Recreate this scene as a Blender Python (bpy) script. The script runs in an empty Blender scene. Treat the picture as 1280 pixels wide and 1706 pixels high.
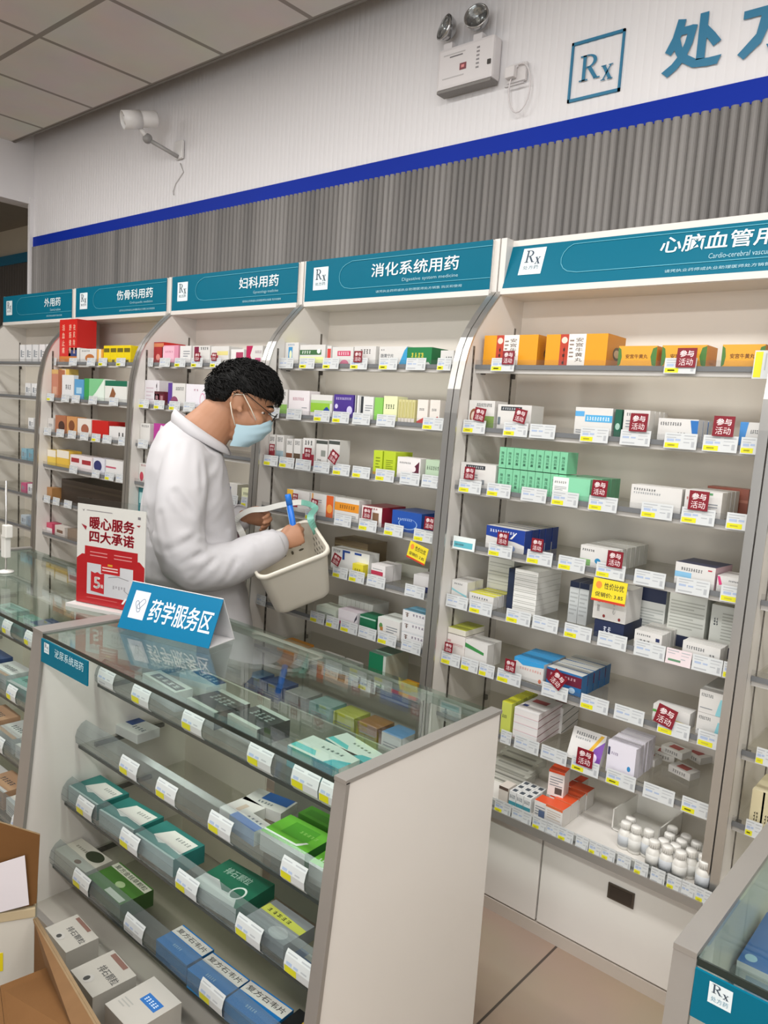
import bpy, bmesh, math, random
from mathutils import Vector, Matrix, noise
random.seed(7)
SC = bpy.context.scene
COL = SC.collection
# ---------------------------------------------------------------- camera
YAW, PITCH, ROLL = 0.70612488, 0.12218572, 0.0662832
cam_d = bpy.data.cameras.new('camera')
cam = bpy.data.objects.new('camera', cam_d)
COL.objects.link(cam)
_f = Vector((-math.sin(YAW), math.cos(YAW), 0)); _r = Vector((math.cos(YAW), math.sin(YAW), 0)); _u = Vector((0, 0, 1))
_f2 = _f * math.cos(PITCH) - _u * math.sin(PITCH); _u2 = _u * math.cos(PITCH) + _f * math.sin(PITCH)
_r3 = _r * math.cos(ROLL) + _u2 * math.sin(ROLL); _u3 = -_r * math.sin(ROLL) + _u2 * math.cos(ROLL)
_m = Matrix((_r3, _u3, -_f2)).transposed().to_4x4()
_m.translation = Vector((0, 0, 1.6))
cam.matrix_world = _m
cam_d.sensor_fit = 'VERTICAL'; cam_d.sensor_height = 36.0; cam_d.sensor_width = 27.0
cam_d.lens = 1280.0 * 36.0 / 1706.0
cam_d.clip_start = 0.05
SC.camera = cam
# ---------------------------------------------------------------- world, lights, exposure
wd = bpy.data.worlds.new('world'); SC.world = wd; wd.use_nodes = True
_bg = wd.node_tree.nodes['Background']
_bg.inputs[0].default_value = (1.0, 0.98, 0.96, 1); _bg.inputs[1].default_value = 0.22
def area(name, loc, sx, sy, power, color=(1, 1, 1), rot=(0, 0, 0), spread=180):
    l = bpy.data.lights.new(name, 'AREA'); l.shape = 'RECTANGLE'; l.size = sx; l.size_y = sy
    l.energy = power; l.color = color; l.spread = math.radians(spread)
    o = bpy.data.objects.new(name, l); COL.objects.link(o); o.location = loc; o.rotation_euler = rot
    return o
LX = (1.0, -0.9, -2.8, -4.7)
for i, x in enumerate(LX):
    area('ceiling_light', (x, 0.95, 3.268), 1.2, 0.30, 32, (1, 0.985, 0.965), (0, 0, 0), 180)
    area('ceiling_light', (x, -0.9, 3.268), 1.2, 0.30, 32, (1, 0.985, 0.965), (0, 0, 0), 180)
area('shop_front_daylight', (1.2, -3.3, 1.7), 4.5, 2.6, 125, (0.97, 0.99, 1.0), (math.radians(-90), 0, math.radians(180)))
SC.view_settings.view_transform = 'Standard'
SC.view_settings.look = 'None'
SC.view_settings.gamma = 1.0
SC.view_settings.use_curve_mapping = False
SC.view_settings.exposure = -0.02
SC.cycles.max_bounces = 10; SC.cycles.transparent_max_bounces = 24
SC.cycles.caustics_reflective = False; SC.cycles.caustics_refractive = False
# ---------------------------------------------------------------- materials
_mats = {}
def lin(h):
    h = h.lstrip('#'); v = [int(h[i:i + 2], 16) / 255 for i in (0, 2, 4)]
    return tuple(c / 12.92 if c <= 0.04045 else ((c + 0.055) / 1.055) ** 2.4 for c in v) + (1,)
def M(h, rough=0.45, metal=0.0, var=0.04, scale=6.0, spec=0.5, bump=0.0, bscale=60.0):
    key = (h, rough, metal, var, scale, bump, spec)
    if key in _mats: return _mats[key]
    m = bpy.data.materials.new('paint_' + h.strip('#')); m.use_nodes = True
    nt = m.node_tree; b = nt.nodes['Principled BSDF']
    b.inputs['Roughness'].default_value = rough; b.inputs['Metallic'].default_value = metal
    b.inputs['Specular IOR Level'].default_value = spec
    c = lin(h)
    if var > 0:
        tc = nt.nodes.new('ShaderNodeTexCoord'); nz = nt.nodes.new('ShaderNodeTexNoise'); nz.inputs['Scale'].default_value = scale
        mx = nt.nodes.new('ShaderNodeMix'); mx.data_type = 'RGBA'
        nt.links.new(tc.outputs['Object'], nz.inputs['Vector']); nt.links.new(nz.outputs['Fac'], mx.inputs['Factor'])
        mx.inputs['A'].default_value = tuple(min(1, x * (1 - var)) for x in c[:3]) + (1,)
        mx.inputs['B'].default_value = tuple(min(1, x * (1 + var)) for x in c[:3]) + (1,)
        nt.links.new(mx.outputs['Result'], b.inputs['Base Color'])
    else:
        b.inputs['Base Color'].default_value = c
    if bump > 0:
        tc2 = nt.nodes.new('ShaderNodeTexCoord'); n2 = nt.nodes.new('ShaderNodeTexNoise'); n2.inputs['Scale'].default_value = bscale
        bp = nt.nodes.new('ShaderNodeBump'); bp.inputs['Strength'].default_value = bump; bp.inputs['Distance'].default_value = 0.004
        nt.links.new(tc2.outputs['Object'], n2.inputs['Vector']); nt.links.new(n2.outputs['Fac'], bp.inputs['Height'])
        nt.links.new(bp.outputs['Normal'], b.inputs['Normal'])
    _mats[key] = m
    return m
def glass(name, tint, ior=1.45, rough=0.02, opac=0.0, body='#d0d8d4'):
    if name in _mats: return _mats[name]
    m = bpy.data.materials.new(name); m.use_nodes = True; nt = m.node_tree
    for n in list(nt.nodes): nt.nodes.remove(n)
    out = nt.nodes.new('ShaderNodeOutputMaterial')
    tr = nt.nodes.new('ShaderNodeBsdfTransparent'); tr.inputs[0].default_value = lin(tint)
    gl = nt.nodes.new('ShaderNodeBsdfGlossy'); gl.inputs['Roughness'].default_value = rough
    lw = nt.nodes.new('ShaderNodeLayerWeight'); lw.inputs['Blend'].default_value = 0.5
    pw = nt.nodes.new('ShaderNodeMath'); pw.operation = 'POWER'; pw.inputs[1].default_value = 5.0
    fr = nt.nodes.new('ShaderNodeMath'); fr.operation = 'MULTIPLY_ADD'; f0 = ((ior - 1) / (ior + 1)) ** 2
    fr.inputs[1].default_value = 1 - f0; fr.inputs[2].default_value = f0
    nt.links.new(lw.outputs['Facing'], pw.inputs[0]); nt.links.new(pw.outputs[0], fr.inputs[0])
    mx = nt.nodes.new('ShaderNodeMixShader')
    nt.links.new(fr.outputs[0], mx.inputs[0]); nt.links.new(gl.outputs[0], mx.inputs[2])
    if opac > 0:
        df = nt.nodes.new('ShaderNodeBsdfDiffuse'); df.inputs[0].default_value = lin(body)
        m2 = nt.nodes.new('ShaderNodeMixShader'); m2.inputs[0].default_value = opac
        nt.links.new(tr.outputs[0], m2.inputs[1]); nt.links.new(df.outputs[0], m2.inputs[2])
        nt.links.new(m2.outputs[0], mx.inputs[1])
    else:
        nt.links.new(tr.outputs[0], mx.inputs[1])
    nt.links.new(mx.outputs[0], out.inputs[0])
    _mats[name] = m
    return m
G_TOP = glass('counter_glass', '#eef6f2', 1.5, 0.015)
G_SHELF = glass('shelf_glass', '#f9f9f6', 1.3, 0.03, 0.02, '#bcbeb8')
G_RAIL = glass('rail_acrylic', '#f8f8f8', 1.25, 0.1, 0.02, '#c8ccd0')
G_EDGE = glass('glass_edge_green', '#5f7a70', 1.5, 0.1, 0.6, '#5f726a')
G_ACR = glass('clear_acrylic', '#eef0f0', 1.35, 0.2, 0.07, '#b8c0c4')
WHITE = M('#dedad4', 0.35, var=0.02)
PANEL = M('#e1dad0', 0.45, var=0.02)
METAL = M('#c4c2be', 0.28, 0.85, var=0.05)
STEEL = M('#a5a19c', 0.42, 0.55, var=0.05)
TEAL = M('#006780', 0.5, var=0.03, spec=0.15)
DARK = M('#3a3632', 0.5)
INK = M('#f2f6f6', 0.5, var=0)
# ---------------------------------------------------------------- mesh builder
_txt = {}
def text_geo(s, bold=0.0, shear=0.0):
    key = (s, bold, shear)
    if key in _txt: return _txt[key]
    c = bpy.data.curves.new('t', 'FONT'); c.body = s; c.resolution_u = 2; c.offset = bold; c.shear = shear
    o = bpy.data.objects.new('t', c); COL.objects.link(o)
    bpy.context.view_layer.update()
    me = bpy.data.meshes.new_from_object(o.evaluated_get(bpy.context.evaluated_depsgraph_get()))
    vs = [(v.co.x, v.co.y) for v in me.vertices]; fs = [tuple(p.vertices) for p in me.polygons]
    bpy.data.objects.remove(o); bpy.data.curves.remove(c); bpy.data.meshes.remove(me)
    x0 = min(v[0] for v in vs); x1 = max(v[0] for v in vs); y0 = min(v[1] for v in vs); y1 = max(v[1] for v in vs)
    vs = [((x - x0) / (x1 - x0), (y - y0) / (y1 - y0)) for x, y in vs]
    _txt[key] = (vs, fs)
    return _txt[key]
def rx_mark(b, o, ux, uy, m):
    # serif capital R with a small x set low beside it
    o, ux, uy = Vector(o), Vector(ux), Vector(uy)
    def pl(pts, u0, v0, w, h): b.add([o + ux * (u0 + w * p[0]) + uy * (v0 + h * p[1]) for p in pts], [tuple(range(len(pts)))], m)
    R = (0.0, 0.14, 0.62, 0.86)
    pl([(.13, 0), (.29, 0), (.29, 1), (.13, 1)], *R); pl([(0, .94), (.3, .94), (.3, 1), (0, 1)], *R); pl([(0, 0), (.42, 0), (.42, .055), (0, .055)], *R)
    arc = [(math.sin(t), math.cos(t)) for t in [math.pi * i / 12 for i in range(13)]]
    for p, q in zip(arc[:-1], arc[1:]):
        pl([(.38 + .42 * p[0], .745 + .255 * p[1]), (.38 + .42 * q[0], .745 + .255 * q[1]), (.38 + .25 * q[0], .745 + .205 * q[1]), (.38 + .25 * p[0], .745 + .205 * p[1])], *R)
    pl([(.28, .95), (.4, .95), (.4, 1), (.28, 1)], *R); pl([(.28, .49), (.4, .49), (.4, .54), (.28, .54)], *R)
    pl([(.36, .5), (.54, .52), (.88, .05), (.70, .03)], *R); pl([(.68, 0), (1.0, 0), (1.0, .055), (.72, .055)], *R)
    X = (0.64, 0.0, 0.36, 0.5)
    pl([(.08, .95), (.36, .95), (.92, .05), (.64, .05)], *X); pl([(.72, .95), (.84, .95), (.28, .05), (.16, .05)], *X)
    for a, c, v in ((0, .42, .93), (.6, .96, .93), (.04, .4, 0), (.56, 1, 0)): pl([(a, v), (c, v), (c, v + .07), (a, v + .07)], *X)
class MB:
    def __init__(s): s.v = []; s.f = []; s.m = []; s.mats = []; s.sm = []
    def mi(s, m):
        if m not in s.mats: s.mats.append(m)
        return s.mats.index(m)
    def add(s, vs, fs, m, smooth=False):
        n = len(s.v); i = s.mi(m); s.v += [tuple(v) for v in vs]
        for f in fs: s.f.append(tuple(a + n for a in f)); s.m.append(i); s.sm.append(smooth)
    def box(s, x0, y0, z0, x1, y1, z1, m, bev=0.0):
        if bev > 0:
            bm = bmesh.new(); bmesh.ops.create_cube(bm, size=1)
            for v in bm.verts: v.co = Vector(((x0 + x1) / 2 + v.co.x * (x1 - x0), (y0 + y1) / 2 + v.co.y * (y1 - y0), (z0 + z1) / 2 + v.co.z * (z1 - z0)))
            bmesh.ops.bevel(bm, geom=bm.edges[:], offset=bev, segments=2, affect='EDGES', profile=0.6)
            bm.verts.index_update()
            s.add([v.co[:] for v in bm.verts], [[v.index for v in f.verts] for f in bm.faces], m); bm.free(); return
        s.add([(x0, y0, z0), (x1, y0, z0), (x1, y1, z0), (x0, y1, z0), (x0, y0, z1), (x1, y0, z1), (x1, y1, z1), (x0, y1, z1)],
              [(0, 3, 2, 1), (4, 5, 6, 7), (0, 1, 5, 4), (1, 2, 6, 5), (2, 3, 7, 6), (3, 0, 4, 7)], m)
    def prism(s, poly, a0, a1, m, axis='x'):
        n = len(poly)
        def P(p, a): return {'x': (a, p[0], p[1]), 'y': (p[0], a, p[1]), 'z': (p[0], p[1], a)}[axis]
        vs = [P(p, a0) for p in poly] + [P(p, a1) for p in poly]
        fs = [tuple(range(n))[::-1], tuple(range(n, 2 * n))] + [(i, (i + 1) % n, n + (i + 1) % n, n + i) for i in range(n)]
        s.add(vs, fs, m)
    def ribbon(s, pts, a0, a1, t, m, axis='x', smooth=True):
        # a strip that follows a profile, thickness t along its normal
        n = len(pts); nor = []
        for i in range(n):
            p, q = pts[max(i - 1, 0)], pts[min(i + 1, n - 1)]
            d = Vector((q[0] - p[0], q[1] - p[1])).normalized(); nor.append((-d.y, d.x))
        o = [(p[0] + k[0] * t, p[1] + k[1] * t) for p, k in zip(pts, nor)]
        for i in range(n - 1): s.prism([pts[i], pts[i + 1], o[i + 1], o[i]], a0, a1, m, axis)
    def tube(s, pts, r, m, n=8, cap=True, rs=None):
        pts = [Vector(p) for p in pts]; vs = []; fs = []
        up = Vector((0.13, 0.27, 0.95)); k = len(pts)
        for i, p in enumerate(pts):
            d = (pts[min(i + 1, k - 1)] - pts[max(i - 1, 0)]).normalized()
            a = d.cross(up);
            if a.length < 1e-3: a = d.cross(Vector((1, 0, 0)))
            a.normalize(); b = d.cross(a); rr = rs[i] if rs else r
            for j in range(n):
                t = 2 * math.pi * j / n; vs.append(p + a * (rr * math.cos(t)) + b * (rr * math.sin(t)))
        for i in range(k - 1):
            for j in range(n): fs.append((i * n + j, i * n + (j + 1) % n, (i + 1) * n + (j + 1) % n, (i + 1) * n + j))
        if cap: fs += [tuple(range(n))[::-1], tuple(range((k - 1) * n, k * n))]
        s.add(vs, fs, m, True)
    def lathe(s, prof, m, n=16, at=(0, 0, 0), cap=True):
        vs = []; fs = []; k = len(prof)
        for r, z in prof:
            for j in range(n):
                t = 2 * math.pi * j / n; vs.append((at[0] + r * math.cos(t), at[1] + r * math.sin(t), at[2] + z))
        for i in range(k - 1):
            for j in range(n): fs.append((i * n + j, i * n + (j + 1) % n, (i + 1) * n + (j + 1) % n, (i + 1) * n + j))
        if cap: fs += [tuple(range(n))[::-1], tuple(range((k - 1) * n, k * n))]
        s.add(vs, fs, m, True)
    def plane(s, o, ux, uy, pts, m, smooth=False):
        o, ux, uy = Vector(o), Vector(ux), Vector(uy)
        s.add([o + ux * p[0] + uy * p[1] for p in pts], [tuple(range(len(pts)))], m)
    def text(s, st, o, ux, uy, m, bold=0.0, shear=0.0):
        # o lower corner, ux and uy the full width and height vectors
        vs, fs = text_geo(st, bold, shear); o, ux, uy = Vector(o), Vector(ux), Vector(uy)
        s.add([o + ux * a + uy * b for a, b in vs], fs, m)
    def sphere(s, c, rx, ry, rz, m, n=16, k=10):
        vs = []; fs = []
        for i in range(k + 1):
            ph = math.pi * i / k - math.pi / 2
            for j in range(n):
                t = 2 * math.pi * j / n
                vs.append((c[0] + rx * math.cos(ph) * math.cos(t), c[1] + ry * math.cos(ph) * math.sin(t), c[2] + rz * math.sin(ph)))
        for i in range(k):
            for j in range(n): fs.append((i * n + j, i * n + (j + 1) % n, (i + 1) * n + (j + 1) % n, (i + 1) * n + j))
        s.add(vs, fs, m, True)
    def mesh(s, name):
        me = bpy.data.meshes.new(name); me.from_pydata(s.v, [], s.f)
        for m in s.mats: me.materials.append(m)
        me.polygons.foreach_set('material_index', s.m); me.polygons.foreach_set('use_smooth', s.sm); me.update()
        return me
    def build(s, name, parent=None, loc=None, rz=0.0):
        o = bpy.data.objects.new(name, s.mesh(name)); COL.objects.link(o)
        if parent: o.parent = parent
        if loc is not None: o.location = loc
        if rz: o.rotation_euler = (0, 0, rz)
        return o
def tag(o, label, cat, group=None):
    o['label'] = label; o['category'] = cat
    if group: o['group'] = group
    return o
def thing(name, label, cat, loc=(0, 0, 0), rz=0.0, group=None):
    o = bpy.data.objects.new(name, None); COL.objects.link(o); o.empty_display_size = 0.1
    o.location = loc; o.rotation_euler = (0, 0, rz)
    return tag(o, label, cat, group)
def struct(o):
    o['kind'] = 'structure'; return o
# ================================================================ the room
YW = 2.55            # the shelving wall
ZC = 3.28            # ceiling
XL = -5.56           # end of the shelving wall
def fluted(x0, x1, z0, z1, y, pitch, amp, m, seg=6):
    b = MB(); n = int((x1 - x0) / pitch * seg); vs = []; fs = []
    for i in range(n + 1):
        t = (i % seg) / seg; x = x0 + i * pitch / seg
        d = amp * math.sin(math.pi * t) ** 0.7 if t > 0 else 0
        vs += [(x, y - d, z0), (x, y - d, z1)]
    for i in range(n): fs.append((2 * i, 2 * i + 2, 2 * i + 3, 2 * i + 1))
    b.add(vs, fs, m)
    top = [(vs[2 * i + 1][0], y, z1) for i in range(n + 1)]
    k = len(b.v); b.add([v for i in range(n + 1) for v in (vs[2 * i + 1], top[i])], [(2 * i, 2 * i + 2, 2 * i + 3, 2 * i + 1) for i in range(n)], m)
    return b
def striped_wood():
    m = bpy.data.materials.new('grey_wood_flutes'); m.use_nodes = True; nt = m.node_tree; b = nt.nodes['Principled BSDF']
    tc = nt.nodes.new('ShaderNodeTexCoord'); mp = nt.nodes.new('ShaderNodeMapping')
    mp.inputs['Scale'].default_value = (9.0, 0.0, 0.25)
    nz = nt.nodes.new('ShaderNodeTexNoise'); nz.inputs['Scale'].default_value = 1.0; nz.inputs['Detail'].default_value = 6.0
    cr = nt.nodes.new('ShaderNodeValToRGB')
    cr.color_ramp.elements[0].position = 0.3; cr.color_ramp.elements[0].color = lin('#5c5a58')
    cr.color_ramp.elements[1].position = 0.72; cr.color_ramp.elements[1].color = lin('#898683')
    e = cr.color_ramp.elements.new(0.5); e.color = lin('#716e6b')
    nt.links.new(tc.outputs['Object'], mp.inputs['Vector']); nt.links.new(mp.outputs[0], nz.inputs['Vector'])
    nt.links.new(nz.outputs['Fac'], cr.inputs[0]); nt.links.new(cr.outputs[0], b.inputs['Base Color'])
    b.inputs['Roughness'].default_value = 0.6
    return m
WALLW = M('#dcdadb', 0.6, var=0.015)
b = fluted(XL, 1.6, 2.60, ZC + 0.35, YW, 0.030, 0.0013, WALLW)
b.box(XL, YW, 0, 1.6, YW + 0.12, ZC + 0.35, WALLW)
struct(b.build('wall_back'))
b = fluted(XL, 1.6, 1.9, 2.617, YW - 0.004, 0.030, 0.012, striped_wood())
struct(b.build('trim_1'))
b = MB(); b.box(XL, YW - 0.008, 2.612, 1.6, YW, 2.684, M('#0b2c98', 0.55, var=0.1, scale=1.2, spec=0.12)); struct(b.build('trim_2'))
# floor with large beige tiles
def tiles(name, c, grout, sx, sy, ox, oy, mortar=0.006, rough=0.35):
    m = bpy.data.materials.new(name); m.use_nodes = True; nt = m.node_tree; bs = nt.nodes['Principled BSDF']
    tc = nt.nodes.new('ShaderNodeTexCoord'); mp = nt.nodes.new('ShaderNodeMapping'); mp.inputs['Location'].default_value = (-ox, -oy, 0)
    br = nt.nodes.new('ShaderNodeTexBrick'); br.offset = 0.0; br.squash = 1.0
    br.inputs['Scale'].default_value = 1.0; br.inputs['Brick Width'].default_value = sx; br.inputs['Row Height'].default_value = sy
    br.inputs['Mortar Size'].default_value = mortar; br.inputs['Mortar Smooth'].default_value = 0.1
    cc = lin(c); br.inputs['Color1'].default_value = cc; br.inputs['Color2'].default_value = tuple(x * 0.97 for x in cc[:3]) + (1,)
    br.inputs['Mortar'].default_value = lin(grout)
    nz = nt.nodes.new('ShaderNodeTexNoise'); nz.inputs['Scale'].default_value = 3.0; nz.inputs['Detail'].default_value = 5
    mx = nt.nodes.new('ShaderNodeMix'); mx.data_type = 'RGBA'; mx.blend_type = 'MULTIPLY'; mx.inputs['Factor'].default_value = 0.25
    nt.links.new(tc.outputs['Object'], mp.inputs[0]); nt.links.new(mp.outputs[0], br.inputs['Vector']); nt.links.new(tc.outputs['Object'], nz.inputs['Vector'])
    nt.links.new(br.outputs['Color'], mx.inputs['A']); nt.links.new(nz.outputs['Color'], mx.inputs['B'])
    nt.links.new(mx.outputs['Result'], bs.inputs['Base Color']); bs.inputs['Roughness'].default_value = rough
    return m
b = MB(); b.box(-9.5, -3.6, -0.1, 2.2, YW + 0.1, 0, tiles('beige_floor_tile', '#a5937f', '#4d443b', 0.8, 0.8, -0.963, 1.5, 0.004)); struct(b.build('floor'))
b = MB(); b.box(-9.5, -3.6, ZC, 2.2, 2.405, ZC + 0.06, tiles('ceiling_panel', '#ddd7d0', '#968e86', 0.617, 0.617, -0.787, 1.789, 0.014, 0.7)); struct(b.build('ceiling'))
b = MB(); b.box(XL, 2.405, ZC - 0.004, 2.2, 2.42, ZC + 0.06, M('#77726a', 0.6)); struct(b.build('trim_7'))
b = MB(); b.box(-9.5, -3.6, ZC + 0.35, 2.3, YW + 0.6, ZC + 0.42, M('#6f6a62', 0.8)); struct(b.build('ceiling_slab'))
b = MB(); b.box(2.2, -3.6, 0, 2.3, YW + 0.12, ZC + 0.35, WALLW); struct(b.build('wall_near'))
b = MB(); b.box(1.6, YW - 0.02, 0, 2.2, YW + 0.1, ZC + 0.35, WALLW); struct(b.build('wall_return'))
# beam over the passage at the far end, and the room beyond
b = MB(); b.box(XL - 0.15, -3.6, 2.905, XL, YW + 0.5, ZC + 0.35, WALLW)
struct(b.build('wall_far'))
b = MB(); b.box(XL - 0.02, YW - 0.03, 0, XL + 0.012, YW + 0.12, 2.95, WALLW); struct(b.build('trim_3'))
b = MB(); b.box(-9.5, 3.1, 0, XL - 0.02, 3.2, 3.4, M('#cfc6b4', 0.6)); struct(b.build('wall_beyond'))
b = fluted(-9.4, XL - 0.1, 1.5, 2.72, 3.09, 0.05, 0.01, M('#57534f', 0.6)); struct(b.build('trim_4'))
b = MB(); b.box(-9.4, 3.07, 2.72, XL - 0.1, 3.09, 2.80, M('#12759a', 0.4)); struct(b.build('trim_5'))
b = MB(); b.box(-9.5, -3.6, 0, -9.4, 3.2, 3.4, M('#cfc6b4', 0.6)); struct(b.build('wall_end'))
b = MB(); b.box(-9.5, 1.4, 3.03, XL - 0.12, 3.2, 3.07, M('#8b8378', 0.7)); struct(b.build('trim_6'))
# lettering on the wall
WT = M('#1d6f92', 0.5, var=0.02)
b = MB()
y = YW - 0.0075
for (x0, z0, x1, z1) in ((-1.447, 2.742, -1.252, 2.752), (-1.447, 2.93, -1.252, 2.94), (-1.447, 2.742, -1.439, 2.94), (-1.260, 2.742, -1.252, 2.94)):
    b.box(x0, y, z0, x1, YW, z1, WT)
rx_mark(b, (-1.408, y, 2.789), (0.126, 0, 0), (0, 0, 0.098), WT)
tag(b.build('wall_emblem'), 'blue outlined square Rx emblem on the white fluted wall', 'sign')
for i, ch in enumerate('处方'):
    b = MB(); b.text(ch, (-1.112 + i * 0.235, y, 2.747), (0.188, 0, 0), (0, 0, 0.172), WT, 0.035)
    o = b.build('wall_letter'); tag(o, ('big blue character 处 on the white fluted wall beside the Rx square', 'big blue character 方 on the white wall, cut by the picture edge')[i], 'lettering', 'blue wall characters')
# ================================================================ shelving cabinets
SH = [1.795, 1.585, 1.385, 1.19, 0.985, 0.78, 0.58]
SF = [2.215, 2.17, 2.15, 2.15, 2.15, 2.15, 2.145]
PROF = [(2.345, 2.060), (2.318, 2.034), (2.291, 2.006), (2.262, 1.976), (2.237, 1.947), (2.212, 1.918), (2.190, 1.885), (2.172, 1.848), (2.158, 1.805), (2.147, 1.757), (2.138, 1.71), (2.130, 1.63), (2.118, 1.3), (2.109, 0.99), (2.095, 0.39)]
B_TEXT = M('#3c4a5a', 0.6, var=0)
def cabinet(x0, label, title, eng, small, tx, lean=0.0, doors=True, topwhite=False):
    """One unit of shelving, 1 m wide: curved white sides, header sign, glass shelves, base cupboard."""
    t = thing('shelving_cabinet', label, 'cabinet', (x0, 0, 0), 0, 'wall shelving cabinets')
    side = [(2.5, 0.0), (2.5, 2.247), (2.345, 2.247)] + PROF + [(2.095, 0.0)]
    for a in (0.003, 0.975):
        b = MB(); b.prism(side, a, a + 0.022, WHITE); b.build('side_panel', t)
        b = MB(); b.ribbon(PROF, a - 0.001, a + 0.023, -0.006, METAL); b.build('edge_trim', t)
        b = MB()
        for yy in (2.19, 2.44):
            xx = a + 0.022 if a < 0.5 else a - 0.0015
            b.box(xx, yy, 0.40, xx + 0.0015, yy + 0.010, 1.86 if yy < 2.3 else 1.95, M('#6b655e', 0.6))
            for k in range(48): b.box(xx + (0.0002 if a < 0.5 else -0.0004), yy + 0.0025, 0.42 + k * 0.03, xx + 0.0017, yy + 0.0075, 0.437 + k * 0.03, DARK)
        b.build('slotted_rail', t)
    b = MB(); b.box(0.022, 2.488, 0.0, 0.978, 2.5, 2.247, PANEL); b.build('back_panel', t)
    # header
    y0, y1 = 2.335, 2.335 + lean
    hd = MB(); hd.prism([(y0 + 0.001, 2.050), (2.488, 2.050), (2.488, 2.243), (y1 + 0.001, 2.243)], 0.022, 0.978, WHITE)
    hd.box(0.024, y0 - 0.006, 2.052, 0.976, y0 + 0.002, 2.072, WHITE)
    if topwhite: hd.prism([(y1 - 0.006, 2.224), (y1 + 0.004, 2.224), (y1 + 0.004, 2.245), (y1 - 0.006, 2.245)], 0.022, 0.978, WHITE)
    h = hd.build('header', t)
    def hp(z): return y0 + (y1 - y0) * (z - 2.05) / 0.193
    zt = 2.224 if topwhite else 2.243
    s = MB(); s.add([(0.024, hp(2.072) - 0.003, 2.072), (0.976, hp(2.072) - 0.003, 2.072), (0.976, hp(zt) - 0.003, zt), (0.024, hp(zt) - 0.003, zt)], [(0, 1, 2, 3)], TEAL)
    sg = s.build('sign_panel', h)
    L = MB(); e = 0.0042
    def V(x, z): return (x, hp(z) - e, z)
    def T(st, xa, za, xb, zb, m, bold=0.0): L.text(st, V(xa, za), (xb - xa, 0, 0), Vector(V(xa, zb)) - Vector(V(xa, za)), m, bold)
    LT = M('#e4f0f2', 0.5, var=0); THIN = M('#4fa3b8', 0.5, var=0)
    rx = 0.075
    L.add([V(rx, 2.118), V(rx + 0.088, 2.118), V(rx + 0.088, 2.212), V(rx, 2.212)], [(0, 1, 2, 3)], LT)
    e = 0.0052
    rx_mark(L, V(rx + 0.014, 2.154), (0.062, 0, 0), Vector(V(rx, 2.204)) - Vector(V(rx, 2.154)), B_TEXT); T('处方药', rx + 0.014, 2.136, rx + 0.074, 2.150, M('#6c7a86', 0.6, var=0))
    T(title, tx[0], 2.150, tx[1], 2.203, LT, 0.012)
    T(eng, tx[0] + (tx[1] - tx[0]) * 0.38, 2.122, tx[1], 2.138, M('#9cc8d4', 0.5, var=0))
    T(small, tx[0] + 0.03, 2.088, tx[1] + 0.02, 2.098, M('#a8d0da', 0.5, var=0))
    # thin pill outline
    pts = [(0.976, 2.223 if not topwhite else 2.212), (0.30, 2.223 if not topwhite else 2.212)]
    for k in range(1, 8):
        a = math.pi / 2 + math.pi * k / 8; pts.append((0.285 + 0.055 * math.cos(a), 2.165 + 0.05 * math.sin(a)))
    pts += [(0.30, 2.113), (0.976, 2.113)]
    for p, q in zip(pts[:-1], pts[1:]):
        d = Vector((q[0] - p[0], q[1] - p[1])).normalized(); n = Vector((-d.y, d.x)) * 0.0012
        L.add([V(p[0] - n.x, p[1] - n.y), V(q[0] - n.x, q[1] - n.y), V(q[0] + n.x, q[1] + n.y), V(p[0] + n.x, p[1] + n.y)], [(0, 1, 2, 3)], THIN)
    L.build('lettering', h)
    # glass shelves with price rails
    for z, f in zip(SH, SF):
        b = MB(); b.box(0.024, f, z - 0.008, 0.976, 2.486, z, G_SHELF); g = b.build('glass_shelf', t)
        b = MB(); b.box(0.024, f - 0.003, z - 0.008, 0.976, f - 0.0002, z, G_EDGE)
        b.box(0.026, f + 0.0, z - 0.024, 0.974, f + 0.012, z - 0.0085, M('#bdbab5', 0.4))
        b.box(0.026, f - 0.0060, z - 0.010, 0.974, f - 0.0032, z + 0.004, M('#6e7072', 0.4))
        b.box(0.026, f - 0.0055, z + 0.0042, 0.974, f - 0.0042, z + 0.020, G_RAIL)
        b.build('price_rail', g)
        b = MB()
        for xx in (0.026, 0.962):
            for yy in (f + 0.03, 2.44): b.box(xx, yy, z - 0.026, xx + 0.012, yy + 0.014, z - 0.0085, DARK)
        b.build('shelf_bracket', t)
    # deck, ledge, cupboard
    b = MB(); b.box(0.022, 2.085, 0.365, 0.978, 2.488, 0.385, WHITE); b.build('deck', t)
    b = MB(); b.box(0.002, 2.058, 0.342, 0.998, 2.085, 0.368, STEEL); b.box(0.003, 2.070, 0.369, 0.997, 2.073, 0.40, G_ACR); b.build('ledge_rail', t)
    b = MB(); b.box(0.022, 2.12, 0.04, 0.978, 2.4, 0.36, WHITE); b.build('cupboard_body', t)
    for i in range(2):
        b = MB(); b.box(0.004 + i * 0.5, 2.098, 0.045, 0.498 + i * 0.5, 2.118, 0.34, WHITE, 0.002); d = b.build('drawer_front', t)
        if i == 1:
            b = MB(); b.box(0.725, 2.093, 0.237, 0.805, 2.0978, 0.284, M('#5f564d', 0.35, 0.6)); b.box(0.732, 2.0915, 0.243, 0.798, 2.0929, 0.278, M('#4a423b', 0.4, 0.5)); b.build('recessed_handle', d)
    b = MB(); b.box(0.002, 2.096, 0.0, 0.998, 2.118, 0.04, M('#bdb3a8', 0.45)); b.build('kick_plate', t)
    return t
SMALL = '请凭执业药师或执业助理医师处方销售 购买和使用'
BX = [-5.545, -4.545, -3.545, -2.545, -1.545, -0.545]
cabinet(BX[0], 'white shelving cabinet at the far end with external medicine header', '外用药', 'External medicine', SMALL, (0.625, 0.838))
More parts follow.
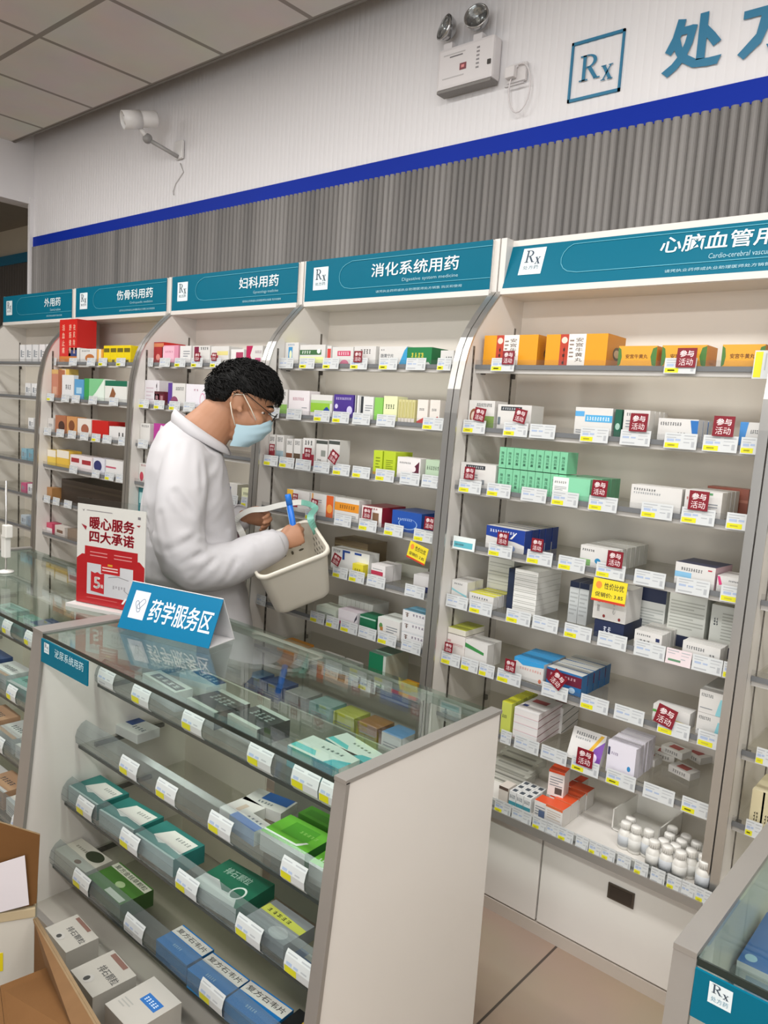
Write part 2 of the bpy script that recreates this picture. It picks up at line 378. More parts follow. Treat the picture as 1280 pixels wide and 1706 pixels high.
cabinet(BX[1], 'white shelving cabinet under the 伤骨科用药 orthopaedic header, second from far end', '伤骨科用药', 'Orthopaedic medicine', SMALL, (0.49, 0.851))
cabinet(BX[2], 'white shelving cabinet under the 妇科用药 gynaecology header behind the man', '妇科用药', 'Gynecology medicine', SMALL, (0.573, 0.852))
cabinet(BX[3], 'white shelving cabinet under the 消化系统用药 digestive header', '消化系统用药', 'Digestive system medicine', SMALL, (0.408, 0.836))
cabinet(BX[4], 'white shelving cabinet under the 心脑血管用药 cardiovascular header with orange boxes', '心脑血管用药', 'Cardio-cerebral vascular medicine', SMALL, (0.565, 1.0 - 0.035), 0.06, True, True)
cabinet(BX[5], 'white shelving cabinet at the near end, only its edge showing', '心脑血管用药', 'Cardio-cerebral vascular medicine', SMALL, (0.565, 0.965), 0.06, True, True)
# ================================================================ glass counters
LIP = [(0.71, 1.216), (0.525, 1.156), (0.352, 1.114), (0.157, 1.079)]
def counter(x0, x1, label, title, plate=0.30):
    t = thing('glass_counter', label, 'counter', (x0, 0, 0), 0, 'glass display counters')
    W = x1 - x0
    prof = [(1.04, 0.90), (1.585, 0.90), (1.585, 0.0), (0.955, 0.0)]
    for a in (0.0, W - 0.026):
        b = MB(); b.prism(prof, a, a + 0.026, WHITE); sp = b.build('side_panel', t)
        b = MB()
        b.prism([(1.036, 0.902), (1.046, 0.902), (0.963, 0.0), (0.952, 0.0)], a - 0.003, a + 0.029, STEEL)
        b.box(a - 0.003, 1.034, 0.8995, a + 0.029, 1.59, 0.908, STEEL)
        b.build('metal_trim', sp)
    b = MB(); b.box(0.03, 1.038, 0.893, W - 0.03, 1.585, 0.902, G_TOP); g = b.build('glass_top', t)
    b = MB(); b.box(0.03, 1.0345, 0.892, W - 0.03, 1.0378, 0.9025, M('#1d2a27', 0.15)); b.build('glass_top_edge', g)
    b = MB(); b.box(0.029, 1.565, 0.872, W - 0.029, 1.585, 0.892, STEEL); b.build('rear_rail', t)
    b = MB(); b.box(0.026, 1.552, 0.06, W * 0.36, 1.56, 0.70, PANEL); b.box(W * 0.36 + 0.03, 1.566, 0.06, W - 0.026, 1.574, 0.70, M('#8f9089', 0.4)); b.build('rear_door', t)
    b = MB(); b.box(0.026, 1.02, 0.03, W - 0.026, 1.56, 0.05, M('#a8a39a', 0.5)); b.box(0.026, 1.0, 0.0, W - 0.026, 1.02, 0.05, STEEL); b.build('deck', t)
    for z, f in LIP:
        b = MB(); b.box(0.028, f, z - 0.008, W - 0.028, 1.55, z, G_SHELF); s = b.build('glass_shelf', t)
        b = MB(); b.box(0.028, f - 0.004, z - 0.010, W - 0.028, f - 0.0003, z + 0.001, M('#3c423f', 0.25)); b.build('shelf_edge', s)
        b = MB(); pts = [(f - 0.004, z + 0.002), (f - 0.012, z + 0.012), (f - 0.014, z + 0.03), (f - 0.009, z + 0.05), (f + 0.004, z + 0.066), (f + 0.02, z + 0.074)]
        b.ribbon(pts, 0.03, W - 0.03, 0.002, G_ACR); b.build('acrylic_lip', s)
        b = MB()
        for xx in (0.026, W - 0.038): b.box(xx, f + 0.05, z - 0.02, xx + 0.012, f + 0.3, z - 0.0085, DARK)
        b.build('shelf_support', t)
    # category plate under the front edge
    b = MB(); xs = 0.03; xe = min(plate, W - 0.05)
    b.box(xs, 1.030, 0.820, xe, 1.034, 0.890, TEAL); p = b.build('category_plate', t)
    L = MB(); lt = M('#dfe9ec', 0.5, var=0)
    L.plane((0, 1.0295, 0), (1, 0, 0), (0, 0, 1), [(xs + 0.02, 0.853), (xs + 0.05, 0.853), (xs + 0.05, 0.883), (xs + 0.02, 0.883)], lt)
    rx_mark(L, (xs + 0.024, 1.029, 0.867), (0.022, 0, 0), (0, 0, 0.0145), B_TEXT); L.text('处方药', (xs + 0.024, 1.029, 0.857), (0.022, 0, 0), (0, 0, 0.007), M('#7aa0b0', 0.6, var=0))
    tw_ = min(0.165, xe - xs - 0.105); L.text(title, (xe - 0.02 - tw_, 1.029, 0.854), (tw_, 0, 0), (0, 0, 0.026), M('#b9dbe4', 0.5, var=0), 0.01)
    L.build('lettering', p)
    return t
counter(-2.2, -0.935, 'white glass counter with stepped shelves and urology plate, man standing behind it', '泌尿系统用药')
counter(-3.475, -2.206, 'second glass counter beyond, carrying the red and white poster stand', '皮肤用药')
counter(-0.302, 0.96, 'glass counter at the near end with blue box inside, only corner showing', '处方药专区', 0.62)
DES = [
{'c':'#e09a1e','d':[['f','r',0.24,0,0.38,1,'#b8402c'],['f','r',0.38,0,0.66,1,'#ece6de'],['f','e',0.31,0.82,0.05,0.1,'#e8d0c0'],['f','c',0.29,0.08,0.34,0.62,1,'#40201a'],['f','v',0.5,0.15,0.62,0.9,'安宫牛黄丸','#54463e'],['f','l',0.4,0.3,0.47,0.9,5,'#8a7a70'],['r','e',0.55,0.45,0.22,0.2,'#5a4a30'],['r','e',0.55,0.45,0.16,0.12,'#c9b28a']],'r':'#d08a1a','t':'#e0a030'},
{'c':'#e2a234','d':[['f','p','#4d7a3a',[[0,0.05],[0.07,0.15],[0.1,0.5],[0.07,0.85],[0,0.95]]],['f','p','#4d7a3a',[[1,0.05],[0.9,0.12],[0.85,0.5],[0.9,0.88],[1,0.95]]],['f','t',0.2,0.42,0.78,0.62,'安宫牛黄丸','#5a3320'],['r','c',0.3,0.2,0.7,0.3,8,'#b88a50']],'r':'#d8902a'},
{'c':'#d8d6d2','d':[['f','r',0.45,0,1,0.45,'#7f9a55'],['f','e',0.22,0.42,0.17,0.28,'#8a5a40'],['f','e',0.22,0.42,0.11,0.18,'#d9c8b8'],['f','c',0.3,0.78,0.9,0.9,9,'#3a4046']]},
{'c':'#d8d6d2','d':[['f','r',0.1,0.76,0.72,0.92,'#33383c'],['f','c',0.14,0.8,0.68,0.88,8,'#c8ccd0'],['f','r',0.02,0.2,0.1,0.5,'#6a747a']]},
{'c':'#d8d6d2','d':[['f','r',0.0,0.68,0.25,0.86,'#5aa5d8'],['f','r',0.28,0.5,1,0.74,'#4fa6d6'],['f','c',0.32,0.55,0.95,0.68,9,'#e6f0f6'],['f','l',0.05,0.1,0.9,0.25,2,'#8a8f94']]},
{'c':'#1f5a45','d':[['f','e',0.5,0.4,0.35,0.12,'#9fc0b2']]},
{'c':'#d8d6d2','d':[['f','c',0.1,0.8,0.9,0.9,9,'#3a4046'],['f','l',0.1,0.4,0.9,0.7,3,'#8a8f94']],'r':'#dcd9d2'},
{'c':'#d8d6d2','d':[['f','p','#2e6fb4',[[0.8,0.95],[1,0.95],[1,0.1],[0.9,0.1]]],['f','c',0.05,0.7,0.6,0.84,9,'#3a4046'],['f','c',0.5,0.3,0.72,0.42,3,'#3a4046']],'r':'#d4d6d8'},
{'c':'#d8d6d2','d':[['f','p','#4a8ed0',[[0,1],[0.35,1],[0.2,0],[0,0]]],['f','c',0.45,0.55,0.95,0.7,6,'#3a4046']]},
{'c':'#d8d6d2','d':[['f','r',0.15,0.76,0.7,0.92,'#2f3438'],['f','c',0.2,0.8,0.66,0.88,8,'#d0d4d8'],['f','l',0.1,0.2,0.5,0.6,4,'#8a8f94'],['f','r',0.62,0.15,0.7,0.35,'#8a8f94']]},
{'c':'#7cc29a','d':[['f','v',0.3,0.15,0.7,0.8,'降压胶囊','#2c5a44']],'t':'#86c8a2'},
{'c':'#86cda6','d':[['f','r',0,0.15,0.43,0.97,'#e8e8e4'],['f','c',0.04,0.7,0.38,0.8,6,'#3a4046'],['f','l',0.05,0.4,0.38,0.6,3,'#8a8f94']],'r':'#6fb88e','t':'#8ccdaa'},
{'c':'#d8d6d2','d':[['f','c',0.05,0.78,0.5,0.87,9,'#3a4046'],['f','c',0.05,0.64,0.6,0.72,12,'#8a9096'],['f','c',0.62,0.2,0.78,0.28,4,'#3a4046']]},
{'c':'#d8d6d2','d':[['f','r',0.2,0.86,0.75,0.94,'#5f9a6a'],['f','c',0.05,0.62,0.3,0.72,4,'#b04040'],['f','l',0.35,0.2,0.9,0.6,4,'#8a8f94']],'r':'#d8d4cc'},
{'c':'#9a5a4a','d':[['f','r',0,0.5,1,0.6,'#b87a68']]},
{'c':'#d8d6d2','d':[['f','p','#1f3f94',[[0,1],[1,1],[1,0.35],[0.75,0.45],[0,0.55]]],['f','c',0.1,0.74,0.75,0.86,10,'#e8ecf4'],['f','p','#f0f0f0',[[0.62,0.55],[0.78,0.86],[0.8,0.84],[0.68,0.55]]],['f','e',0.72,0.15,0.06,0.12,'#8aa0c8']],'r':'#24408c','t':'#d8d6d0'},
{'c':'#d8d6d2','d':[['f','r',0,0.05,0.3,0.35,'#7fb26a'],['f','e',0.5,0.34,0.08,0.13,'#2f86b4'],['f','c',0.05,0.75,0.4,0.85,6,'#3a4046']],'r':'#d6d8d0'},
{'c':'#d8d6d2','d':[['f','r',0,0.33,0.42,0.58,'#88bcdc'],['f','c',0.15,0.66,0.7,0.8,9,'#3a4046'],['f','r',0.82,0.8,0.92,0.86,'#c04050'],['f','l',0.1,0.1,0.6,0.2,2,'#8a8f94']],'t':'#252c4c','r':'#c8a8b0'},
{'c':'#d8d6d2','d':[['f','p','#d8407c',[[0,0.95],[0.1,0.95],[0.22,0.45],[0.1,0.4]]],['f','c',0.45,0.7,0.92,0.8,7,'#3a4046']],'t':'#e4e2de'},
{'c':'#d8d6d2','d':[['f','c',0.15,0.8,0.7,0.88,5,'#505860'],['f','p','#8cc4cc',[[0,0.6],[0.5,0.45],[1,0.35],[1,0.25],[0.5,0.38],[0,0.5]]]]},
{'c':'#d8d6d2','d':[['f','c',0.1,0.6,0.8,0.75,7,'#3a4046'],['f','l',0.1,0.2,0.8,0.45,3,'#8a8f94']],'t':'#d6d23a'},
{'c':'#e4e3de','d':[['f','l',0.05,0.3,0.95,0.6,1,'#b8b8b2'],['f','r',0,0,1,0.08,'#c0c0ba']]},
{'c':'#2a3550','d':[]},
{'c':'#d8d8d2','d':[['f','l',0.05,0.3,0.95,0.6,1,'#b0b0aa']]},
{'c':'#d4d8d8','d':[['f','l',0.1,0.2,0.9,0.8,6,'#b8bcbc'],['f','r',0,0.86,1,1,'#28324c']],'t':'#28324c'},
{'c':'#232c4a','d':[['f','c',0.3,0.4,0.6,0.7,2,'#c8ccd8']],'t':'#2a3352'},
{'c':'#d8d6d2','d':[['f','v',0.12,0.2,0.2,0.75,'健脑','#8a8a8a'],['f','c',0.25,0.72,0.42,0.9,2,'#3a4046'],['f','v',0.6,0.2,0.68,0.7,'补心','#8a8a8a'],['f','c',0.72,0.68,0.88,0.84,2,'#3a4046'],['f','e',0.35,0.12,0.04,0.05,'#8a3030'],['f','e',0.82,0.1,0.04,0.05,'#8a3030']]},
{'c':'#d8dad6','d':[['f','l',0.05,0.1,0.95,0.6,9,'#b4b8b4'],['f','r',0,0.7,1,1,'#252d48']],'t':'#252d48'},
{'c':'#d4d6cf','d':[['f','l',0.05,0.35,0.95,0.9,9,'#b0b2aa'],['f','r',0,0,1,0.22,'#232b46']]},
{'c':'#cfd1ca','d':[['f','l',0.35,0.35,0.95,0.9,9,'#a8aaa2'],['f','c',0.1,0.6,0.25,0.75,2,'#3a4046'],['f','r',0,0,1,0.22,'#232b46']]},
{'c':'#d8d6d2','d':[['f','c',0.08,0.72,0.6,0.82,7,'#3a4046'],['f','r',0.78,0.55,0.92,0.75,'#252e58'],['f','c',0.2,0.35,0.6,0.5,3,'#3a4046'],['f','l',0.1,0.05,0.9,0.25,2,'#8a8f94']]},
{'c':'#d8d6d2','d':[['f','c',0.1,0.6,0.6,0.78,8,'#3a4046'],['f','c',0.72,0.45,0.88,0.55,2,'#3a4046']]},
{'c':'#e2dcd6','d':[['f','r',0,0.3,0.2,0.5,'#c8a0a0'],['f','l',0.1,0.1,0.9,0.3,2,'#c09090']]},
{'c':'#dcd8c8','d':[],'t':'#c6cc4e'},
{'c':'#d8d6d2','d':[['f','p','#3f8a4a',[[0,0.85],[0.85,0.62],[0.85,0.5],[0,0.66]]]]},
{'c':'#d8d6d2','d':[['f','p','#3a9ad4',[[0,1],[1,1],[1,0.82],[0.3,0.7],[0.1,0.86],[0,0.8]]],['f','c',0.2,0.5,0.95,0.62,9,'#d89890'],['f','e',0.9,0.15,0.05,0.1,'#d07050']],'t':'#3a96d0'},
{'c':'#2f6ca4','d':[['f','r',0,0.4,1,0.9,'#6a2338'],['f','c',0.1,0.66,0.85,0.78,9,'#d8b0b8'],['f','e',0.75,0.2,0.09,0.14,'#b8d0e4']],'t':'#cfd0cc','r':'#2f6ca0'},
{'c':'#d8d6d2','d':[['f','p','#d8c030',[[0.35,0.45],[1,0.3],[1,0.15],[0.4,0.3]]],['f','p','#28386a',[[0.5,0.4],[1,0.22],[1,0.1],[0.6,0.25]]],['f','r',0,0.55,0.1,0.7,'#5aa04a']]},
{'c':'#d8d6d2','d':[['f','p','#8ccad4',[[0.62,0.0],[1,0.0],[1,0.75],[0.75,0.75]]],['f','c',0.06,0.72,0.5,0.86,7,'#3a4046'],['f','l',0.06,0.2,0.5,0.3,1,'#8a8f94']]},
{'c':'#c8d060','d':[['f','c',0.1,0.5,0.6,0.6,3,'#3a4046']],'t':'#d8d838'},
{'c':'#e6e2e0','d':[['f','r',0,0,1,0.12,'#e0c8cc'],['f','r',0,0.85,1,1,'#e8e8e8'],['r','p','#7a2a3a',[[0,0.05],[0.0,0.15],[1,0.7],[1,0.6]]],['t','r',0.15,0.55,0.75,0.75,'#a84048'],['t','r',0.1,0.2,0.3,0.32,'#33417a']],'r':'#e4dcdc'},
{'c':'#e0deda','d':[['t','r',0.2,0.4,0.8,0.65,'#8a3038'],['r','p','#40504a',[[0,0.1],[0.0,0.2],[1,0.8],[1,0.7]]]]},
{'c':'#d8d6d2','d':[['f','p','#7a4aa4',[[0.62,0],[1,0],[1,0.8],[0.75,0.5]]],['f','p','#e0b030',[[0.52,0.25],[0.62,0.25],[0.95,0.95],[0.85,0.95]]],['f','e',0.78,0.22,0.1,0.14,'#e8d8f0'],['f','c',0.12,0.78,0.75,0.88,9,'#3a4046'],['f','c',0.12,0.66,0.6,0.72,7,'#8a8f94']]},
{'c':'#e4e0ea','d':[['f','r',0.02,0.55,0.1,0.8,'#3a3a5a'],['f','e',0.8,0.32,0.06,0.08,'#3a8ac0'],['f','c',0.15,0.6,0.4,0.68,4,'#8a7a9a']]},
{'c':'#dcd9d4','d':[['f','c',0.2,0.3,0.8,0.7,6,'#5a5a5a'],['t','r',0.25,0.2,0.75,0.8,'#a84a44']]},
{'c':'#c9c9c0','d':[['f','r',0,0.3,1,0.6,'#8a8a82'],['t','r',0.1,0.3,0.9,0.6,'#9a9a92']]},
{'c':'#d6cec4','d':[['f','r',0,0.8,1,1,'#5a4a40']]},
{'c':'#dfe0de','d':[['f','r',0,0.1,1,0.35,'#4a9aa8'],['f','c',0.1,0.55,0.9,0.8,4,'#505860'],['t','r',0.2,0.2,0.8,0.8,'#505860']]},
{'c':'#dedad6','d':[['f','l',0.1,0.2,0.9,0.8,4,'#8a8f94'],['f','r',0.4,0.1,0.9,0.5,'#5a6a8a']],'t':'#d8502a'},
{'c':'#e2deda','d':[['f','l',0.1,0.3,0.9,0.8,4,'#c8b8a8'],['f','r',0,0.86,1,1,'#d86a40']],'t':'#da532a','r':'#d8d4ce'},
{'c':'#e2deda','d':[['f','r',0.45,0.1,0.9,0.35,'#55504c'],['f','l',0.1,0.4,0.9,0.8,4,'#8a8f94'],['f','r',0,0.9,1,1,'#d8502a']],'t':'#d8502a'},
{'c':'#dedad4','d':[],'t':'#c8401f','r':'#cfccc4'},
{'c':'#d8cda8','d':[['f','c',0.3,0.15,0.7,0.4,2,'#4a4434']],'t':'#e0d6b4'},
{'c':'#d8d6d2','d':[['f','r',0.25,0.2,0.55,0.8,'#3a90c4'],['f','e',0.42,0.45,0.1,0.2,'#e4e8c0'],['f','c',0.2,0.86,0.7,0.94,5,'#5a8ab0']],'t':'#d8d860'},
{'c':'#d8d6d2','d':[['f','r',0.0,0.5,0.85,0.75,'#3f6a40'],['f','c',0.08,0.56,0.45,0.7,4,'#e0e8e0'],['f','r',0,0.1,0.95,0.4,'#dfe6a0'],['f','e',0.75,0.68,0.07,0.12,'#e8f0e8']]},
{'c':'#d8d6d2','d':[['f','r',0.1,0.05,0.9,0.85,'#d04038']]},
{'c':'#d8d6d2','d':[['f','r',0.25,0.5,0.88,0.78,'#c84868'],['f','c',0.3,0.56,0.82,0.72,5,'#f0dfe4'],['f','e',0.6,0.02,0.22,0.28,'#c8708a']],'r':'#d8d6d2'},
{'c':'#d8d6d2','d':[['f','c',0.3,0.6,0.8,0.84,4,'#3a3a3a'],['f','c',0.3,0.3,0.85,0.36,1,'#5a5a5a']]},
{'c':'#d8d6d2','d':[['f','t',0.06,0.42,0.52,0.62,'肠胃宁片','#4a525a'],['f','c',0.06,0.8,0.2,0.86,2,'#3a4046'],['f','p','#3a9ac8',[[0.72,0],[1,0],[1,1],[0.9,0.8]]],['f','l',0.06,0.15,0.6,0.3,2,'#8a8f94']]},
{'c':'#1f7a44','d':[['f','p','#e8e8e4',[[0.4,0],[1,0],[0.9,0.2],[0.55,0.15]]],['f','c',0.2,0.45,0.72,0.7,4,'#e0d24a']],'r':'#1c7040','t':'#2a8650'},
{'c':'#d8d6d2','d':[['f','c',0.4,0.3,0.9,0.6,3,'#3a4046']]},
{'c':'#d8d6d2','d':[['f','r',0,0,1,0.4,'#8ab85a'],['f','c',0.2,0.75,0.8,0.9,3,'#3a4046']]},
{'c':'#e6e0e2','d':[['f','c',0.2,0.6,0.75,0.72,7,'#b06a80'],['f','l',0.65,0.3,0.9,0.38,1,'#8a8f94']]},
{'c':'#d8d6d2','d':[['f','r',0,0.2,0.9,0.62,'#8fbf3a'],['f','r',0,0.62,1,0.75,'#a8c88a'],['f','p','#2a4a9a',[[0.55,0.0],[0.95,0.0],[0.9,0.3],[0.8,0.45],[0.72,0.45],[0.6,0.3]]]]},
{'c':'#4a3488','d':[['f','c',0.1,0.78,0.9,0.88,9,'#c8c0e0'],['f','e',0.82,0.35,0.14,0.18,'#cfc8e6'],['f','e',0.14,0.5,0.08,0.1,'#cfc8e6']],'t':'#5a44a0'},
{'c':'#d8d8d6','d':[['f','r',0.2,0,0.45,1,'#3a3a3a']]},
{'c':'#dededc','d':[['f','r',0.05,0.0,0.25,1,'#35383c'],['f','l',0.4,0.4,0.95,0.7,3,'#8a8f94']]},
{'c':'#86c45a','d':[]},
{'c':'#e4e6b8','d':[['f','c',0.15,0.5,0.85,0.68,4,'#3a4a3a']]},
{'c':'#cfc890','d':[['f','r',0.3,0.1,0.7,0.9,'#b8b070'],['f','r',0,0,1,0.2,'#e0d8d0']]},
{'c':'#e2dcd4','d':[['f','c',0.2,0.55,0.7,0.65,3,'#3a4046'],['f','p','#c03a3a',[[0,0],[0.9,0],[0.7,0.28],[0,0.1]]]]},
{'c':'#e2dcd4','d':[['f','c',0.2,0.55,0.7,0.65,3,'#3a4046'],['f','p','#b03030',[[0.2,0.1],[0.3,0.1],[0.9,0.3],[0.8,0.35]]]]},
{'c':'#d8d6d2','d':[['f','r',0.0,0.0,1,0.42,'#8a2a34'],['f','c',0.15,0.76,0.85,0.92,3,'#2f3438']]},
{'c':'#d8d6d2','d':[['f','r',0.0,0.0,1,0.42,'#9ab0b8'],['f','c',0.15,0.76,0.85,0.92,3,'#2f3438']]},
{'c':'#d8d6d2','d':[['f','r',0.0,0.0,1,0.42,'#7a4a34'],['f','c',0.15,0.76,0.85,0.92,3,'#2f3438']]},
{'c':'#d8d6d2','d':[['f','r',0.0,0.0,1,0.42,'#5a4a3a'],['f','c',0.15,0.76,0.85,0.92,3,'#2f3438']]},
{'c':'#d8d6d2','d':[['f','r',0.0,0.0,1,0.42,'#a03040'],['f','c',0.15,0.76,0.85,0.92,3,'#2f3438']]},
{'c':'#d8d6d2','d':[['f','r',0,0.85,1,0.97,'#4a4e4a'],['f','r',0.45,0.4,0.85,0.62,'#8a8f88'],['f','c',0.15,0.1,0.5,0.3,3,'#3a4046']]},
{'c':'#d8d6d2','d':[['f','r',0,0.85,1,0.97,'#4a4e4a'],['f','r',0.15,0.4,0.55,0.62,'#8a8f88']]},
{'c':'#b8cc30','d':[['f','l',0.25,0.3,0.75,0.8,4,'#7a8a20'],['f','r',0,0,1,0.12,'#d0a030']],'t':'#c0d244'},
{'c':'#b4c82e','d':[['f','l',0.2,0.3,0.8,0.7,5,'#7a8a20'],['f','r',0,0,1,0.1,'#d08a30']],'t':'#c0d244'},
{'c':'#e4e0de','d':[['f','c',0.1,0.7,0.6,0.78,7,'#3a4046'],['f','p','#5a2034',[[0.5,0.05],[0.95,0.1],[0.95,0.85],[0.75,0.6],[0.68,0.3]]],['f','e',0.72,0.48,0.1,0.14,'#e8e0e0']]},
{'c':'#b6ccb0','d':[['f','c',0.08,0.55,0.92,0.72,6,'#4a5a4a']]},
{'c':'#d8d6d2','d':[['f','r',0,0.5,0.28,1,'#e0b040'],['f','c',0.6,0.4,0.95,0.55,4,'#3a4046'],['f','r',0.3,0.2,0.5,0.5,'#a03a48']]},
{'c':'#d8d6d2','d':[['f','r',0.7,0,1,1,'#d8602a'],['f','e',0.85,0.4,0.12,0.2,'#e8a050'],['f','l',0.1,0.6,0.5,0.8,2,'#8a8f94'],['f','r',0.05,0.0,0.12,1,'#d8a060']]},
{'c':'#d8d6d2','d':[['f','r',0,0.42,1,0.8,'#e0902a'],['f','c',0.2,0.54,0.85,0.7,7,'#5a3a14'],['f','l',0.1,0.15,0.9,0.3,2,'#8a8f94']]},
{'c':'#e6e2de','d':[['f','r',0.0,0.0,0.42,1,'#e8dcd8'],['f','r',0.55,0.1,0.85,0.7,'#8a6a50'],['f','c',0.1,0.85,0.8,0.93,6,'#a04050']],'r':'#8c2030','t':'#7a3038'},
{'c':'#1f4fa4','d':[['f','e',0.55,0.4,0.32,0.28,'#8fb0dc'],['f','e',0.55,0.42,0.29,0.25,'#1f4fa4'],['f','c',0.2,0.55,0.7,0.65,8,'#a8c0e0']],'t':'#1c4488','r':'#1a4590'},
{'c':'#7a6a50','d':[['f','r',0,0.3,1,0.36,'#5a4c38'],['f','r',0,0.75,1,0.8,'#9a8a68']]},
{'c':'#dedfdc','d':[['f','r',0.3,0.5,0.36,0.95,'#2a4a90'],['f','r',0.3,0.86,0.5,0.96,'#2a4a90'],['f','r',0.62,0.86,0.8,0.96,'#2a4a90'],['f','c',0.05,0.8,0.25,0.92,4,'#3a4046']]},
{'c':'#e0d23a','d':[['f','c',0.2,0.4,0.8,0.6,3,'#7a6a20']]},
{'c':'#e4e0de','d':[['f','r',0,0.35,0.85,0.6,'#b83850'],['f','l',0.1,0.7,0.8,0.8,1,'#8a8f94']]},
{'c':'#b8b8aa','d':[]},
{'c':'#dedcda','d':[['f','r',0.7,0,0.98,0.35,'#2a3468'],['f','e',0.92,0.55,0.06,0.12,'#c04060']]},
{'c':'#cfd8c8','d':[['f','l',0.1,0.3,0.9,0.6,2,'#8a8f94']]},
{'c':'#c8cac4','d':[['f','r',0.1,0.1,0.9,0.2,'#9a9c96']]},
{'c':'#e2dce0','d':[['f','p','#c83a7a',[[0,0],[0.9,0],[0.9,0.12],[0,0.2]]],['f','p','#40404a',[[0.85,0.3],[1,0.6],[1,0.9],[0.9,0.6]]]],'t':'#e0d4dc'},
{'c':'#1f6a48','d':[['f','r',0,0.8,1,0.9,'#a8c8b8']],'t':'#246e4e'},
{'c':'#d8d6d2','d':[['f','e',0.15,0.55,0.08,0.16,'#5a8a50'],['f','r',0.12,0.3,0.25,0.5,'#b07a40'],['f','l',0.4,0.3,0.9,0.7,3,'#8a8f94']],'t':'#dfe4df'},
{'c':'#e0e0e0','d':[['f','c',0.1,0.4,0.3,0.8,1,'#705a50'],['f','c',0.4,0.6,0.9,0.8,4,'#7a6a80'],['f','l',0.05,0.1,0.9,0.12,1,'#8a8f94']],'t':'#7ab4d0'},
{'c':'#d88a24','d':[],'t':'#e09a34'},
{'c':'#d8d6d0','d':[]},
{'c':'#dcdad6','d':[]},
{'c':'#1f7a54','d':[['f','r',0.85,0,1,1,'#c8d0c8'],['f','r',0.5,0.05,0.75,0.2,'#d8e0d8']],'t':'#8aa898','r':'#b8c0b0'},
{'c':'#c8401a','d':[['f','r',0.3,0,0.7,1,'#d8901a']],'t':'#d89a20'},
{'c':'#3a6ab0','d':[['f','l',0.1,0.3,0.9,0.6,2,'#8a8f94']],'t':'#8ab0d8'},
{'c':'#2a4a86','d':[['f','l',0.1,0.3,0.9,0.6,2,'#8a8f94']],'t':'#4a6aa6'},
{'c':'#9a9a96','d':[['f','l',0.1,0.3,0.9,0.6,2,'#8a8f94']],'t':'#b8b8b4'},
{'c':'#7ab0a8','d':[['f','l',0.1,0.3,0.9,0.6,2,'#8a8f94']],'t':'#a8c8c4'},
{'c':'#b8c040','d':[['f','l',0.1,0.3,0.9,0.6,2,'#8a8f94']],'t':'#ccd060'},
{'c':'#8a6040','d':[['f','l',0.1,0.3,0.9,0.6,2,'#8a8f94']],'t':'#a87a50'},
{'c':'#d8d8d8','d':[['f','l',0.1,0.3,0.9,0.6,2,'#8a8f94']],'t':'#6a9ac8'},
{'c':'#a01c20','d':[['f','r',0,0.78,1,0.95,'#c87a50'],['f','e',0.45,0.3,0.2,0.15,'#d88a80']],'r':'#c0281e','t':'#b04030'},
{'c':'#d890a8','d':[['f','r',0.05,0.1,0.75,0.95,'#e8b8c8'],['f','c',0.2,0.6,0.7,0.7,5,'#b04a70']]},
{'c':'#e0dedc','d':[['f','l',0.3,0.4,0.9,0.8,3,'#8a8f94']]},
{'c':'#d8d6d2','d':[['f','r',0.08,0.15,0.35,0.95,'#7a2040'],['f','c',0.45,0.78,0.92,0.92,4,'#3a4046'],['f','r',0.12,0.1,0.5,0.45,'#902a48']]},
{'c':'#d8d6d2','d':[['f','r',0.35,0.5,0.95,0.72,'#e0d48a'],['f','r',0.0,0.1,0.4,0.5,'#b03a48']]},
{'c':'#e2e0de','d':[['f','r',0.4,0.3,0.95,0.8,'#a84060']]},
{'c':'#d8d6d2','d':[['f','p','#b01c50',[[0,0],[0.4,0],[0.25,0.5],[0.4,1],[0,1]]],['f','c',0.55,0.6,0.95,0.75,5,'#8a6a78'],['f','r',0.55,0.15,0.9,0.35,'#c05a80']]},
{'c':'#d8d4d8','d':[['f','c',0.78,0.1,0.9,0.9,1,'#3a2a34'],['f','l',0.1,0.2,0.6,0.8,4,'#c8b8c0']]},
{'c':'#6a2030','d':[['f','r',0.25,0.3,0.75,0.7,'#a87a80'],['f','r',0.0,0.8,1,1,'#501822']]},
{'c':'#d8d6d2','d':[['f','r',0,0.1,0.25,1,'#5a3a90'],['f','e',0.38,0.2,0.22,0.24,'#8a4a6a'],['f','c',0.45,0.7,0.92,0.84,5,'#3a4046']]},
{'c':'#e6e2e8','d':[['f','e',0.85,0.35,0.14,0.3,'#d8a0b8'],['f','e',0.85,0.35,0.11,0.24,'#e6e2e8'],['f','c',0.4,0.72,0.65,0.8,2,'#b07a90']]},
{'c':'#d8d6d2','d':[['f','c',0.15,0.82,0.9,0.93,5,'#3a4046']]},
{'c':'#b03a90','d':[['f','p','#e8e0e8',[[0.2,0.2],[1,0.3],[1,0.8],[0.5,0.95]]]]},
{'c':'#d8d6d2','d':[['f','e',0.3,0.3,0.22,0.25,'#c03a50'],['f','c',0.2,0.85,0.8,0.95,4,'#a03040']]},
{'c':'#d8d6d2','d':[['f','r',0,0.4,0.5,0.8,'#3a4a8a']]},
{'c':'#e4e6c0','d':[['f','c',0.2,0.5,0.8,0.7,4,'#3a4046']]},
{'c':'#1f7a80','d':[['f','r',0.2,0.5,0.8,0.8,'#a8d0d0']]},
{'c':'#3a2028','d':[['f','r',0.1,0.2,0.9,0.7,'#584048'],['f','e',0.5,0.5,0.3,0.2,'#7a6068']]},
{'c':'#d0c090','d':[['f','r',0,0.8,1,1,'#5a2a30']]},
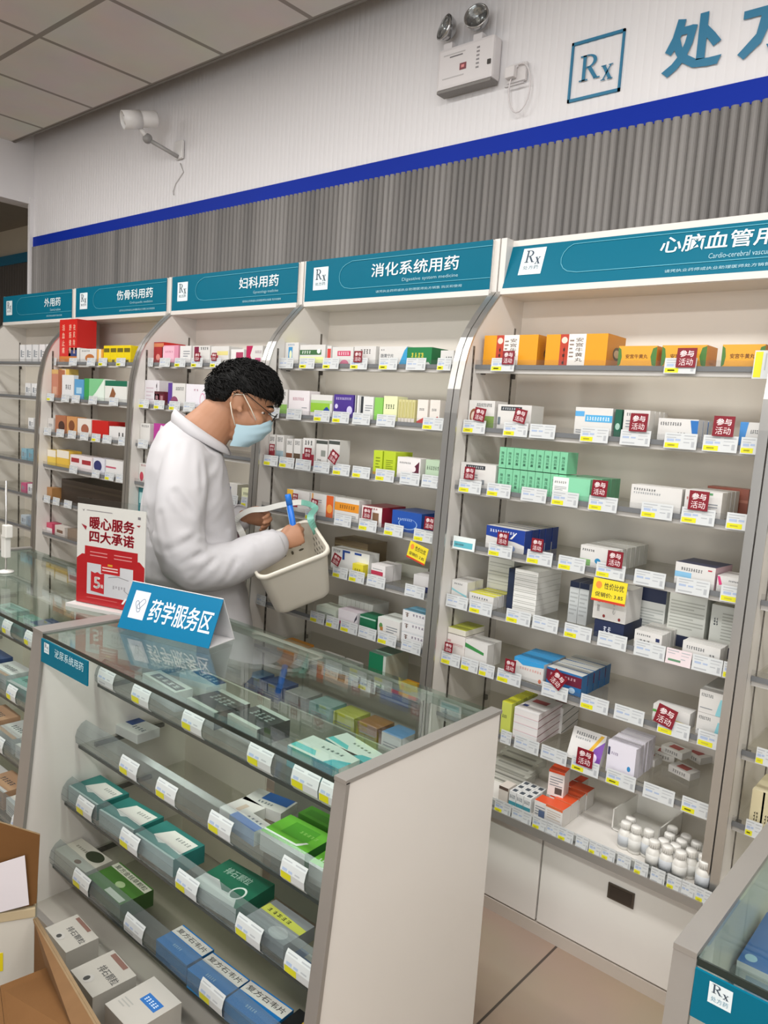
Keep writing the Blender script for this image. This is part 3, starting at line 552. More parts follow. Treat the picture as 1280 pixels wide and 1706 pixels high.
{'c':'#c8201a','d':[['f','v',0.15,0.2,0.3,0.9,'活血止痛','#f0c8b0'],['f','v',0.55,0.2,0.68,0.9,'舒筋健骨','#f0c8b0'],['f','v',0.78,0.2,0.9,0.9,'祛风除湿','#f0c8b0'],['f','r',0,0.0,1,0.15,'#c87a30']],'r':'#c01c18'},
{'c':'#d8d6d2','d':[['f','r',0.2,0.15,0.75,0.85,'#2c3f74']]},
{'c':'#d8d6d2','d':[['f','e',0.6,0.35,0.28,0.28,'#b8703a'],['f','c',0.1,0.8,0.6,0.9,5,'#3a4046']]},
{'c':'#e0a040','d':[['f','r',0.3,0,0.7,1,'#e8dcc0']]},
{'c':'#e6cc14','d':[['f','r',0.05,0.62,0.9,0.85,'#6a6020'],['f','r',0.3,0.05,0.7,0.2,'#6a6020']]},
{'c':'#b87860','d':[['f','r',0.2,0,0.8,0.4,'#c89a80'],['f','r',0,0.85,1,1,'#c8a060']]},
{'c':'#d8b860','d':[['f','r',0.3,0,0.7,1,'#e0d4b0']]},
{'c':'#dcdcdc','d':[['f','c',0.3,0.4,0.8,0.6,3,'#3a4046']]},
{'c':'#5a9ac8','d':[['f','r',0.2,0.3,0.8,0.6,'#a8cce0']]},
{'c':'#dfeadf','d':[['f','r',0,0.0,0.25,1,'#3a9a50'],['f','p','#7cc08a',[[0.25,0],[0.25,1],[1,1],[0.6,0.4]]]]},
{'c':'#e0e0da','d':[['f','r',0,0.75,1,1,'#1f6a50'],['f','p','#8a5a3a',[[0.2,0.2],[0.4,0.1],[0.5,0.4],[0.35,0.7]]]]},
{'c':'#d0ccc8','d':[['f','c',0.2,0.4,0.8,0.6,3,'#3a4046']]},
{'c':'#a86a4a','d':[['f','e',0.6,0.4,0.3,0.3,'#4a3028']]},
{'c':'#c8905a','d':[['f','e',0.5,0.5,0.3,0.3,'#7a4a30']]},
{'c':'#e0d8d0','d':[['f','e',0.55,0.4,0.28,0.3,'#a0604a']]},
{'c':'#c0201c','d':[],'r':'#b01c18','t':'#c83028'},
{'c':'#dedcda','d':[['f','r',0.55,0.1,0.62,0.6,'#4a4a4a'],['f','r',0.75,0.1,0.82,0.6,'#4a4a4a']]},
{'c':'#e0c050','d':[['f','r',0,0.55,1,1,'#e6dfd0']]},
{'c':'#e0b848','d':[['f','r',0,0.55,1,1,'#e6dfd0']]},
{'c':'#e6dcdc','d':[['f','r',0.05,0.5,0.42,0.8,'#a03038'],['f','r',0.55,0.45,0.95,0.75,'#a03038']]},
{'c':'#d8d8e0','d':[['f','e',0.4,0.5,0.35,0.35,'#34386a']]},
{'c':'#e0dedc','d':[['f','r',0,0.5,0.6,0.6,'#c05a70']]},
{'c':'#a87a4a','d':[]},
{'c':'#3a3028','d':[['f','r',0,0.7,1,0.8,'#4a4034']]},
{'c':'#c84a68','d':[['f','r',0,0,1,0.5,'#e0d8d8']]},
{'c':'#d0c8c0','d':[['f','r',0.2,0.3,0.8,0.6,'#7a5a4a']]},
{'c':'#8a7a6a','d':[]},
{'c':'#e0e0e0','d':[['f','r',0.2,0.3,0.45,0.7,'#8a9096'],['f','l',0.5,0.3,0.9,0.7,3,'#8a8f94']]},
{'c':'#dcdcdc','d':[['f','r',0.2,0.3,0.45,0.7,'#8a9096'],['f','l',0.5,0.3,0.9,0.7,3,'#8a8f94']]},
{'c':'#d8d8d8','d':[['f','r',0.2,0.3,0.45,0.7,'#8a9096'],['f','l',0.5,0.3,0.9,0.7,3,'#8a8f94']]},
{'c':'#e2dede','d':[['f','r',0.2,0.3,0.45,0.7,'#8a9096'],['f','l',0.5,0.3,0.9,0.7,3,'#8a8f94']]},
{'c':'#e6e6e6','d':[['f','r',0.2,0.3,0.45,0.7,'#8a9096'],['f','l',0.5,0.3,0.9,0.7,3,'#8a8f94']]},
{'c':'#dedede','d':[['f','r',0.2,0.3,0.45,0.7,'#8a9096'],['f','l',0.5,0.3,0.9,0.7,3,'#8a8f94']]},
{'c':'#e4e4e4','d':[['f','r',0.2,0.3,0.45,0.7,'#8a9096'],['f','l',0.5,0.3,0.9,0.7,3,'#8a8f94']]},
{'c':'#d8d8da','d':[['f','r',0.2,0.3,0.45,0.7,'#8a9096'],['f','l',0.5,0.3,0.9,0.7,3,'#8a8f94']]},
{'c':'#c8ccc8','d':[['f','r',0.2,0.3,0.45,0.7,'#8a9096'],['f','l',0.5,0.3,0.9,0.7,3,'#8a8f94']]},
{'c':'#8ab4c4','d':[['f','r',0.2,0.3,0.45,0.7,'#8a9096'],['f','l',0.5,0.3,0.9,0.7,3,'#8a8f94']]},
{'c':'#7aa8b8','d':[['f','r',0.2,0.3,0.45,0.7,'#8a9096'],['f','l',0.5,0.3,0.9,0.7,3,'#8a8f94']]},
{'c':'#c05a80','d':[['f','r',0.2,0.3,0.45,0.7,'#8a9096'],['f','l',0.5,0.3,0.9,0.7,3,'#8a8f94']]},
{'c':'#d0d0d0','d':[['f','r',0.2,0.3,0.45,0.7,'#8a9096'],['f','l',0.5,0.3,0.9,0.7,3,'#8a8f94']]},
{'c':'#b8c4cc','d':[['f','r',0.2,0.3,0.45,0.7,'#8a9096'],['f','l',0.5,0.3,0.9,0.7,3,'#8a8f94']]},
{'c':'#8a9aa8','d':[['f','r',0.2,0.3,0.45,0.7,'#8a9096'],['f','l',0.5,0.3,0.9,0.7,3,'#8a8f94']]},
{'c':'#6a5a44','d':[['f','r',0.2,0.3,0.45,0.7,'#8a9096'],['f','l',0.5,0.3,0.9,0.7,3,'#8a8f94']]},
{'c':'#2f7a74','d':[['t','p','#e2e2dc',[[0.2,0.35],[0.45,0.2],[0.55,0.3],[0.95,0.25],[0.95,0.85],[0.35,0.85]]],['t','c',0.55,0.6,0.9,0.72,5,'#7a8080'],['t','r',0,0.0,1,0.06,'#c8dcd8']],'f':'#b4c4c2'},
{'c':'#1f6a50','d':[['t','p','#d8dcd8',[[0,0],[0.65,0],[0.95,0],[0.8,0.25],[0.5,0.22],[0.3,0.4],[0,0.38]]],['t','t',0.18,0.62,0.72,0.82,'排石颗粒','#a8c8b8'],['t','e',0.75,0.33,0.13,0.2,'#dfe8e2'],['t','e',0.75,0.33,0.1,0.155,'#1f6a50']],'f':'#c4ccc8','r':'#1f6a50'},
{'c':'#8f9496','d':[['t','p','#c8cc5a',[[0,0.5],[1,0.5],[1,0.72],[0,0.8]]],['t','c',0.1,0.58,0.7,0.7,5,'#4a4a2a'],['t','e',0.7,0.2,0.2,0.2,'#c0c4c4']],'f':'#8a9294'},
{'c':'#d2d4d0','d':[['t','r',0,0,1,0.5,'#1f5aa8'],['t','c',0.3,0.6,0.9,0.72,4,'#4a5a6a']],'f':'#9ab0c8'},
{'c':'#d8d6d2','d':[['t','r',0.4,0.3,0.6,0.7,'#c8b8a8']]},
{'c':'#d6d6d2','d':[['t','r',0.3,0.45,0.95,1,'#2a62ac'],['t','c',0.3,0.2,0.7,0.32,5,'#4a5a6a']]},
{'c':'#63ae34','d':[['t','r',0.25,0.3,0.8,0.85,'#4a9428'],['t','p','#dfe6dc',[[0,0.1],[0.75,0.1],[0.85,0.35],[0.8,0.35],[0.7,0.16],[0,0.16]]],['t','c',0.5,0.55,0.9,0.65,5,'#8ac060']],'f':'#c8ccc4','r':'#2f7a2a'},
{'c':'#5aa830','d':[['t','r',0.1,0.2,0.8,0.7,'#4a9428']],'f':'#4a8a30'},
{'c':'#63ae34','d':[['t','c',0.2,0.3,0.8,0.45,4,'#dfe6dc']],'f':'#c8ccc4'},
{'c':'#d4d6d4','d':[['t','r',0,0.4,0.45,1,'#2a4a86'],['t','c',0.5,0.3,0.95,0.5,4,'#3a4a5a']]},
{'c':'#cfcdbf','d':[['t','e',0.7,0.7,0.22,0.25,'#3a4230'],['t','e',0.62,0.15,0.08,0.1,'#7a5a40'],['t','c',0.15,0.6,0.5,0.7,5,'#8a8a7a']]},
{'c':'#4a7a34','d':[['t','r',0.0,0.72,1,0.95,'#d8dcc8'],['t','t',0.06,0.76,0.94,0.92,'复方金钱草颗粒','#2a3a20'],['t','e',0.55,0.45,0.1,0.12,'#a8c090'],['t','r',0.5,0.02,0.95,0.2,'#dfe4d4']],'f':'#6a7a60','r':'#3a5a2a'},
{'c':'#1b7cc6','d':[['t','r',0.0,0.55,1,0.95,'#dcdcd6'],['t','t',0.06,0.66,0.94,0.86,'复方石韦片','#3a3a3a'],['t','c',0.35,0.2,0.6,0.3,5,'#a8d0e8']],'f':'#2a80bc','r':'#1f70a8'},
{'c':'#2262b0','d':[['t','r',0.5,0.5,1,1,'#d8d8d4']]},
{'c':'#17171a','d':[['t','e',0.65,0.6,0.2,0.24,'#c8a83a'],['t','e',0.65,0.6,0.15,0.18,'#17171a'],['t','e',0.65,0.6,0.08,0.1,'#c8a83a']]},
{'c':'#adaaa1','d':[['t','r',0.12,0.86,0.7,0.98,'#7a5a50'],['t','t',0.3,0.45,0.95,0.65,'排石颗粒','#4a4a48'],['t','e',0.45,0.18,0.12,0.12,'#b0aea8'],['t','e',0.42,0.16,0.06,0.08,'#3a3a38']],'f':'#a5a39b'},
{'c':'#b6b3ab','d':[['t','r',0.35,0.5,0.85,0.72,'#2a6ab0'],['t','c',0.4,0.56,0.8,0.66,5,'#c8dcf0'],['t','l',0.1,0.2,0.4,0.4,3,'#a0a09a']]},
{'c':'#d4d6d4','d':[['t','r',0.15,0.15,0.95,0.7,'#5a6066'],['t','c',0.25,0.3,0.9,0.58,4,'#d0d4d4']]},
{'c':'#dcdedc','d':[['t','r',0.1,0.5,1,1,'#2a4a7a'],['t','c',0.3,0.6,0.9,0.85,4,'#c8d4dc']]},
{'c':'#3a3c3e','d':[['t','r',0,0,1,0.12,'#c8c8c4'],['t','c',0.2,0.45,0.85,0.75,4,'#a0a4a4'],['t','r',0.0,0.85,1,1,'#c8c8c4']],'f':'#c0c0bc'},
{'c':'#dfe0dc','d':[['t','p','#5ac0c4',[[0,0.1],[0.5,0.1],[0.4,0.35],[0,0.35]]],['t','p','#3aaab4',[[1,0],[1,0.5],[0.75,0.3],[0.7,0]]],['t','c',0.35,0.6,0.8,0.7,5,'#5a6a6a']],'f':'#3a9aa4'},
]
ITEMS = [
('medicine_box', 'large orange carton with red stripe on top shelf, cardiovascular cabinet', 0,[-1.4014, 2.233, 1.7955],[0.2079, 0.1285, 0.1033], 0, 0, 0),
('medicine_box', 'large orange carton nearer the small ones on top shelf, cardiovascular cabinet', 0,[-1.1625, 2.233, 1.7955],[0.21, 0.1285, 0.1022], 0, 0, 0),
('medicine_box', 'small orange carton with green ends on top shelf, cardiovascular cabinet', 0,[-0.9608, 2.233, 1.7955],[0.1175, 0.0885, 0.0637], 0, 0, 1),
('medicine_box', 'small orange carton behind promotion tag on top shelf, cardiovascular cabinet', 0,[-0.8235, 2.233, 1.7955],[0.1269, 0.0885, 0.0646], 0, 0, 1),
('medicine_box', 'small orange carton near the tall tag on top shelf, cardiovascular cabinet', 0,[-0.6634, 2.233, 1.7955],[0.1103, 0.0885, 0.0649], 0, 0, 1),
('medicine_box', 'white box with brown circle and green corner on second shelf, cardiovascular cabinet', 1,[-1.4645, 2.188, 1.5855],[0.1034, 0.0785, 0.0929], 0, 0, 2),
('medicine_box', 'white box with black top stripe on second shelf, cardiovascular cabinet', 1,[-1.3366, 2.188, 1.5855],[0.1269, 0.0785, 0.0834], 0, 0, 3),
('medicine_box', 'white box with light blue band on second shelf, cardiovascular cabinet', 1,[-1.058, 2.188, 1.5855],[0.1211, 0.0685, 0.0856], 0, 0, 4),
('medicine_box', 'dark green box end with pale ring on second shelf, cardiovascular cabinet', 1,[-0.9788, 2.188, 1.5855],[0.0208, 0.0785, 0.0834], 0, 0, 5),
('medicine_box', 'front one of four white boxes, second shelf, cardiovascular cabinet', 2,[-0.9233, 2.188, 1.5855],[0.0801, 0.0305, 0.0838], -2.2, 0, 6),
('medicine_box', 'second from front of four white boxes, second shelf, cardiovascular cabinet', 2,[-0.9233, 2.223, 1.5855],[0.0801, 0.0305, 0.0838], 0.0, 0, 6),
('medicine_box', 'third from front of four white boxes, second shelf, cardiovascular cabinet', 2,[-0.9233, 2.258, 1.5855],[0.0801, 0.0305, 0.0838], 2.2, 0, 6),
('medicine_box', 'fourth from front of four white boxes, second shelf, cardiovascular cabinet', 2,[-0.9233, 2.293, 1.5855],[0.0801, 0.0305, 0.0838], -1.1, 0, 6),
('medicine_box', 'front one of three white boxes with blue slanted end, second shelf, cardiovascular cabinet', 3,[-0.801, 2.188, 1.5855],[0.1139, 0.0355, 0.0653], -2.2, 0, 7),
('medicine_box', 'second from front of three white boxes with blue slanted end, second shelf, cardiovascular cabinet', 3,[-0.801, 2.228, 1.5855],[0.1139, 0.0355, 0.0653], 0.0, 0, 7),
('medicine_box', 'third from front of three white boxes with blue slanted end, second shelf, cardiovascular cabinet', 3,[-0.801, 2.268, 1.5855],[0.1139, 0.0355, 0.0653], 2.2, 0, 7),
('medicine_box', 'white box with pale blue corner on second shelf, cardiovascular cabinet', 1,[-0.6048, 2.188, 1.5855],[0.0601, 0.0785, 0.0656], 0, 0, 8),
('medicine_box', 'white box with black label strip on third shelf, cardiovascular cabinet', 4,[-1.4457, 2.168, 1.3855],[0.1412, 0.0785, 0.0815], 0, 0, 9),
('medicine_box', 'first from far end of nine green carton spines, third shelf, cardiovascular cabinet', 5,[-1.3515, 2.168, 1.3855],[0.026, 0.0685, 0.0742], 0, 0, 10),
('medicine_box', 'second from far end of nine green carton spines, third shelf, cardiovascular cabinet', 5,[-1.324, 2.168, 1.3855],[0.026, 0.0685, 0.0742], 0, 0, 10),
('medicine_box', 'third from far end of nine green carton spines, third shelf, cardiovascular cabinet', 5,[-1.2965, 2.168, 1.3855],[0.026, 0.0685, 0.0742], 0, 0, 10),
('medicine_box', 'fourth from far end of nine green carton spines, third shelf, cardiovascular cabinet', 5,[-1.269, 2.168, 1.3855],[0.026, 0.0685, 0.0742], 0, 0, 10),
('medicine_box', 'fifth from far end of nine green carton spines, third shelf, cardiovascular cabinet', 5,[-1.2415, 2.168, 1.3855],[0.026, 0.0685, 0.0742], 0, 0, 10),
('medicine_box', 'sixth from far end of nine green carton spines, third shelf, cardiovascular cabinet', 5,[-1.214, 2.168, 1.3855],[0.026, 0.0685, 0.0742], 0, 0, 10),
('medicine_box', 'seventh from far end of nine green carton spines, third shelf, cardiovascular cabinet', 5,[-1.1865, 2.168, 1.3855],[0.026, 0.0685, 0.0742], 0, 0, 10),
('medicine_box', 'eighth from far end of nine green carton spines, third shelf, cardiovascular cabinet', 5,[-1.159, 2.168, 1.3855],[0.026, 0.0685, 0.0742], 0, 0, 10),
('medicine_box', 'ninth from far end of nine green carton spines, third shelf, cardiovascular cabinet', 5,[-1.1315, 2.168, 1.3855],[0.026, 0.0685, 0.0742], 0, 0, 10),
('medicine_box', 'first from far end of nine green cartons in upper tier, third shelf, cardiovascular cabinet', 6,[-1.3533, 2.168, 1.4625],[0.026, 0.0685, 0.0672], 0, 0, 10),
('medicine_box', 'second from far end of nine green cartons in upper tier, third shelf, cardiovascular cabinet', 6,[-1.3258, 2.168, 1.4625],[0.026, 0.0685, 0.0672], 0, 0, 10),
('medicine_box', 'third from far end of nine green cartons in upper tier, third shelf, cardiovascular cabinet', 6,[-1.2982, 2.168, 1.4625],[0.026, 0.0685, 0.0672], 0, 0, 10),
('medicine_box', 'fourth from far end of nine green cartons in upper tier, third shelf, cardiovascular cabinet', 6,[-1.2707, 2.168, 1.4625],[0.026, 0.0685, 0.0672], 0, 0, 10),
('medicine_box', 'fifth from far end of nine green cartons in upper tier, third shelf, cardiovascular cabinet', 6,[-1.2431, 2.168, 1.4625],[0.026, 0.0685, 0.0672], 0, 0, 10),
('medicine_box', 'sixth from far end of nine green cartons in upper tier, third shelf, cardiovascular cabinet', 6,[-1.2156, 2.168, 1.4625],[0.026, 0.0685, 0.0672], 0, 0, 10),
('medicine_box', 'seventh from far end of nine green cartons in upper tier, third shelf, cardiovascular cabinet', 6,[-1.188, 2.168, 1.4625],[0.026, 0.0685, 0.0672], 0, 0, 10),
('medicine_box', 'eighth from far end of nine green cartons in upper tier, third shelf, cardiovascular cabinet', 6,[-1.1605, 2.168, 1.4625],[0.026, 0.0685, 0.0672], 0, 0, 10),
('medicine_box', 'ninth from far end of nine green cartons in upper tier, third shelf, cardiovascular cabinet', 6,[-1.1329, 2.168, 1.4625],[0.026, 0.0685, 0.0672], 0, 0, 10),
('medicine_box', 'front one of six mint boxes, third shelf, cardiovascular cabinet', 7,[-1.0938, 2.156, 1.3855],[0.1268, 0.0315, 0.0694], -2.2, 0, 11),
('medicine_box', 'second from front of six mint boxes, third shelf, cardiovascular cabinet', 7,[-1.0938, 2.192, 1.3855],[0.1268, 0.0315, 0.0694], 0.0, 0, 11),
('medicine_box', 'third from front of six mint boxes, third shelf, cardiovascular cabinet', 7,[-1.0938, 2.228, 1.3855],[0.1268, 0.0315, 0.0694], 2.2, 0, 11),
('medicine_box', 'fourth from front of six mint boxes, third shelf, cardiovascular cabinet', 7,[-1.0938, 2.264, 1.3855],[0.1268, 0.0315, 0.0694], -1.1, 0, 11),
('medicine_box', 'fifth from front of six mint boxes, third shelf, cardiovascular cabinet', 7,[-1.0938, 2.3, 1.3855],[0.1268, 0.0315, 0.0694], 1.1, 0, 11),
('medicine_box', 'sixth from front of six mint boxes, third shelf, cardiovascular cabinet', 7,[-1.0938, 2.336, 1.3855],[0.1268, 0.0315, 0.0694], -2.2, 0, 11),
('medicine_box', 'long white box with small print on third shelf, cardiovascular cabinet', 4,[-0.8344, 2.168, 1.3855],[0.1475, 0.0685, 0.0702], 0, 0, 12),
('medicine_box', 'front one of four white boxes with green stripe, third shelf, cardiovascular cabinet', 8,[-0.7023, 2.168, 1.3855],[0.101, 0.0335, 0.0725], -2.2, 0, 13),
('medicine_box', 'second from front of four white boxes with green stripe, third shelf, cardiovascular cabinet', 8,[-0.7023, 2.206, 1.3855],[0.101, 0.0335, 0.0725], 0.0, 0, 13),
('medicine_box', 'third from front of four white boxes with green stripe, third shelf, cardiovascular cabinet', 8,[-0.7023, 2.244, 1.3855],[0.101, 0.0335, 0.0725], 2.2, 0, 13),
('medicine_box', 'fourth from front of four white boxes with green stripe, third shelf, cardiovascular cabinet', 8,[-0.7023, 2.282, 1.3855],[0.101, 0.0335, 0.0725], -1.1, 0, 13),
('medicine_box', 'reddish brown carton behind white boxes on third shelf, cardiovascular cabinet', 4,[-0.6891, 2.333, 1.3855],[0.1157, 0.0585, 0.0785], 0, 0, 14),
('medicine_box', 'front one of five blue and white boxes, fourth shelf, cardiovascular cabinet', 9,[-1.3186, 2.168, 1.1905],[0.1515, 0.0405, 0.0759], -2.2, 0, 15),
('medicine_box', 'second from front of five blue and white boxes, fourth shelf, cardiovascular cabinet', 9,[-1.3186, 2.213, 1.1905],[0.1515, 0.0405, 0.0759], 0.0, 0, 15),
('medicine_box', 'third from front of five blue and white boxes, fourth shelf, cardiovascular cabinet', 9,[-1.3186, 2.258, 1.1905],[0.1515, 0.0405, 0.0759], 2.2, 0, 15),
('medicine_box', 'fourth from front of five blue and white boxes, fourth shelf, cardiovascular cabinet', 9,[-1.3186, 2.303, 1.1905],[0.1515, 0.0405, 0.0759], -1.1, 0, 15),
('medicine_box', 'fifth from front of five blue and white boxes, fourth shelf, cardiovascular cabinet', 9,[-1.3186, 2.348, 1.1905],[0.1515, 0.0405, 0.0759], 1.1, 0, 15),
('medicine_box', 'front one of seven white boxes with green band, fourth shelf, cardiovascular cabinet', 10,[-0.9894, 2.168, 1.1905],[0.1189, 0.0295, 0.0636], -2.2, 0, 16),
('medicine_box', 'second from front of seven white boxes with green band, fourth shelf, cardiovascular cabinet', 10,[-0.9894, 2.202, 1.1905],[0.1189, 0.0295, 0.0636], 0.0, 0, 16),
('medicine_box', 'third from front of seven white boxes with green band, fourth shelf, cardiovascular cabinet', 10,[-0.9894, 2.236, 1.1905],[0.1189, 0.0295, 0.0636], 2.2, 0, 16),
('medicine_box', 'fourth from front of seven white boxes with green band, fourth shelf, cardiovascular cabinet', 10,[-0.9894, 2.27, 1.1905],[0.1189, 0.0295, 0.0636], -1.1, 0, 16),
('medicine_box', 'fifth from front of seven white boxes with green band, fourth shelf, cardiovascular cabinet', 10,[-0.9894, 2.304, 1.1905],[0.1189, 0.0295, 0.0636], 1.1, 0, 16),
('medicine_box', 'sixth from front of seven white boxes with green band, fourth shelf, cardiovascular cabinet', 10,[-0.9894, 2.338, 1.1905],[0.1189, 0.0295, 0.0636], -2.2, 0, 16),
('medicine_box', 'seventh from front of seven white boxes with green band, fourth shelf, cardiovascular cabinet', 10,[-0.9894, 2.372, 1.1905],[0.1189, 0.0295, 0.0636], 0.0, 0, 16),
('medicine_box', 'white box with navy lid on fourth shelf, cardiovascular cabinet', 11,[-0.7015, 2.168, 1.1905],[0.1117, 0.1185, 0.0617], -4, 0, 17),
('medicine_box', 'white box with pink flap on fourth shelf, cardiovascular cabinet', 11,[-0.6077, 2.168, 1.1905],[0.0658, 0.0985, 0.044], 0, 0, 18),
('medicine_box', 'front one of two white boxes with teal wave, fifth shelf, cardiovascular cabinet', 12,[-1.4831, 2.168, 0.9855],[0.0664, 0.0455, 0.0713], -2.2, 0, 19),
('medicine_box', 'second from front of two white boxes with teal wave, fifth shelf, cardiovascular cabinet', 12,[-1.4831, 2.218, 0.9855],[0.0664, 0.0455, 0.0713], 0.0, 0, 19),
('medicine_box', 'front one of five white boxes with yellow lids, fifth shelf, cardiovascular cabinet', 13,[-1.3914, 2.168, 0.9855],[0.1008, 0.0255, 0.0416], -2.2, 0, 20),
('medicine_box', 'second from front of five white boxes with yellow lids, fifth shelf, cardiovascular cabinet', 13,[-1.3914, 2.198, 0.9855],[0.1008, 0.0255, 0.0416], 0.0, 0, 20),
('medicine_box', 'third from front of five white boxes with yellow lids, fifth shelf, cardiovascular cabinet', 13,[-1.3914, 2.228, 0.9855],[0.1008, 0.0255, 0.0416], 2.2, 0, 20),
('medicine_box', 'fourth from front of five white boxes with yellow lids, fifth shelf, cardiovascular cabinet', 13,[-1.3914, 2.258, 0.9855],[0.1008, 0.0255, 0.0416], -1.1, 0, 20),
('medicine_box', 'fifth from front of five white boxes with yellow lids, fifth shelf, cardiovascular cabinet', 13,[-1.3914, 2.288, 0.9855],[0.1008, 0.0255, 0.0416], 1.1, 0, 20),
('medicine_box', 'lowest of eight stacked flat white boxes, fifth shelf, cardiovascular cabinet', 14,[-1.2432, 2.198, 0.9855],[0.0864, 0.1585, 0.018], 0, 0, 21),
('medicine_box', 'second from bottom of eight stacked flat white boxes, fifth shelf, cardiovascular cabinet', 14,[-1.2432, 2.198, 1.0042],[0.0864, 0.1585, 0.018], 0, 0, 21),
('medicine_box', 'third from bottom of eight stacked flat white boxes, fifth shelf, cardiovascular cabinet', 14,[-1.2432, 2.198, 1.023],[0.0864, 0.1585, 0.018], 0, 0, 21),
('medicine_box', 'fourth from bottom of eight stacked flat white boxes, fifth shelf, cardiovascular cabinet', 14,[-1.2432, 2.198, 1.0417],[0.0864, 0.1585, 0.018], 0, 0, 21),
('medicine_box', 'fifth from bottom of eight stacked flat white boxes, fifth shelf, cardiovascular cabinet', 14,[-1.2432, 2.198, 1.0605],[0.0864, 0.1585, 0.018], 0, 0, 21),
('medicine_box', 'sixth from bottom of eight stacked flat white boxes, fifth shelf, cardiovascular cabinet', 14,[-1.2432, 2.198, 1.0793],[0.0864, 0.1585, 0.018], 0, 0, 21),
('medicine_box', 'seventh from bottom of eight stacked flat white boxes, fifth shelf, cardiovascular cabinet', 14,[-1.2432, 2.198, 1.098],[0.0864, 0.1585, 0.018], 0, 0, 21),
('medicine_box', 'topmost of eight stacked flat white boxes, fifth shelf, cardiovascular cabinet', 14,[-1.2432, 2.198, 1.1167],[0.0864, 0.1585, 0.018], 0, 0, 21),
('medicine_box', 'narrow navy box beside white stack on fifth shelf, cardiovascular cabinet', 15,[-1.3169, 2.228, 0.9855],[0.0227, 0.0685, 0.1392], 0, 0, 22),
('medicine_box', 'lowest of five grey white boxes in rear stack, fifth shelf, cardiovascular cabinet', 16,[-1.3975, 2.288, 0.9855],[0.1034, 0.1085, 0.0302], 0, 0, 23),
('medicine_box', 'second from bottom of five grey white boxes in rear stack, fifth shelf, cardiovascular cabinet', 16,[-1.3975, 2.288, 1.0165],[0.1034, 0.1085, 0.0302], 0, 0, 23),
('medicine_box', 'third from bottom of five grey white boxes in rear stack, fifth shelf, cardiovascular cabinet', 16,[-1.3975, 2.288, 1.0475],[0.1034, 0.1085, 0.0302], 0, 0, 23),
('medicine_box', 'fourth from bottom of five grey white boxes in rear stack, fifth shelf, cardiovascular cabinet', 16,[-1.3975, 2.288, 1.0785],[0.1034, 0.1085, 0.0302], 0, 0, 23),
('medicine_box', 'topmost of five grey white boxes in rear stack, fifth shelf, cardiovascular cabinet', 16,[-1.3975, 2.288, 1.1095],[0.1034, 0.1085, 0.0302], 0, 0, 23),
('medicine_box', 'first from far end of two white boxes with navy lids, fifth shelf, cardiovascular cabinet', 17,[-1.0935, 2.248, 0.9855],[0.0323, 0.0985, 0.1342], 0, 0, 24),
('medicine_box', 'second from far end of two white boxes with navy lids, fifth shelf, cardiovascular cabinet', 17,[-1.0597, 2.248, 0.9855],[0.0323, 0.0985, 0.1342], 0, 0, 24),
('medicine_box', 'navy carton tray under printed box on fifth shelf, cardiovascular cabinet', 15,[-0.9271, 2.156, 0.9855],[0.0931, 0.1585, 0.0542], 0, 0, 25),
('medicine_box', 'white box printed with two columns on fifth shelf, cardiovascular cabinet', 15,[-0.9312, 2.156, 1.042],[0.1034, 0.1085, 0.0992], 0, 0, 26),
('medicine_box', 'tall white carton with navy top on fifth shelf, cardiovascular cabinet', 15,[-0.8631, 2.288, 0.9855],[0.0989, 0.1185, 0.1592], 0, 0, 27),
('medicine_box', 'tall white carton with navy base on fifth shelf, cardiovascular cabinet', 15,[-0.7428, 2.268, 0.9855],[0.1087, 0.1285, 0.1592], 0, 0, 28),
('medicine_box', 'tall white carton beside grey post on fifth shelf, cardiovascular cabinet', 15,[-0.6272, 2.258, 0.9855],[0.0892, 0.1185, 0.1492], 0, 0, 29),
('medicine_box', 'front one of six white boxes with navy square, fifth shelf, cardiovascular cabinet', 18,[-0.8069, 2.156, 0.9855],[0.0819, 0.0285, 0.0508], -2.2, 0, 30),
('medicine_box', 'second from front of six white boxes with navy square, fifth shelf, cardiovascular cabinet', 18,[-0.8069, 2.189, 0.9855],[0.0819, 0.0285, 0.0508], 0.0, 0, 30),
('medicine_box', 'third from front of six white boxes with navy square, fifth shelf, cardiovascular cabinet', 18,[-0.8069, 2.222, 0.9855],[0.0819, 0.0285, 0.0508], 2.2, 0, 30),
('medicine_box', 'fourth from front of six white boxes with navy square, fifth shelf, cardiovascular cabinet', 18,[-0.8069, 2.255, 0.9855],[0.0819, 0.0285, 0.0508], -1.1, 0, 30),
('medicine_box', 'fifth from front of six white boxes with navy square, fifth shelf, cardiovascular cabinet', 18,[-0.8069, 2.288, 0.9855],[0.0819, 0.0285, 0.0508], 1.1, 0, 30),
('medicine_box', 'sixth from front of six white boxes with navy square, fifth shelf, cardiovascular cabinet', 18,[-0.8069, 2.321, 0.9855],[0.0819, 0.0285, 0.0508], -2.2, 0, 30),
('medicine_box', 'front one of two low white boxes, fifth shelf, cardiovascular cabinet', 19,[-0.6589, 2.163, 0.9855],[0.1031, 0.0305, 0.0498], -2.2, 0, 31),
('medicine_box', 'second from front of two low white boxes, fifth shelf, cardiovascular cabinet', 19,[-0.6589, 2.198, 0.9855],[0.1031, 0.0305, 0.0498], 0.0, 0, 31),
('medicine_box', 'lowest of two cream boxes, sixth shelf, cardiovascular cabinet', 20,[-1.4791, 2.168, 0.7805],[0.0744, 0.1185, 0.0417], 0, 0, 32),
('medicine_box', 'topmost of two cream boxes, sixth shelf, cardiovascular cabinet', 20,[-1.4791, 2.168, 0.823],[0.0744, 0.1185, 0.0417], 0, 0, 32),
('medicine_box', 'flat box with yellow green lid on sixth shelf, cardiovascular cabinet', 21,[-1.4791, 2.168, 0.8675],[0.0743, 0.1185, 0.0192], 0, 0, 33),
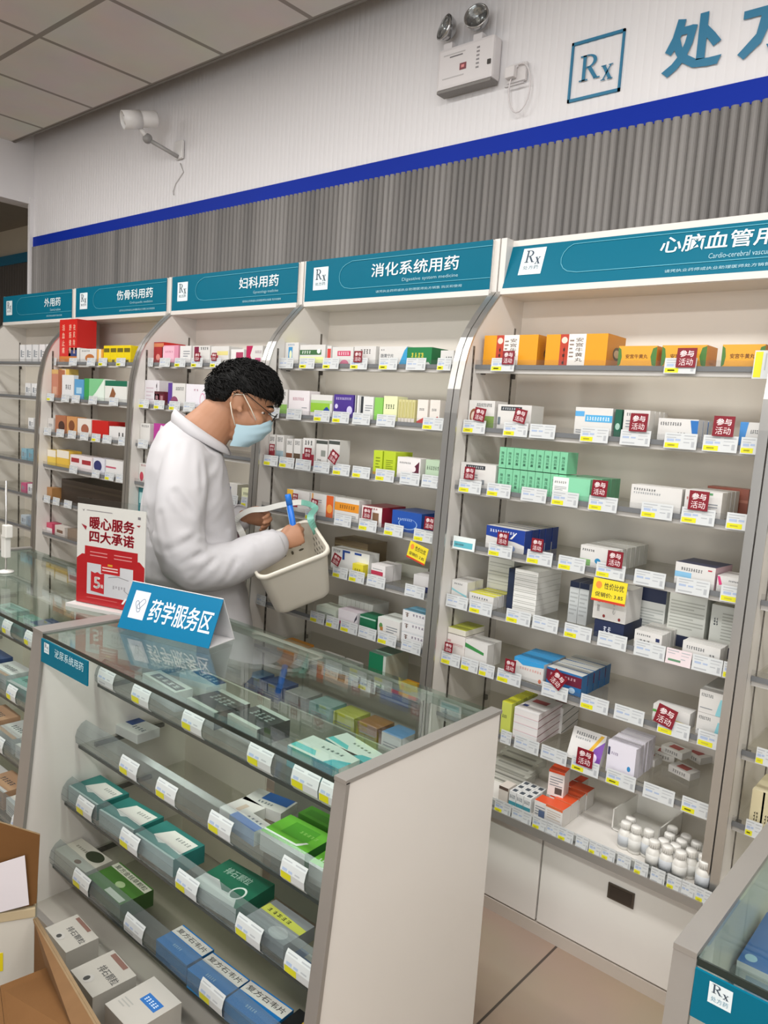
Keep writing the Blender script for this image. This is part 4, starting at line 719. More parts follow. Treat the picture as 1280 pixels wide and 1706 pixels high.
('medicine_box', 'front one of two white boxes with green bar, sixth shelf, cardiovascular cabinet', 22,[-1.3945, 2.168, 0.7805],[0.0934, 0.0405, 0.0796], -2.2, 0, 34),
('medicine_box', 'second from front of two white boxes with green bar, sixth shelf, cardiovascular cabinet', 22,[-1.3945, 2.213, 0.7805],[0.0934, 0.0405, 0.0796], 0.0, 0, 34),
('medicine_box', 'front one of three white boxes with blue tops, sixth shelf, cardiovascular cabinet', 23,[-1.1884, 2.168, 0.7805],[0.1121, 0.0455, 0.0685], -2.2, 0, 35),
('medicine_box', 'second from front of three white boxes with blue tops, sixth shelf, cardiovascular cabinet', 23,[-1.1884, 2.218, 0.7805],[0.1121, 0.0455, 0.0685], 0.0, 0, 35),
('medicine_box', 'third from front of three white boxes with blue tops, sixth shelf, cardiovascular cabinet', 23,[-1.1884, 2.268, 0.7805],[0.1121, 0.0455, 0.0685], 2.2, 0, 35),
('medicine_box', 'front one of five blue boxes with maroon band, sixth shelf, cardiovascular cabinet', 24,[-1.0617, 2.168, 0.7805],[0.1239, 0.0375, 0.0668], -2.2, 0, 36),
('medicine_box', 'second from front of five blue boxes with maroon band, sixth shelf, cardiovascular cabinet', 24,[-1.0617, 2.21, 0.7805],[0.1239, 0.0375, 0.0668], 0.0, 0, 36),
('medicine_box', 'third from front of five blue boxes with maroon band, sixth shelf, cardiovascular cabinet', 24,[-1.0617, 2.252, 0.7805],[0.1239, 0.0375, 0.0668], 2.2, 0, 36),
('medicine_box', 'fourth from front of five blue boxes with maroon band, sixth shelf, cardiovascular cabinet', 24,[-1.0617, 2.294, 0.7805],[0.1239, 0.0375, 0.0668], -1.1, 0, 36),
('medicine_box', 'fifth from front of five blue boxes with maroon band, sixth shelf, cardiovascular cabinet', 24,[-1.0617, 2.336, 0.7805],[0.1239, 0.0375, 0.0668], 1.1, 0, 36),
('medicine_box', 'white box with yellow swoosh on sixth shelf, cardiovascular cabinet', 21,[-0.7213, 2.168, 0.7805],[0.1057, 0.0485, 0.049], 0, 0, 37),
('medicine_box', 'lowest of two white boxes with teal corner, sixth shelf, cardiovascular cabinet', 25,[-0.6122, 2.168, 0.7805],[0.075, 0.1585, 0.0642], 0, 0, 38),
('medicine_box', 'topmost of two white boxes with teal corner, sixth shelf, cardiovascular cabinet', 25,[-0.6122, 2.168, 0.8455],[0.075, 0.1585, 0.0642], 0, 0, 38),
('medicine_box', 'front one of five yellow green boxes, seventh shelf, cardiovascular cabinet', 26,[-1.2524, 2.163, 0.5805],[0.0374, 0.0305, 0.1092], -2.2, 0, 39),
('medicine_box', 'second from front of five yellow green boxes, seventh shelf, cardiovascular cabinet', 26,[-1.2524, 2.198, 0.5805],[0.0374, 0.0305, 0.1092], 0.0, 0, 39),
('medicine_box', 'third from front of five yellow green boxes, seventh shelf, cardiovascular cabinet', 26,[-1.2524, 2.233, 0.5805],[0.0374, 0.0305, 0.1092], 2.2, 0, 39),
('medicine_box', 'fourth from front of five yellow green boxes, seventh shelf, cardiovascular cabinet', 26,[-1.2524, 2.268, 0.5805],[0.0374, 0.0305, 0.1092], -1.1, 0, 39),
('medicine_box', 'fifth from front of five yellow green boxes, seventh shelf, cardiovascular cabinet', 26,[-1.2524, 2.303, 0.5805],[0.0374, 0.0305, 0.1092], 1.1, 0, 39),
('medicine_box', 'lowest of four stacked white red edged boxes, seventh shelf, cardiovascular cabinet', 27,[-1.1777, 2.163, 0.5805],[0.0903, 0.1585, 0.0255], 0, 0, 40),
('medicine_box', 'second from bottom of four stacked white red edged boxes, seventh shelf, cardiovascular cabinet', 27,[-1.1777, 2.163, 0.6067],[0.0903, 0.1585, 0.0255], 0, 0, 40),
('medicine_box', 'third from bottom of four stacked white red edged boxes, seventh shelf, cardiovascular cabinet', 27,[-1.1777, 2.163, 0.633],[0.0903, 0.1585, 0.0255], 0, 0, 40),
('medicine_box', 'topmost of four stacked white red edged boxes, seventh shelf, cardiovascular cabinet', 27,[-1.1777, 2.163, 0.6592],[0.0903, 0.1585, 0.0255], 0, 0, 40),
('medicine_box', 'lowest of three flat white boxes further back, seventh shelf, cardiovascular cabinet', 28,[-1.1593, 2.313, 0.5805],[0.0723, 0.1185, 0.0292], 0, 0, 41),
('medicine_box', 'second from bottom of three flat white boxes further back, seventh shelf, cardiovascular cabinet', 28,[-1.1593, 2.313, 0.6105],[0.0723, 0.1185, 0.0292], 0, 0, 41),
('medicine_box', 'topmost of three flat white boxes further back, seventh shelf, cardiovascular cabinet', 28,[-1.1593, 2.313, 0.6405],[0.0723, 0.1185, 0.0292], 0, 0, 41),
('medicine_box', 'white box with purple and yellow heart design on seventh shelf, cardiovascular cabinet', 29,[-0.9716, 2.163, 0.5805],[0.1099, 0.0285, 0.0992], 0, -24, 42),
('medicine_box', 'front one of five lilac white boxes, seventh shelf, cardiovascular cabinet', 30,[-0.8504, 2.163, 0.5805],[0.0907, 0.0255, 0.0992], -4, 0, 43),
('medicine_box', 'second from front of five lilac white boxes, seventh shelf, cardiovascular cabinet', 30,[-0.8504, 2.193, 0.5805],[0.0907, 0.0255, 0.0992], 0, 0, 43),
('medicine_box', 'third from front of five lilac white boxes, seventh shelf, cardiovascular cabinet', 30,[-0.8504, 2.223, 0.5805],[0.0907, 0.0255, 0.0992], 4, 0, 43),
('medicine_box', 'fourth from front of five lilac white boxes, seventh shelf, cardiovascular cabinet', 30,[-0.8504, 2.253, 0.5805],[0.0907, 0.0255, 0.0992], -2, 0, 43),
('medicine_box', 'fifth from front of five lilac white boxes, seventh shelf, cardiovascular cabinet', 30,[-0.8504, 2.283, 0.5805],[0.0907, 0.0255, 0.0992], 2, 0, 43),
('medicine_box', 'small white red topped box, alone, beyond the lilac row on seventh shelf, cardiovascular cabinet', 31,[-0.8375, 2.3116, 0.5805],[0.075, 0.05, 0.022], -6, 0, 44),
('medicine_box', 'small white box lying flat behind the gap on seventh shelf, cardiovascular cabinet', 31,[-0.8042, 2.3799, 0.5805],[0.075, 0.05, 0.022], 6, 0, 44),
('medicine_box', 'small white box stacked at an angle on seventh shelf, cardiovascular cabinet', 31,[-0.7777, 2.3822, 0.6035],[0.075, 0.05, 0.022], -14, 0, 44),
('medicine_box', 'small white box turned toward the post on seventh shelf, cardiovascular cabinet', 31,[-0.739, 2.4549, 0.5805],[0.075, 0.05, 0.022], -24, 0, 44),
('medicine_box', 'small white red topped box nearest the shelf edge on seventh shelf, cardiovascular cabinet', 31,[-0.7242, 2.307, 0.5805],[0.075, 0.05, 0.022], -16, 0, 44),
('medicine_box', 'first of five pale grey flat boxes, lower layer, bottom deck, cardiovascular cabinet', 32,[-1.2589, 2.208, 0.3855],[0.15, 0.045, 0.021], 0, 0, 45),
('medicine_box', 'first of five pale grey flat boxes, upper layer, bottom deck, cardiovascular cabinet', 32,[-1.2589, 2.208, 0.4075],[0.15, 0.045, 0.021], 0, 0, 45),
('medicine_box', 'second of five pale grey flat boxes, lower layer, bottom deck, cardiovascular cabinet', 32,[-1.2697, 2.252, 0.3855],[0.15, 0.045, 0.021], 0, 0, 45),
('medicine_box', 'second of five pale grey flat boxes, upper layer, bottom deck, cardiovascular cabinet', 32,[-1.2697, 2.252, 0.4075],[0.15, 0.045, 0.021], 0, 0, 45),
('medicine_box', 'third of five pale grey flat boxes, lower layer, bottom deck, cardiovascular cabinet', 32,[-1.2808, 2.2974, 0.3855],[0.15, 0.045, 0.021], 0, 0, 45),
('medicine_box', 'third of five pale grey flat boxes, upper layer, bottom deck, cardiovascular cabinet', 32,[-1.2808, 2.2974, 0.4075],[0.15, 0.045, 0.021], 0, 0, 45),
('medicine_box', 'fourth of five pale grey flat boxes, lower layer, bottom deck, cardiovascular cabinet', 32,[-1.2923, 2.3442, 0.3855],[0.15, 0.045, 0.021], 0, 0, 45),
('medicine_box', 'fourth of five pale grey flat boxes, upper layer, bottom deck, cardiovascular cabinet', 32,[-1.2923, 2.3442, 0.4075],[0.15, 0.045, 0.021], 0, 0, 45),
('medicine_box', 'fifth of five pale grey flat boxes, lower layer, bottom deck, cardiovascular cabinet', 32,[-1.3042, 2.3926, 0.3855],[0.15, 0.045, 0.021], 0, 0, 45),
('medicine_box', 'fifth of five pale grey flat boxes, upper layer, bottom deck, cardiovascular cabinet', 32,[-1.3042, 2.3926, 0.4075],[0.15, 0.045, 0.021], 0, 0, 45),
('medicine_box', 'cream box with dark lid strip on bottom deck, cardiovascular cabinet', 33,[-1.197, 2.093, 0.3855],[0.0342, 0.0485, 0.0526], 0, 0, 46),
('medicine_box', 'first from far end and front one of nine teal footed boxes, bottom deck, cardiovascular cabinet', 34,[-1.1622, 2.093, 0.3855],[0.0253, 0.0305, 0.0492], 0, 0, 47),
('medicine_box', 'first from far end and second from front of teal footed boxes, bottom deck, cardiovascular cabinet', 34,[-1.1622, 2.128, 0.3855],[0.0253, 0.0305, 0.0492], 0, 0, 47),
('medicine_box', 'first from far end and third from front of teal footed boxes, bottom deck, cardiovascular cabinet', 34,[-1.1622, 2.163, 0.3855],[0.0253, 0.0305, 0.0492], 0, 0, 47),
('medicine_box', 'second from far end and front one of nine teal footed boxes, bottom deck, cardiovascular cabinet', 34,[-1.1355, 2.093, 0.3855],[0.0253, 0.0305, 0.0492], 0, 0, 47),
('medicine_box', 'second from far end and second from front of teal footed boxes, bottom deck, cardiovascular cabinet', 34,[-1.1355, 2.128, 0.3855],[0.0253, 0.0305, 0.0492], 0, 0, 47),
('medicine_box', 'second from far end and third from front of teal footed boxes, bottom deck, cardiovascular cabinet', 34,[-1.1355, 2.163, 0.3855],[0.0253, 0.0305, 0.0492], 0, 0, 47),
('medicine_box', 'third from far end and front one of nine teal footed boxes, bottom deck, cardiovascular cabinet', 34,[-1.1087, 2.093, 0.3855],[0.0253, 0.0305, 0.0492], 0, 0, 47),
('medicine_box', 'third from far end and second from front of teal footed boxes, bottom deck, cardiovascular cabinet', 34,[-1.1087, 2.128, 0.3855],[0.0253, 0.0305, 0.0492], 0, 0, 47),
('medicine_box', 'third from far end and third from front of teal footed boxes, bottom deck, cardiovascular cabinet', 34,[-1.1087, 2.163, 0.3855],[0.0253, 0.0305, 0.0492], 0, 0, 47),
('medicine_box', 'orange topped white box on bottom deck, cardiovascular cabinet', 33,[-1.0621, 2.093, 0.3855],[0.0418, 0.0485, 0.0542], 0, 0, 48),
('medicine_box', 'front one of four orange topped boxes, near column, bottom deck, cardiovascular cabinet', 35,[-1.0118, 2.088, 0.3855],[0.0584, 0.0505, 0.0592], -2.2, 0, 49),
('medicine_box', 'second from front of four orange topped boxes, near column, bottom deck, cardiovascular cabinet', 35,[-1.0118, 2.143, 0.3855],[0.0584, 0.0505, 0.0592], 0.0, 0, 49),
('medicine_box', 'third from front of four orange topped boxes, near column, bottom deck, cardiovascular cabinet', 35,[-1.0118, 2.198, 0.3855],[0.0584, 0.0505, 0.0592], 2.2, 0, 49),
('medicine_box', 'fourth from front of four orange topped boxes, near column, bottom deck, cardiovascular cabinet', 35,[-1.0118, 2.253, 0.3855],[0.0584, 0.0505, 0.0592], -1.1, 0, 49),
('medicine_box', 'orange topped box standing on other orange topped boxes, bottom deck', 36,[-1.0466, 2.155, 0.4425],[0.052, 0.05, 0.085], 8, 0, 50),
('medicine_box', 'front one of four orange topped boxes, far column, bottom deck, cardiovascular cabinet', 37,[-1.0476, 2.149, 0.3855],[0.0297, 0.0505, 0.0547], -2.2, 0, 51),
('medicine_box', 'second from front of four orange topped boxes, far column, bottom deck, cardiovascular cabinet', 37,[-1.0476, 2.204, 0.3855],[0.0297, 0.0505, 0.0547], 0.0, 0, 51),
('medicine_box', 'third from front of four orange topped boxes, far column, bottom deck, cardiovascular cabinet', 37,[-1.0476, 2.259, 0.3855],[0.0297, 0.0505, 0.0547], 2.2, 0, 51),
('medicine_box', 'fourth from front of four orange topped boxes, far column, bottom deck, cardiovascular cabinet', 37,[-1.0476, 2.314, 0.3855],[0.0297, 0.0505, 0.0547], -1.1, 0, 51),
('medicine_box', 'nearer to the post cream box with dark print, inside the near-end cabinet', 38,[-0.4686, 2.163, 0.5805],[0.032, 0.13, 0.1], 0, 0, 52),
('medicine_box', 'second cream box with dark print, inside the near-end cabinet', 38,[-0.4414, 2.163, 0.5805],[0.032, 0.13, 0.1], 0, 0, 52),
('medicine_box', 'white box with blue picture, yellow lid on top shelf, digestive cabinet', 39,[-2.4749, 2.233, 1.7955],[0.0828, 0.0785, 0.0924], 0, 0, 53),
('medicine_box', 'white box with green label on top shelf, digestive cabinet', 39,[-2.3492, 2.233, 1.7955],[0.1499, 0.0785, 0.0817], 0, 0, 54),
('medicine_box', 'narrow white box with red spine on top shelf, digestive cabinet', 39,[-2.2514, 2.233, 1.7955],[0.0244, 0.0785, 0.0766], 0, 0, 55),
('medicine_box', 'white box with pink oval title on top shelf, digestive cabinet', 39,[-2.175, 2.233, 1.7955],[0.115, 0.0785, 0.0716], 0, 0, 56),
('medicine_box', 'white box with black title letters on top shelf, digestive cabinet', 39,[-2.0556, 2.233, 1.7955],[0.1136, 0.0785, 0.0731], 0, 0, 57),
('medicine_box', 'white 肠胃宁片 box with blue end on top shelf, digestive cabinet', 39,[-1.9115, 2.233, 1.7955],[0.138, 0.0785, 0.0706], 0, 0, 58),
('medicine_box', 'green box with yellow lettering on top shelf, digestive cabinet', 39,[-1.7872, 2.233, 1.7955],[0.1177, 0.0985, 0.0669], 0, 0, 59),
('medicine_box', 'small white box beside green box on top shelf, digestive cabinet', 39,[-1.6588, 2.233, 1.7955],[0.0573, 0.0685, 0.0548], 0, 0, 60),
('medicine_box', 'white green box partly hidden by head on second shelf, digestive cabinet', 40,[-2.4622, 2.188, 1.5855],[0.0483, 0.0585, 0.1036], 0, 0, 61),
('medicine_box', 'pale pink white box on second shelf, digestive cabinet', 40,[-2.3663, 2.188, 1.5855],[0.1235, 0.0585, 0.1016], 0, 0, 62),
('medicine_box', 'white box with lime band and blue bottle on second shelf, digestive cabinet', 40,[-2.234, 2.188, 1.5855],[0.1216, 0.0585, 0.0882], 0, 0, 63),
('medicine_box', 'purple box with white roundel on second shelf, digestive cabinet', 40,[-2.1106, 2.188, 1.5855],[0.1052, 0.0585, 0.0928], 0, 0, 64),
('medicine_box', 'dark edged white box on second shelf, digestive cabinet', 40,[-2.0382, 2.188, 1.5855],[0.0213, 0.0585, 0.0924], 0, 0, 65),
('medicine_box', 'white box with dark vertical band on second shelf, digestive cabinet', 40,[-1.9882, 2.188, 1.5855],[0.0675, 0.0485, 0.0888], 0, 0, 66),
('medicine_box', 'plain lime green box on second shelf, digestive cabinet', 40,[-1.9271, 2.188, 1.5855],[0.0403, 0.0485, 0.0873], 0, 0, 67),
('medicine_box', 'pale yellow box with dark title on second shelf, digestive cabinet', 40,[-1.8695, 2.188, 1.5855],[0.0654, 0.0585, 0.0944], 0, 0, 68),
('medicine_box', 'first from far end of five slim yellowish boxes, second shelf, digestive cabinet', 41,[-1.8223, 2.188, 1.5855],[0.0143, 0.0385, 0.0842], 0, 0, 69),
('medicine_box', 'second from far end of five slim yellowish boxes, second shelf, digestive cabinet', 41,[-1.8066, 2.188, 1.5855],[0.0143, 0.0385, 0.0842], 0, 0, 69),
('medicine_box', 'third from far end of five slim yellowish boxes, second shelf, digestive cabinet', 41,[-1.7908, 2.188, 1.5855],[0.0143, 0.0385, 0.0842], 0, 0, 69),
('medicine_box', 'fourth from far end of five slim yellowish boxes, second shelf, digestive cabinet', 41,[-1.7751, 2.188, 1.5855],[0.0143, 0.0385, 0.0842], 0, 0, 69),
('medicine_box', 'fifth from far end of five slim yellowish boxes, second shelf, digestive cabinet', 41,[-1.7593, 2.188, 1.5855],[0.0143, 0.0385, 0.0842], 0, 0, 69),
('medicine_box', 'white box with red base on second shelf, digestive cabinet', 40,[-1.7169, 2.188, 1.5855],[0.047, 0.0585, 0.0869], 0, 0, 70),
('medicine_box', 'white box with red sash on second shelf, digestive cabinet', 40,[-1.6616, 2.188, 1.5855],[0.0442, 0.0585, 0.0876], 0, 0, 71),
('medicine_box', 'white box with red base panel on third shelf, digestive cabinet', 42,[-2.497, 2.168, 1.3855],[0.0385, 0.0585, 0.1113], 0, 0, 72),
('medicine_box', 'white box with grey blue picture on third shelf, digestive cabinet', 42,[-2.4472, 2.168, 1.3855],[0.0451, 0.0585, 0.1122], 0, 0, 73),
('medicine_box', 'white box with brown herb picture on third shelf, digestive cabinet', 42,[-2.3881, 2.168, 1.3855],[0.0368, 0.0585, 0.1008], 0, 0, 74),
('medicine_box', 'white box with dark herb picture on third shelf, digestive cabinet', 42,[-2.3405, 2.168, 1.3855],[0.039, 0.0585, 0.104], 0, 0, 75),
('medicine_box', 'white box with red foot on third shelf, digestive cabinet', 42,[-2.273, 2.168, 1.3855],[0.0674, 0.0585, 0.1103], 0, 0, 76),
('medicine_box', 'white box with black cap stripe on third shelf, digestive cabinet', 42,[-2.197, 2.168, 1.3855],[0.0633, 0.0585, 0.1101], 0, 0, 77),
('medicine_box', 'white box with black cap stripe, nearer the gap on third shelf, digestive cabinet', 42,[-2.1278, 2.168, 1.3855],[0.0604, 0.0585, 0.1136], 0, 0, 78),
('medicine_box', 'lime box with small print on third shelf, digestive cabinet', 42,[-1.896, 2.168, 1.3855],[0.0434, 0.0785, 0.0907], 0, 0, 79),
('medicine_box', 'wider lime box on third shelf, digestive cabinet', 42,[-1.8387, 2.168, 1.3855],[0.0568, 0.0985, 0.0909], 0, 0, 80),
('medicine_box', 'white box with maroon wave on third shelf, digestive cabinet', 42,[-1.7465, 2.168, 1.3855],[0.1075, 0.0585, 0.0763], 0, 0, 81),
('medicine_box', 'pale green box by the post on third shelf, digestive cabinet', 42,[-1.6355, 2.168, 1.3855],[0.0662, 0.0585, 0.077], 0, 0, 82),
('medicine_box', 'white box with yellow corner on fourth shelf, digestive cabinet', 43,[-2.3206, 2.168, 1.1905],[0.1342, 0.0685, 0.087], 0, 0, 83),
('medicine_box', 'white box with orange red end on fourth shelf, digestive cabinet', 43,[-2.1798, 2.168, 1.1905],[0.1301, 0.0685, 0.0869], 0, 0, 84),
('medicine_box', 'white box with wide orange panel on fourth shelf, digestive cabinet', 43,[-2.0413, 2.168, 1.1905],[0.1296, 0.0685, 0.0859], 0, 0, 85),
('medicine_box', 'white box with brown picture panel on fourth shelf, digestive cabinet', 43,[-1.9091, 2.168, 1.1905],[0.1018, 0.1385, 0.0724], 0, 0, 86),
('medicine_box', 'royal blue carton with pale arc on fourth shelf, digestive cabinet', 43,[-1.7384, 2.168, 1.1905],[0.1378, 0.1385, 0.0744], 0, 0, 87),
('medicine_box', 'large brown carton at the back on fifth shelf, digestive cabinet', 44,[-2.0995, 2.268, 0.9855],[0.1851, 0.1185, 0.1092], 0, 0, 88),
('medicine_box', 'long white box with blue marks on fifth shelf, digestive cabinet', 44,[-2.0358, 2.198, 0.9855],[0.205, 0.0585, 0.0842], 0, 0, 89),
('medicine_box', 'small yellow card box on fifth shelf, digestive cabinet', 44,[-1.9636, 2.168, 0.9855],[0.0554, 0.0285, 0.0459], 0, 0, 90),
('medicine_box', 'front one of two white boxes with crimson stripe, fifth shelf, digestive cabinet', 45,[-1.8586, 2.168, 0.9855],[0.0719, 0.0455, 0.0615], -2.2, 0, 91),
('medicine_box', 'second from front of two white boxes with crimson stripe, fifth shelf, digestive cabinet', 45,[-1.8586, 2.218, 0.9855],[0.0719, 0.0455, 0.0615], 0.0, 0, 91),
('medicine_box', 'wide grey glass tray box on fifth shelf, digestive cabinet', 44,[-1.8272, 2.328, 0.9855],[0.1669, 0.1185, 0.0492], 0, 0, 92),
('medicine_box', 'white box with navy corner on fifth shelf, digestive cabinet', 44,[-1.647, 2.168, 0.9855],[0.0785, 0.0785, 0.0586], 0, 0, 93),
('medicine_box', 'flat pale green box by the basket on sixth shelf, digestive cabinet', 46,[-2.1217, 2.168, 0.7805],[0.1103, 0.0785, 0.0442], 0, 0, 94),
('medicine_box', 'first from far end of eight slim grey boxes, sixth shelf, digestive cabinet', 47,[-2.1385, 2.268, 0.7805],[0.0225, 0.0985, 0.0742], 0, 0, 95),
('medicine_box', 'second from far end of eight slim grey boxes, sixth shelf, digestive cabinet', 47,[-2.1145, 2.268, 0.7805],[0.0225, 0.0985, 0.0742], 0, 0, 95),
('medicine_box', 'third from far end of eight slim grey boxes, sixth shelf, digestive cabinet', 47,[-2.0905, 2.268, 0.7805],[0.0225, 0.0985, 0.0742], 0, 0, 95),
('medicine_box', 'fourth from far end of eight slim grey boxes, sixth shelf, digestive cabinet', 47,[-2.0665, 2.268, 0.7805],[0.0225, 0.0985, 0.0742], 0, 0, 95),
('medicine_box', 'fifth from far end of eight slim grey boxes, sixth shelf, digestive cabinet', 47,[-2.0424, 2.268, 0.7805],[0.0225, 0.0985, 0.0742], 0, 0, 95),
('medicine_box', 'sixth from far end of eight slim grey boxes, sixth shelf, digestive cabinet', 47,[-2.0184, 2.268, 0.7805],[0.0225, 0.0985, 0.0742], 0, 0, 95),
('medicine_box', 'seventh from far end of eight slim grey boxes, sixth shelf, digestive cabinet', 47,[-1.9944, 2.268, 0.7805],[0.0225, 0.0985, 0.0742], 0, 0, 95),
('medicine_box', 'eighth from far end of eight slim grey boxes, sixth shelf, digestive cabinet', 47,[-1.9704, 2.268, 0.7805],[0.0225, 0.0985, 0.0742], 0, 0, 95),
('medicine_box', 'white box with magenta edge on sixth shelf, digestive cabinet', 46,[-1.9969, 2.163, 0.7805],[0.1006, 0.0685, 0.0592], 0, 0, 96),
('medicine_box', 'dark green box with pale stripe on sixth shelf, digestive cabinet', 46,[-1.8946, 2.168, 0.7805],[0.0806, 0.0685, 0.0592], 0, 0, 97),
('medicine_box', 'white box with small picture on sixth shelf, digestive cabinet', 46,[-1.7893, 2.168, 0.7805],[0.1078, 0.0985, 0.07], 0, 0, 98),
('medicine_box', 'lowest of three white boxes, blue lid, sixth shelf, digestive cabinet', 48,[-1.6674, 2.168, 0.7805],[0.1156, 0.0785, 0.0409], 0, 0, 99),
('medicine_box', 'second from bottom of three white boxes, blue lid, sixth shelf, digestive cabinet', 48,[-1.6674, 2.168, 0.8222],[0.1156, 0.0785, 0.0409], 0, 0, 99),
('medicine_box', 'topmost of three white boxes, blue lid, sixth shelf, digestive cabinet', 48,[-1.6674, 2.168, 0.8638],[0.1156, 0.0785, 0.0409], 0, 0, 99),
('medicine_box', 'orange carton lying behind the counter on seventh shelf, digestive cabinet', 49,[-2.3304, 2.163, 0.5805],[0.1347, 0.0885, 0.0392], 0, 0, 100),
('medicine_box', 'flat white box next to orange carton on seventh shelf, digestive cabinet', 49,[-2.2282, 2.163, 0.5805],[0.0684, 0.0885, 0.0292], 0, 0, 101),
('medicine_box', 'flat white box in the middle on seventh shelf, digestive cabinet', 49,[-2.1314, 2.163, 0.5805],[0.1066, 0.0885, 0.0342], 0, 0, 102),
('medicine_box', 'flat white box before the gap on seventh shelf, digestive cabinet', 49,[-2.0206, 2.163, 0.5805],[0.0897, 0.0885, 0.0342], 0, 0, 102),
('medicine_box', 'green carton with white edge on seventh shelf, digestive cabinet', 49,[-1.8288, 2.163, 0.5805],[0.0853, 0.1385, 0.1274], 0, 0, 103),
('medicine_box', 'orange and yellow flat carton on seventh shelf, digestive cabinet', 49,[-1.6923, 2.163, 0.5805],[0.1187, 0.0985, 0.0292], 0, 0, 104),
('medicine_box', 'blue and white carton on bottom deck, digestive cabinet', 50,[-2.4761, 2.093, 0.3855],[0.0802, 0.0985, 0.0692], 0, 0, 105),
('medicine_box', 'dark blue carton on bottom deck, digestive cabinet', 50,[-2.3456, 2.093, 0.3855],[0.1276, 0.0985, 0.0692], 0, 0, 106),
('medicine_box', 'grey striped carton on bottom deck, digestive cabinet', 50,[-2.1963, 2.093, 0.3855],[0.1198, 0.0985, 0.0692], 0, 0, 107),
('medicine_box', 'pale teal carton on bottom deck, digestive cabinet', 50,[-2.0555, 2.093, 0.3855],[0.1126, 0.0985, 0.0692], 0, 0, 108),
('medicine_box', 'lime yellow carton on bottom deck, digestive cabinet', 50,[-1.9226, 2.093, 0.3855],[0.106, 0.0985, 0.0692], 0, 0, 109),
('medicine_box', 'brown carton on bottom deck, digestive cabinet', 50,[-1.7968, 2.093, 0.3855],[0.1, 0.0985, 0.0692], 0, 0, 110),
('medicine_box', 'white carton with blue band on bottom deck, digestive cabinet', 50,[-1.6776, 2.093, 0.3855],[0.0944, 0.0985, 0.0692], 0, 0, 111),
('medicine_box', 'red box with dark front, far end on top shelf, gynaecology cabinet', 51,[-3.4722, 2.233, 1.7955],[0.0881, 0.1285, 0.1068], 0, 0, 112),
('medicine_box', 'pink box with pale title on top shelf, gynaecology cabinet', 51,[-3.3709, 2.233, 1.7955],[0.1407, 0.0785, 0.0901], 0, 0, 113),
('medicine_box', 'faint white box on top shelf, gynaecology cabinet', 51,[-3.2407, 2.233, 1.7955],[0.0897, 0.0785, 0.0863], 0, 0, 114),
('medicine_box', 'white box with maroon bottle picture on top shelf, gynaecology cabinet', 51,[-3.1117, 2.233, 1.7955],[0.1356, 0.0785, 0.0853], 0, 0, 115),
('medicine_box', 'white box with yellow stripe on top shelf, gynaecology cabinet', 51,[-2.9682, 2.233, 1.7955],[0.1337, 0.0785, 0.0818], 0, 0, 116),
('medicine_box', 'white box partly behind hair on top shelf, gynaecology cabinet', 51,[-2.8394, 2.233, 1.7955],[0.0919, 0.0785, 0.0672], 0, 0, 117),
('medicine_box', 'white box with crimson curved side on top shelf, gynaecology cabinet', 51,[-2.7197, 2.233, 1.7955],[0.1109, 0.0785, 0.0813], 0, 0, 118),
('medicine_box', 'clear white box with black column on second shelf, gynaecology cabinet', 52,[-3.4519, 2.188, 1.5855],[0.1286, 0.0785, 0.1236], 0, 0, 119),
('medicine_box', 'first from far end of two maroon bottle boxes, second shelf, gynaecology cabinet', 53,[-3.408, 2.188, 1.5855],[0.042, 0.0385, 0.0692], 0, 0, 120),
('medicine_box', 'second from far end of two maroon bottle boxes, second shelf, gynaecology cabinet', 53,[-3.3645, 2.188, 1.5855],[0.042, 0.0385, 0.0692], 0, 0, 120),
('medicine_box', 'white box with purple pot on second shelf, gynaecology cabinet', 52,[-3.2381, 2.188, 1.5855],[0.143, 0.0785, 0.1132], 0, 0, 121),
('medicine_box', 'white box with pink ring on second shelf, gynaecology cabinet', 52,[-3.0817, 2.188, 1.5855],[0.1548, 0.0785, 0.111], 0, 0, 122),
('medicine_box', 'white box with dark title on third shelf, gynaecology cabinet', 54,[-3.4722, 2.168, 1.3855],[0.088, 0.0785, 0.1047], 0, 0, 123),
('medicine_box', 'magenta box with white flap on third shelf, gynaecology cabinet', 54,[-3.332, 2.168, 1.3855],[0.1242, 0.0785, 0.1107], 0, 0, 124),
('medicine_box', 'white box with red mark on fourth shelf, gynaecology cabinet', 55,[-3.477, 2.168, 1.1905],[0.0785, 0.0785, 0.0966], 0, 0, 125),
('medicine_box', 'white box beyond the chin on fourth shelf, gynaecology cabinet', 55,[-2.7623, 2.168, 1.1905],[0.0896, 0.0785, 0.0692], 0, 0, 126),
('medicine_box', 'pale yellow white box beyond the chin on fourth shelf, gynaecology cabinet', 55,[-2.6541, 2.168, 1.1905],[0.0635, 0.0785, 0.0592], 0, 0, 127),
('medicine_box', 'teal box beside the sleeve on fifth shelf, gynaecology cabinet', 56,[-3.4933, 2.168, 0.9855],[0.046, 0.0785, 0.1906], 0, 0, 128),
('medicine_box', 'dark maroon carton beside grey post on fifth shelf, gynaecology cabinet', 56,[-2.726, 2.168, 0.9855],[0.1025, 0.1385, 0.1592], 0, 0, 129),
('medicine_box', 'cream bottle box beside grey post on fifth shelf, gynaecology cabinet', 56,[-2.6337, 2.168, 0.9855],[0.0321, 0.0485, 0.0992], 0, 0, 130),
('medicine_box', 'tall bright red carton on top shelf, orthopaedic cabinet', 57,[-4.412, 2.233, 1.7955],[0.2084, 0.1185, 0.2494], 0, 0, 131),
('medicine_box', 'white box with dark blue square on top shelf, orthopaedic cabinet', 57,[-4.3417, 2.233, 1.7955],[0.1287, 0.0685, 0.0858], 0, 0, 132),
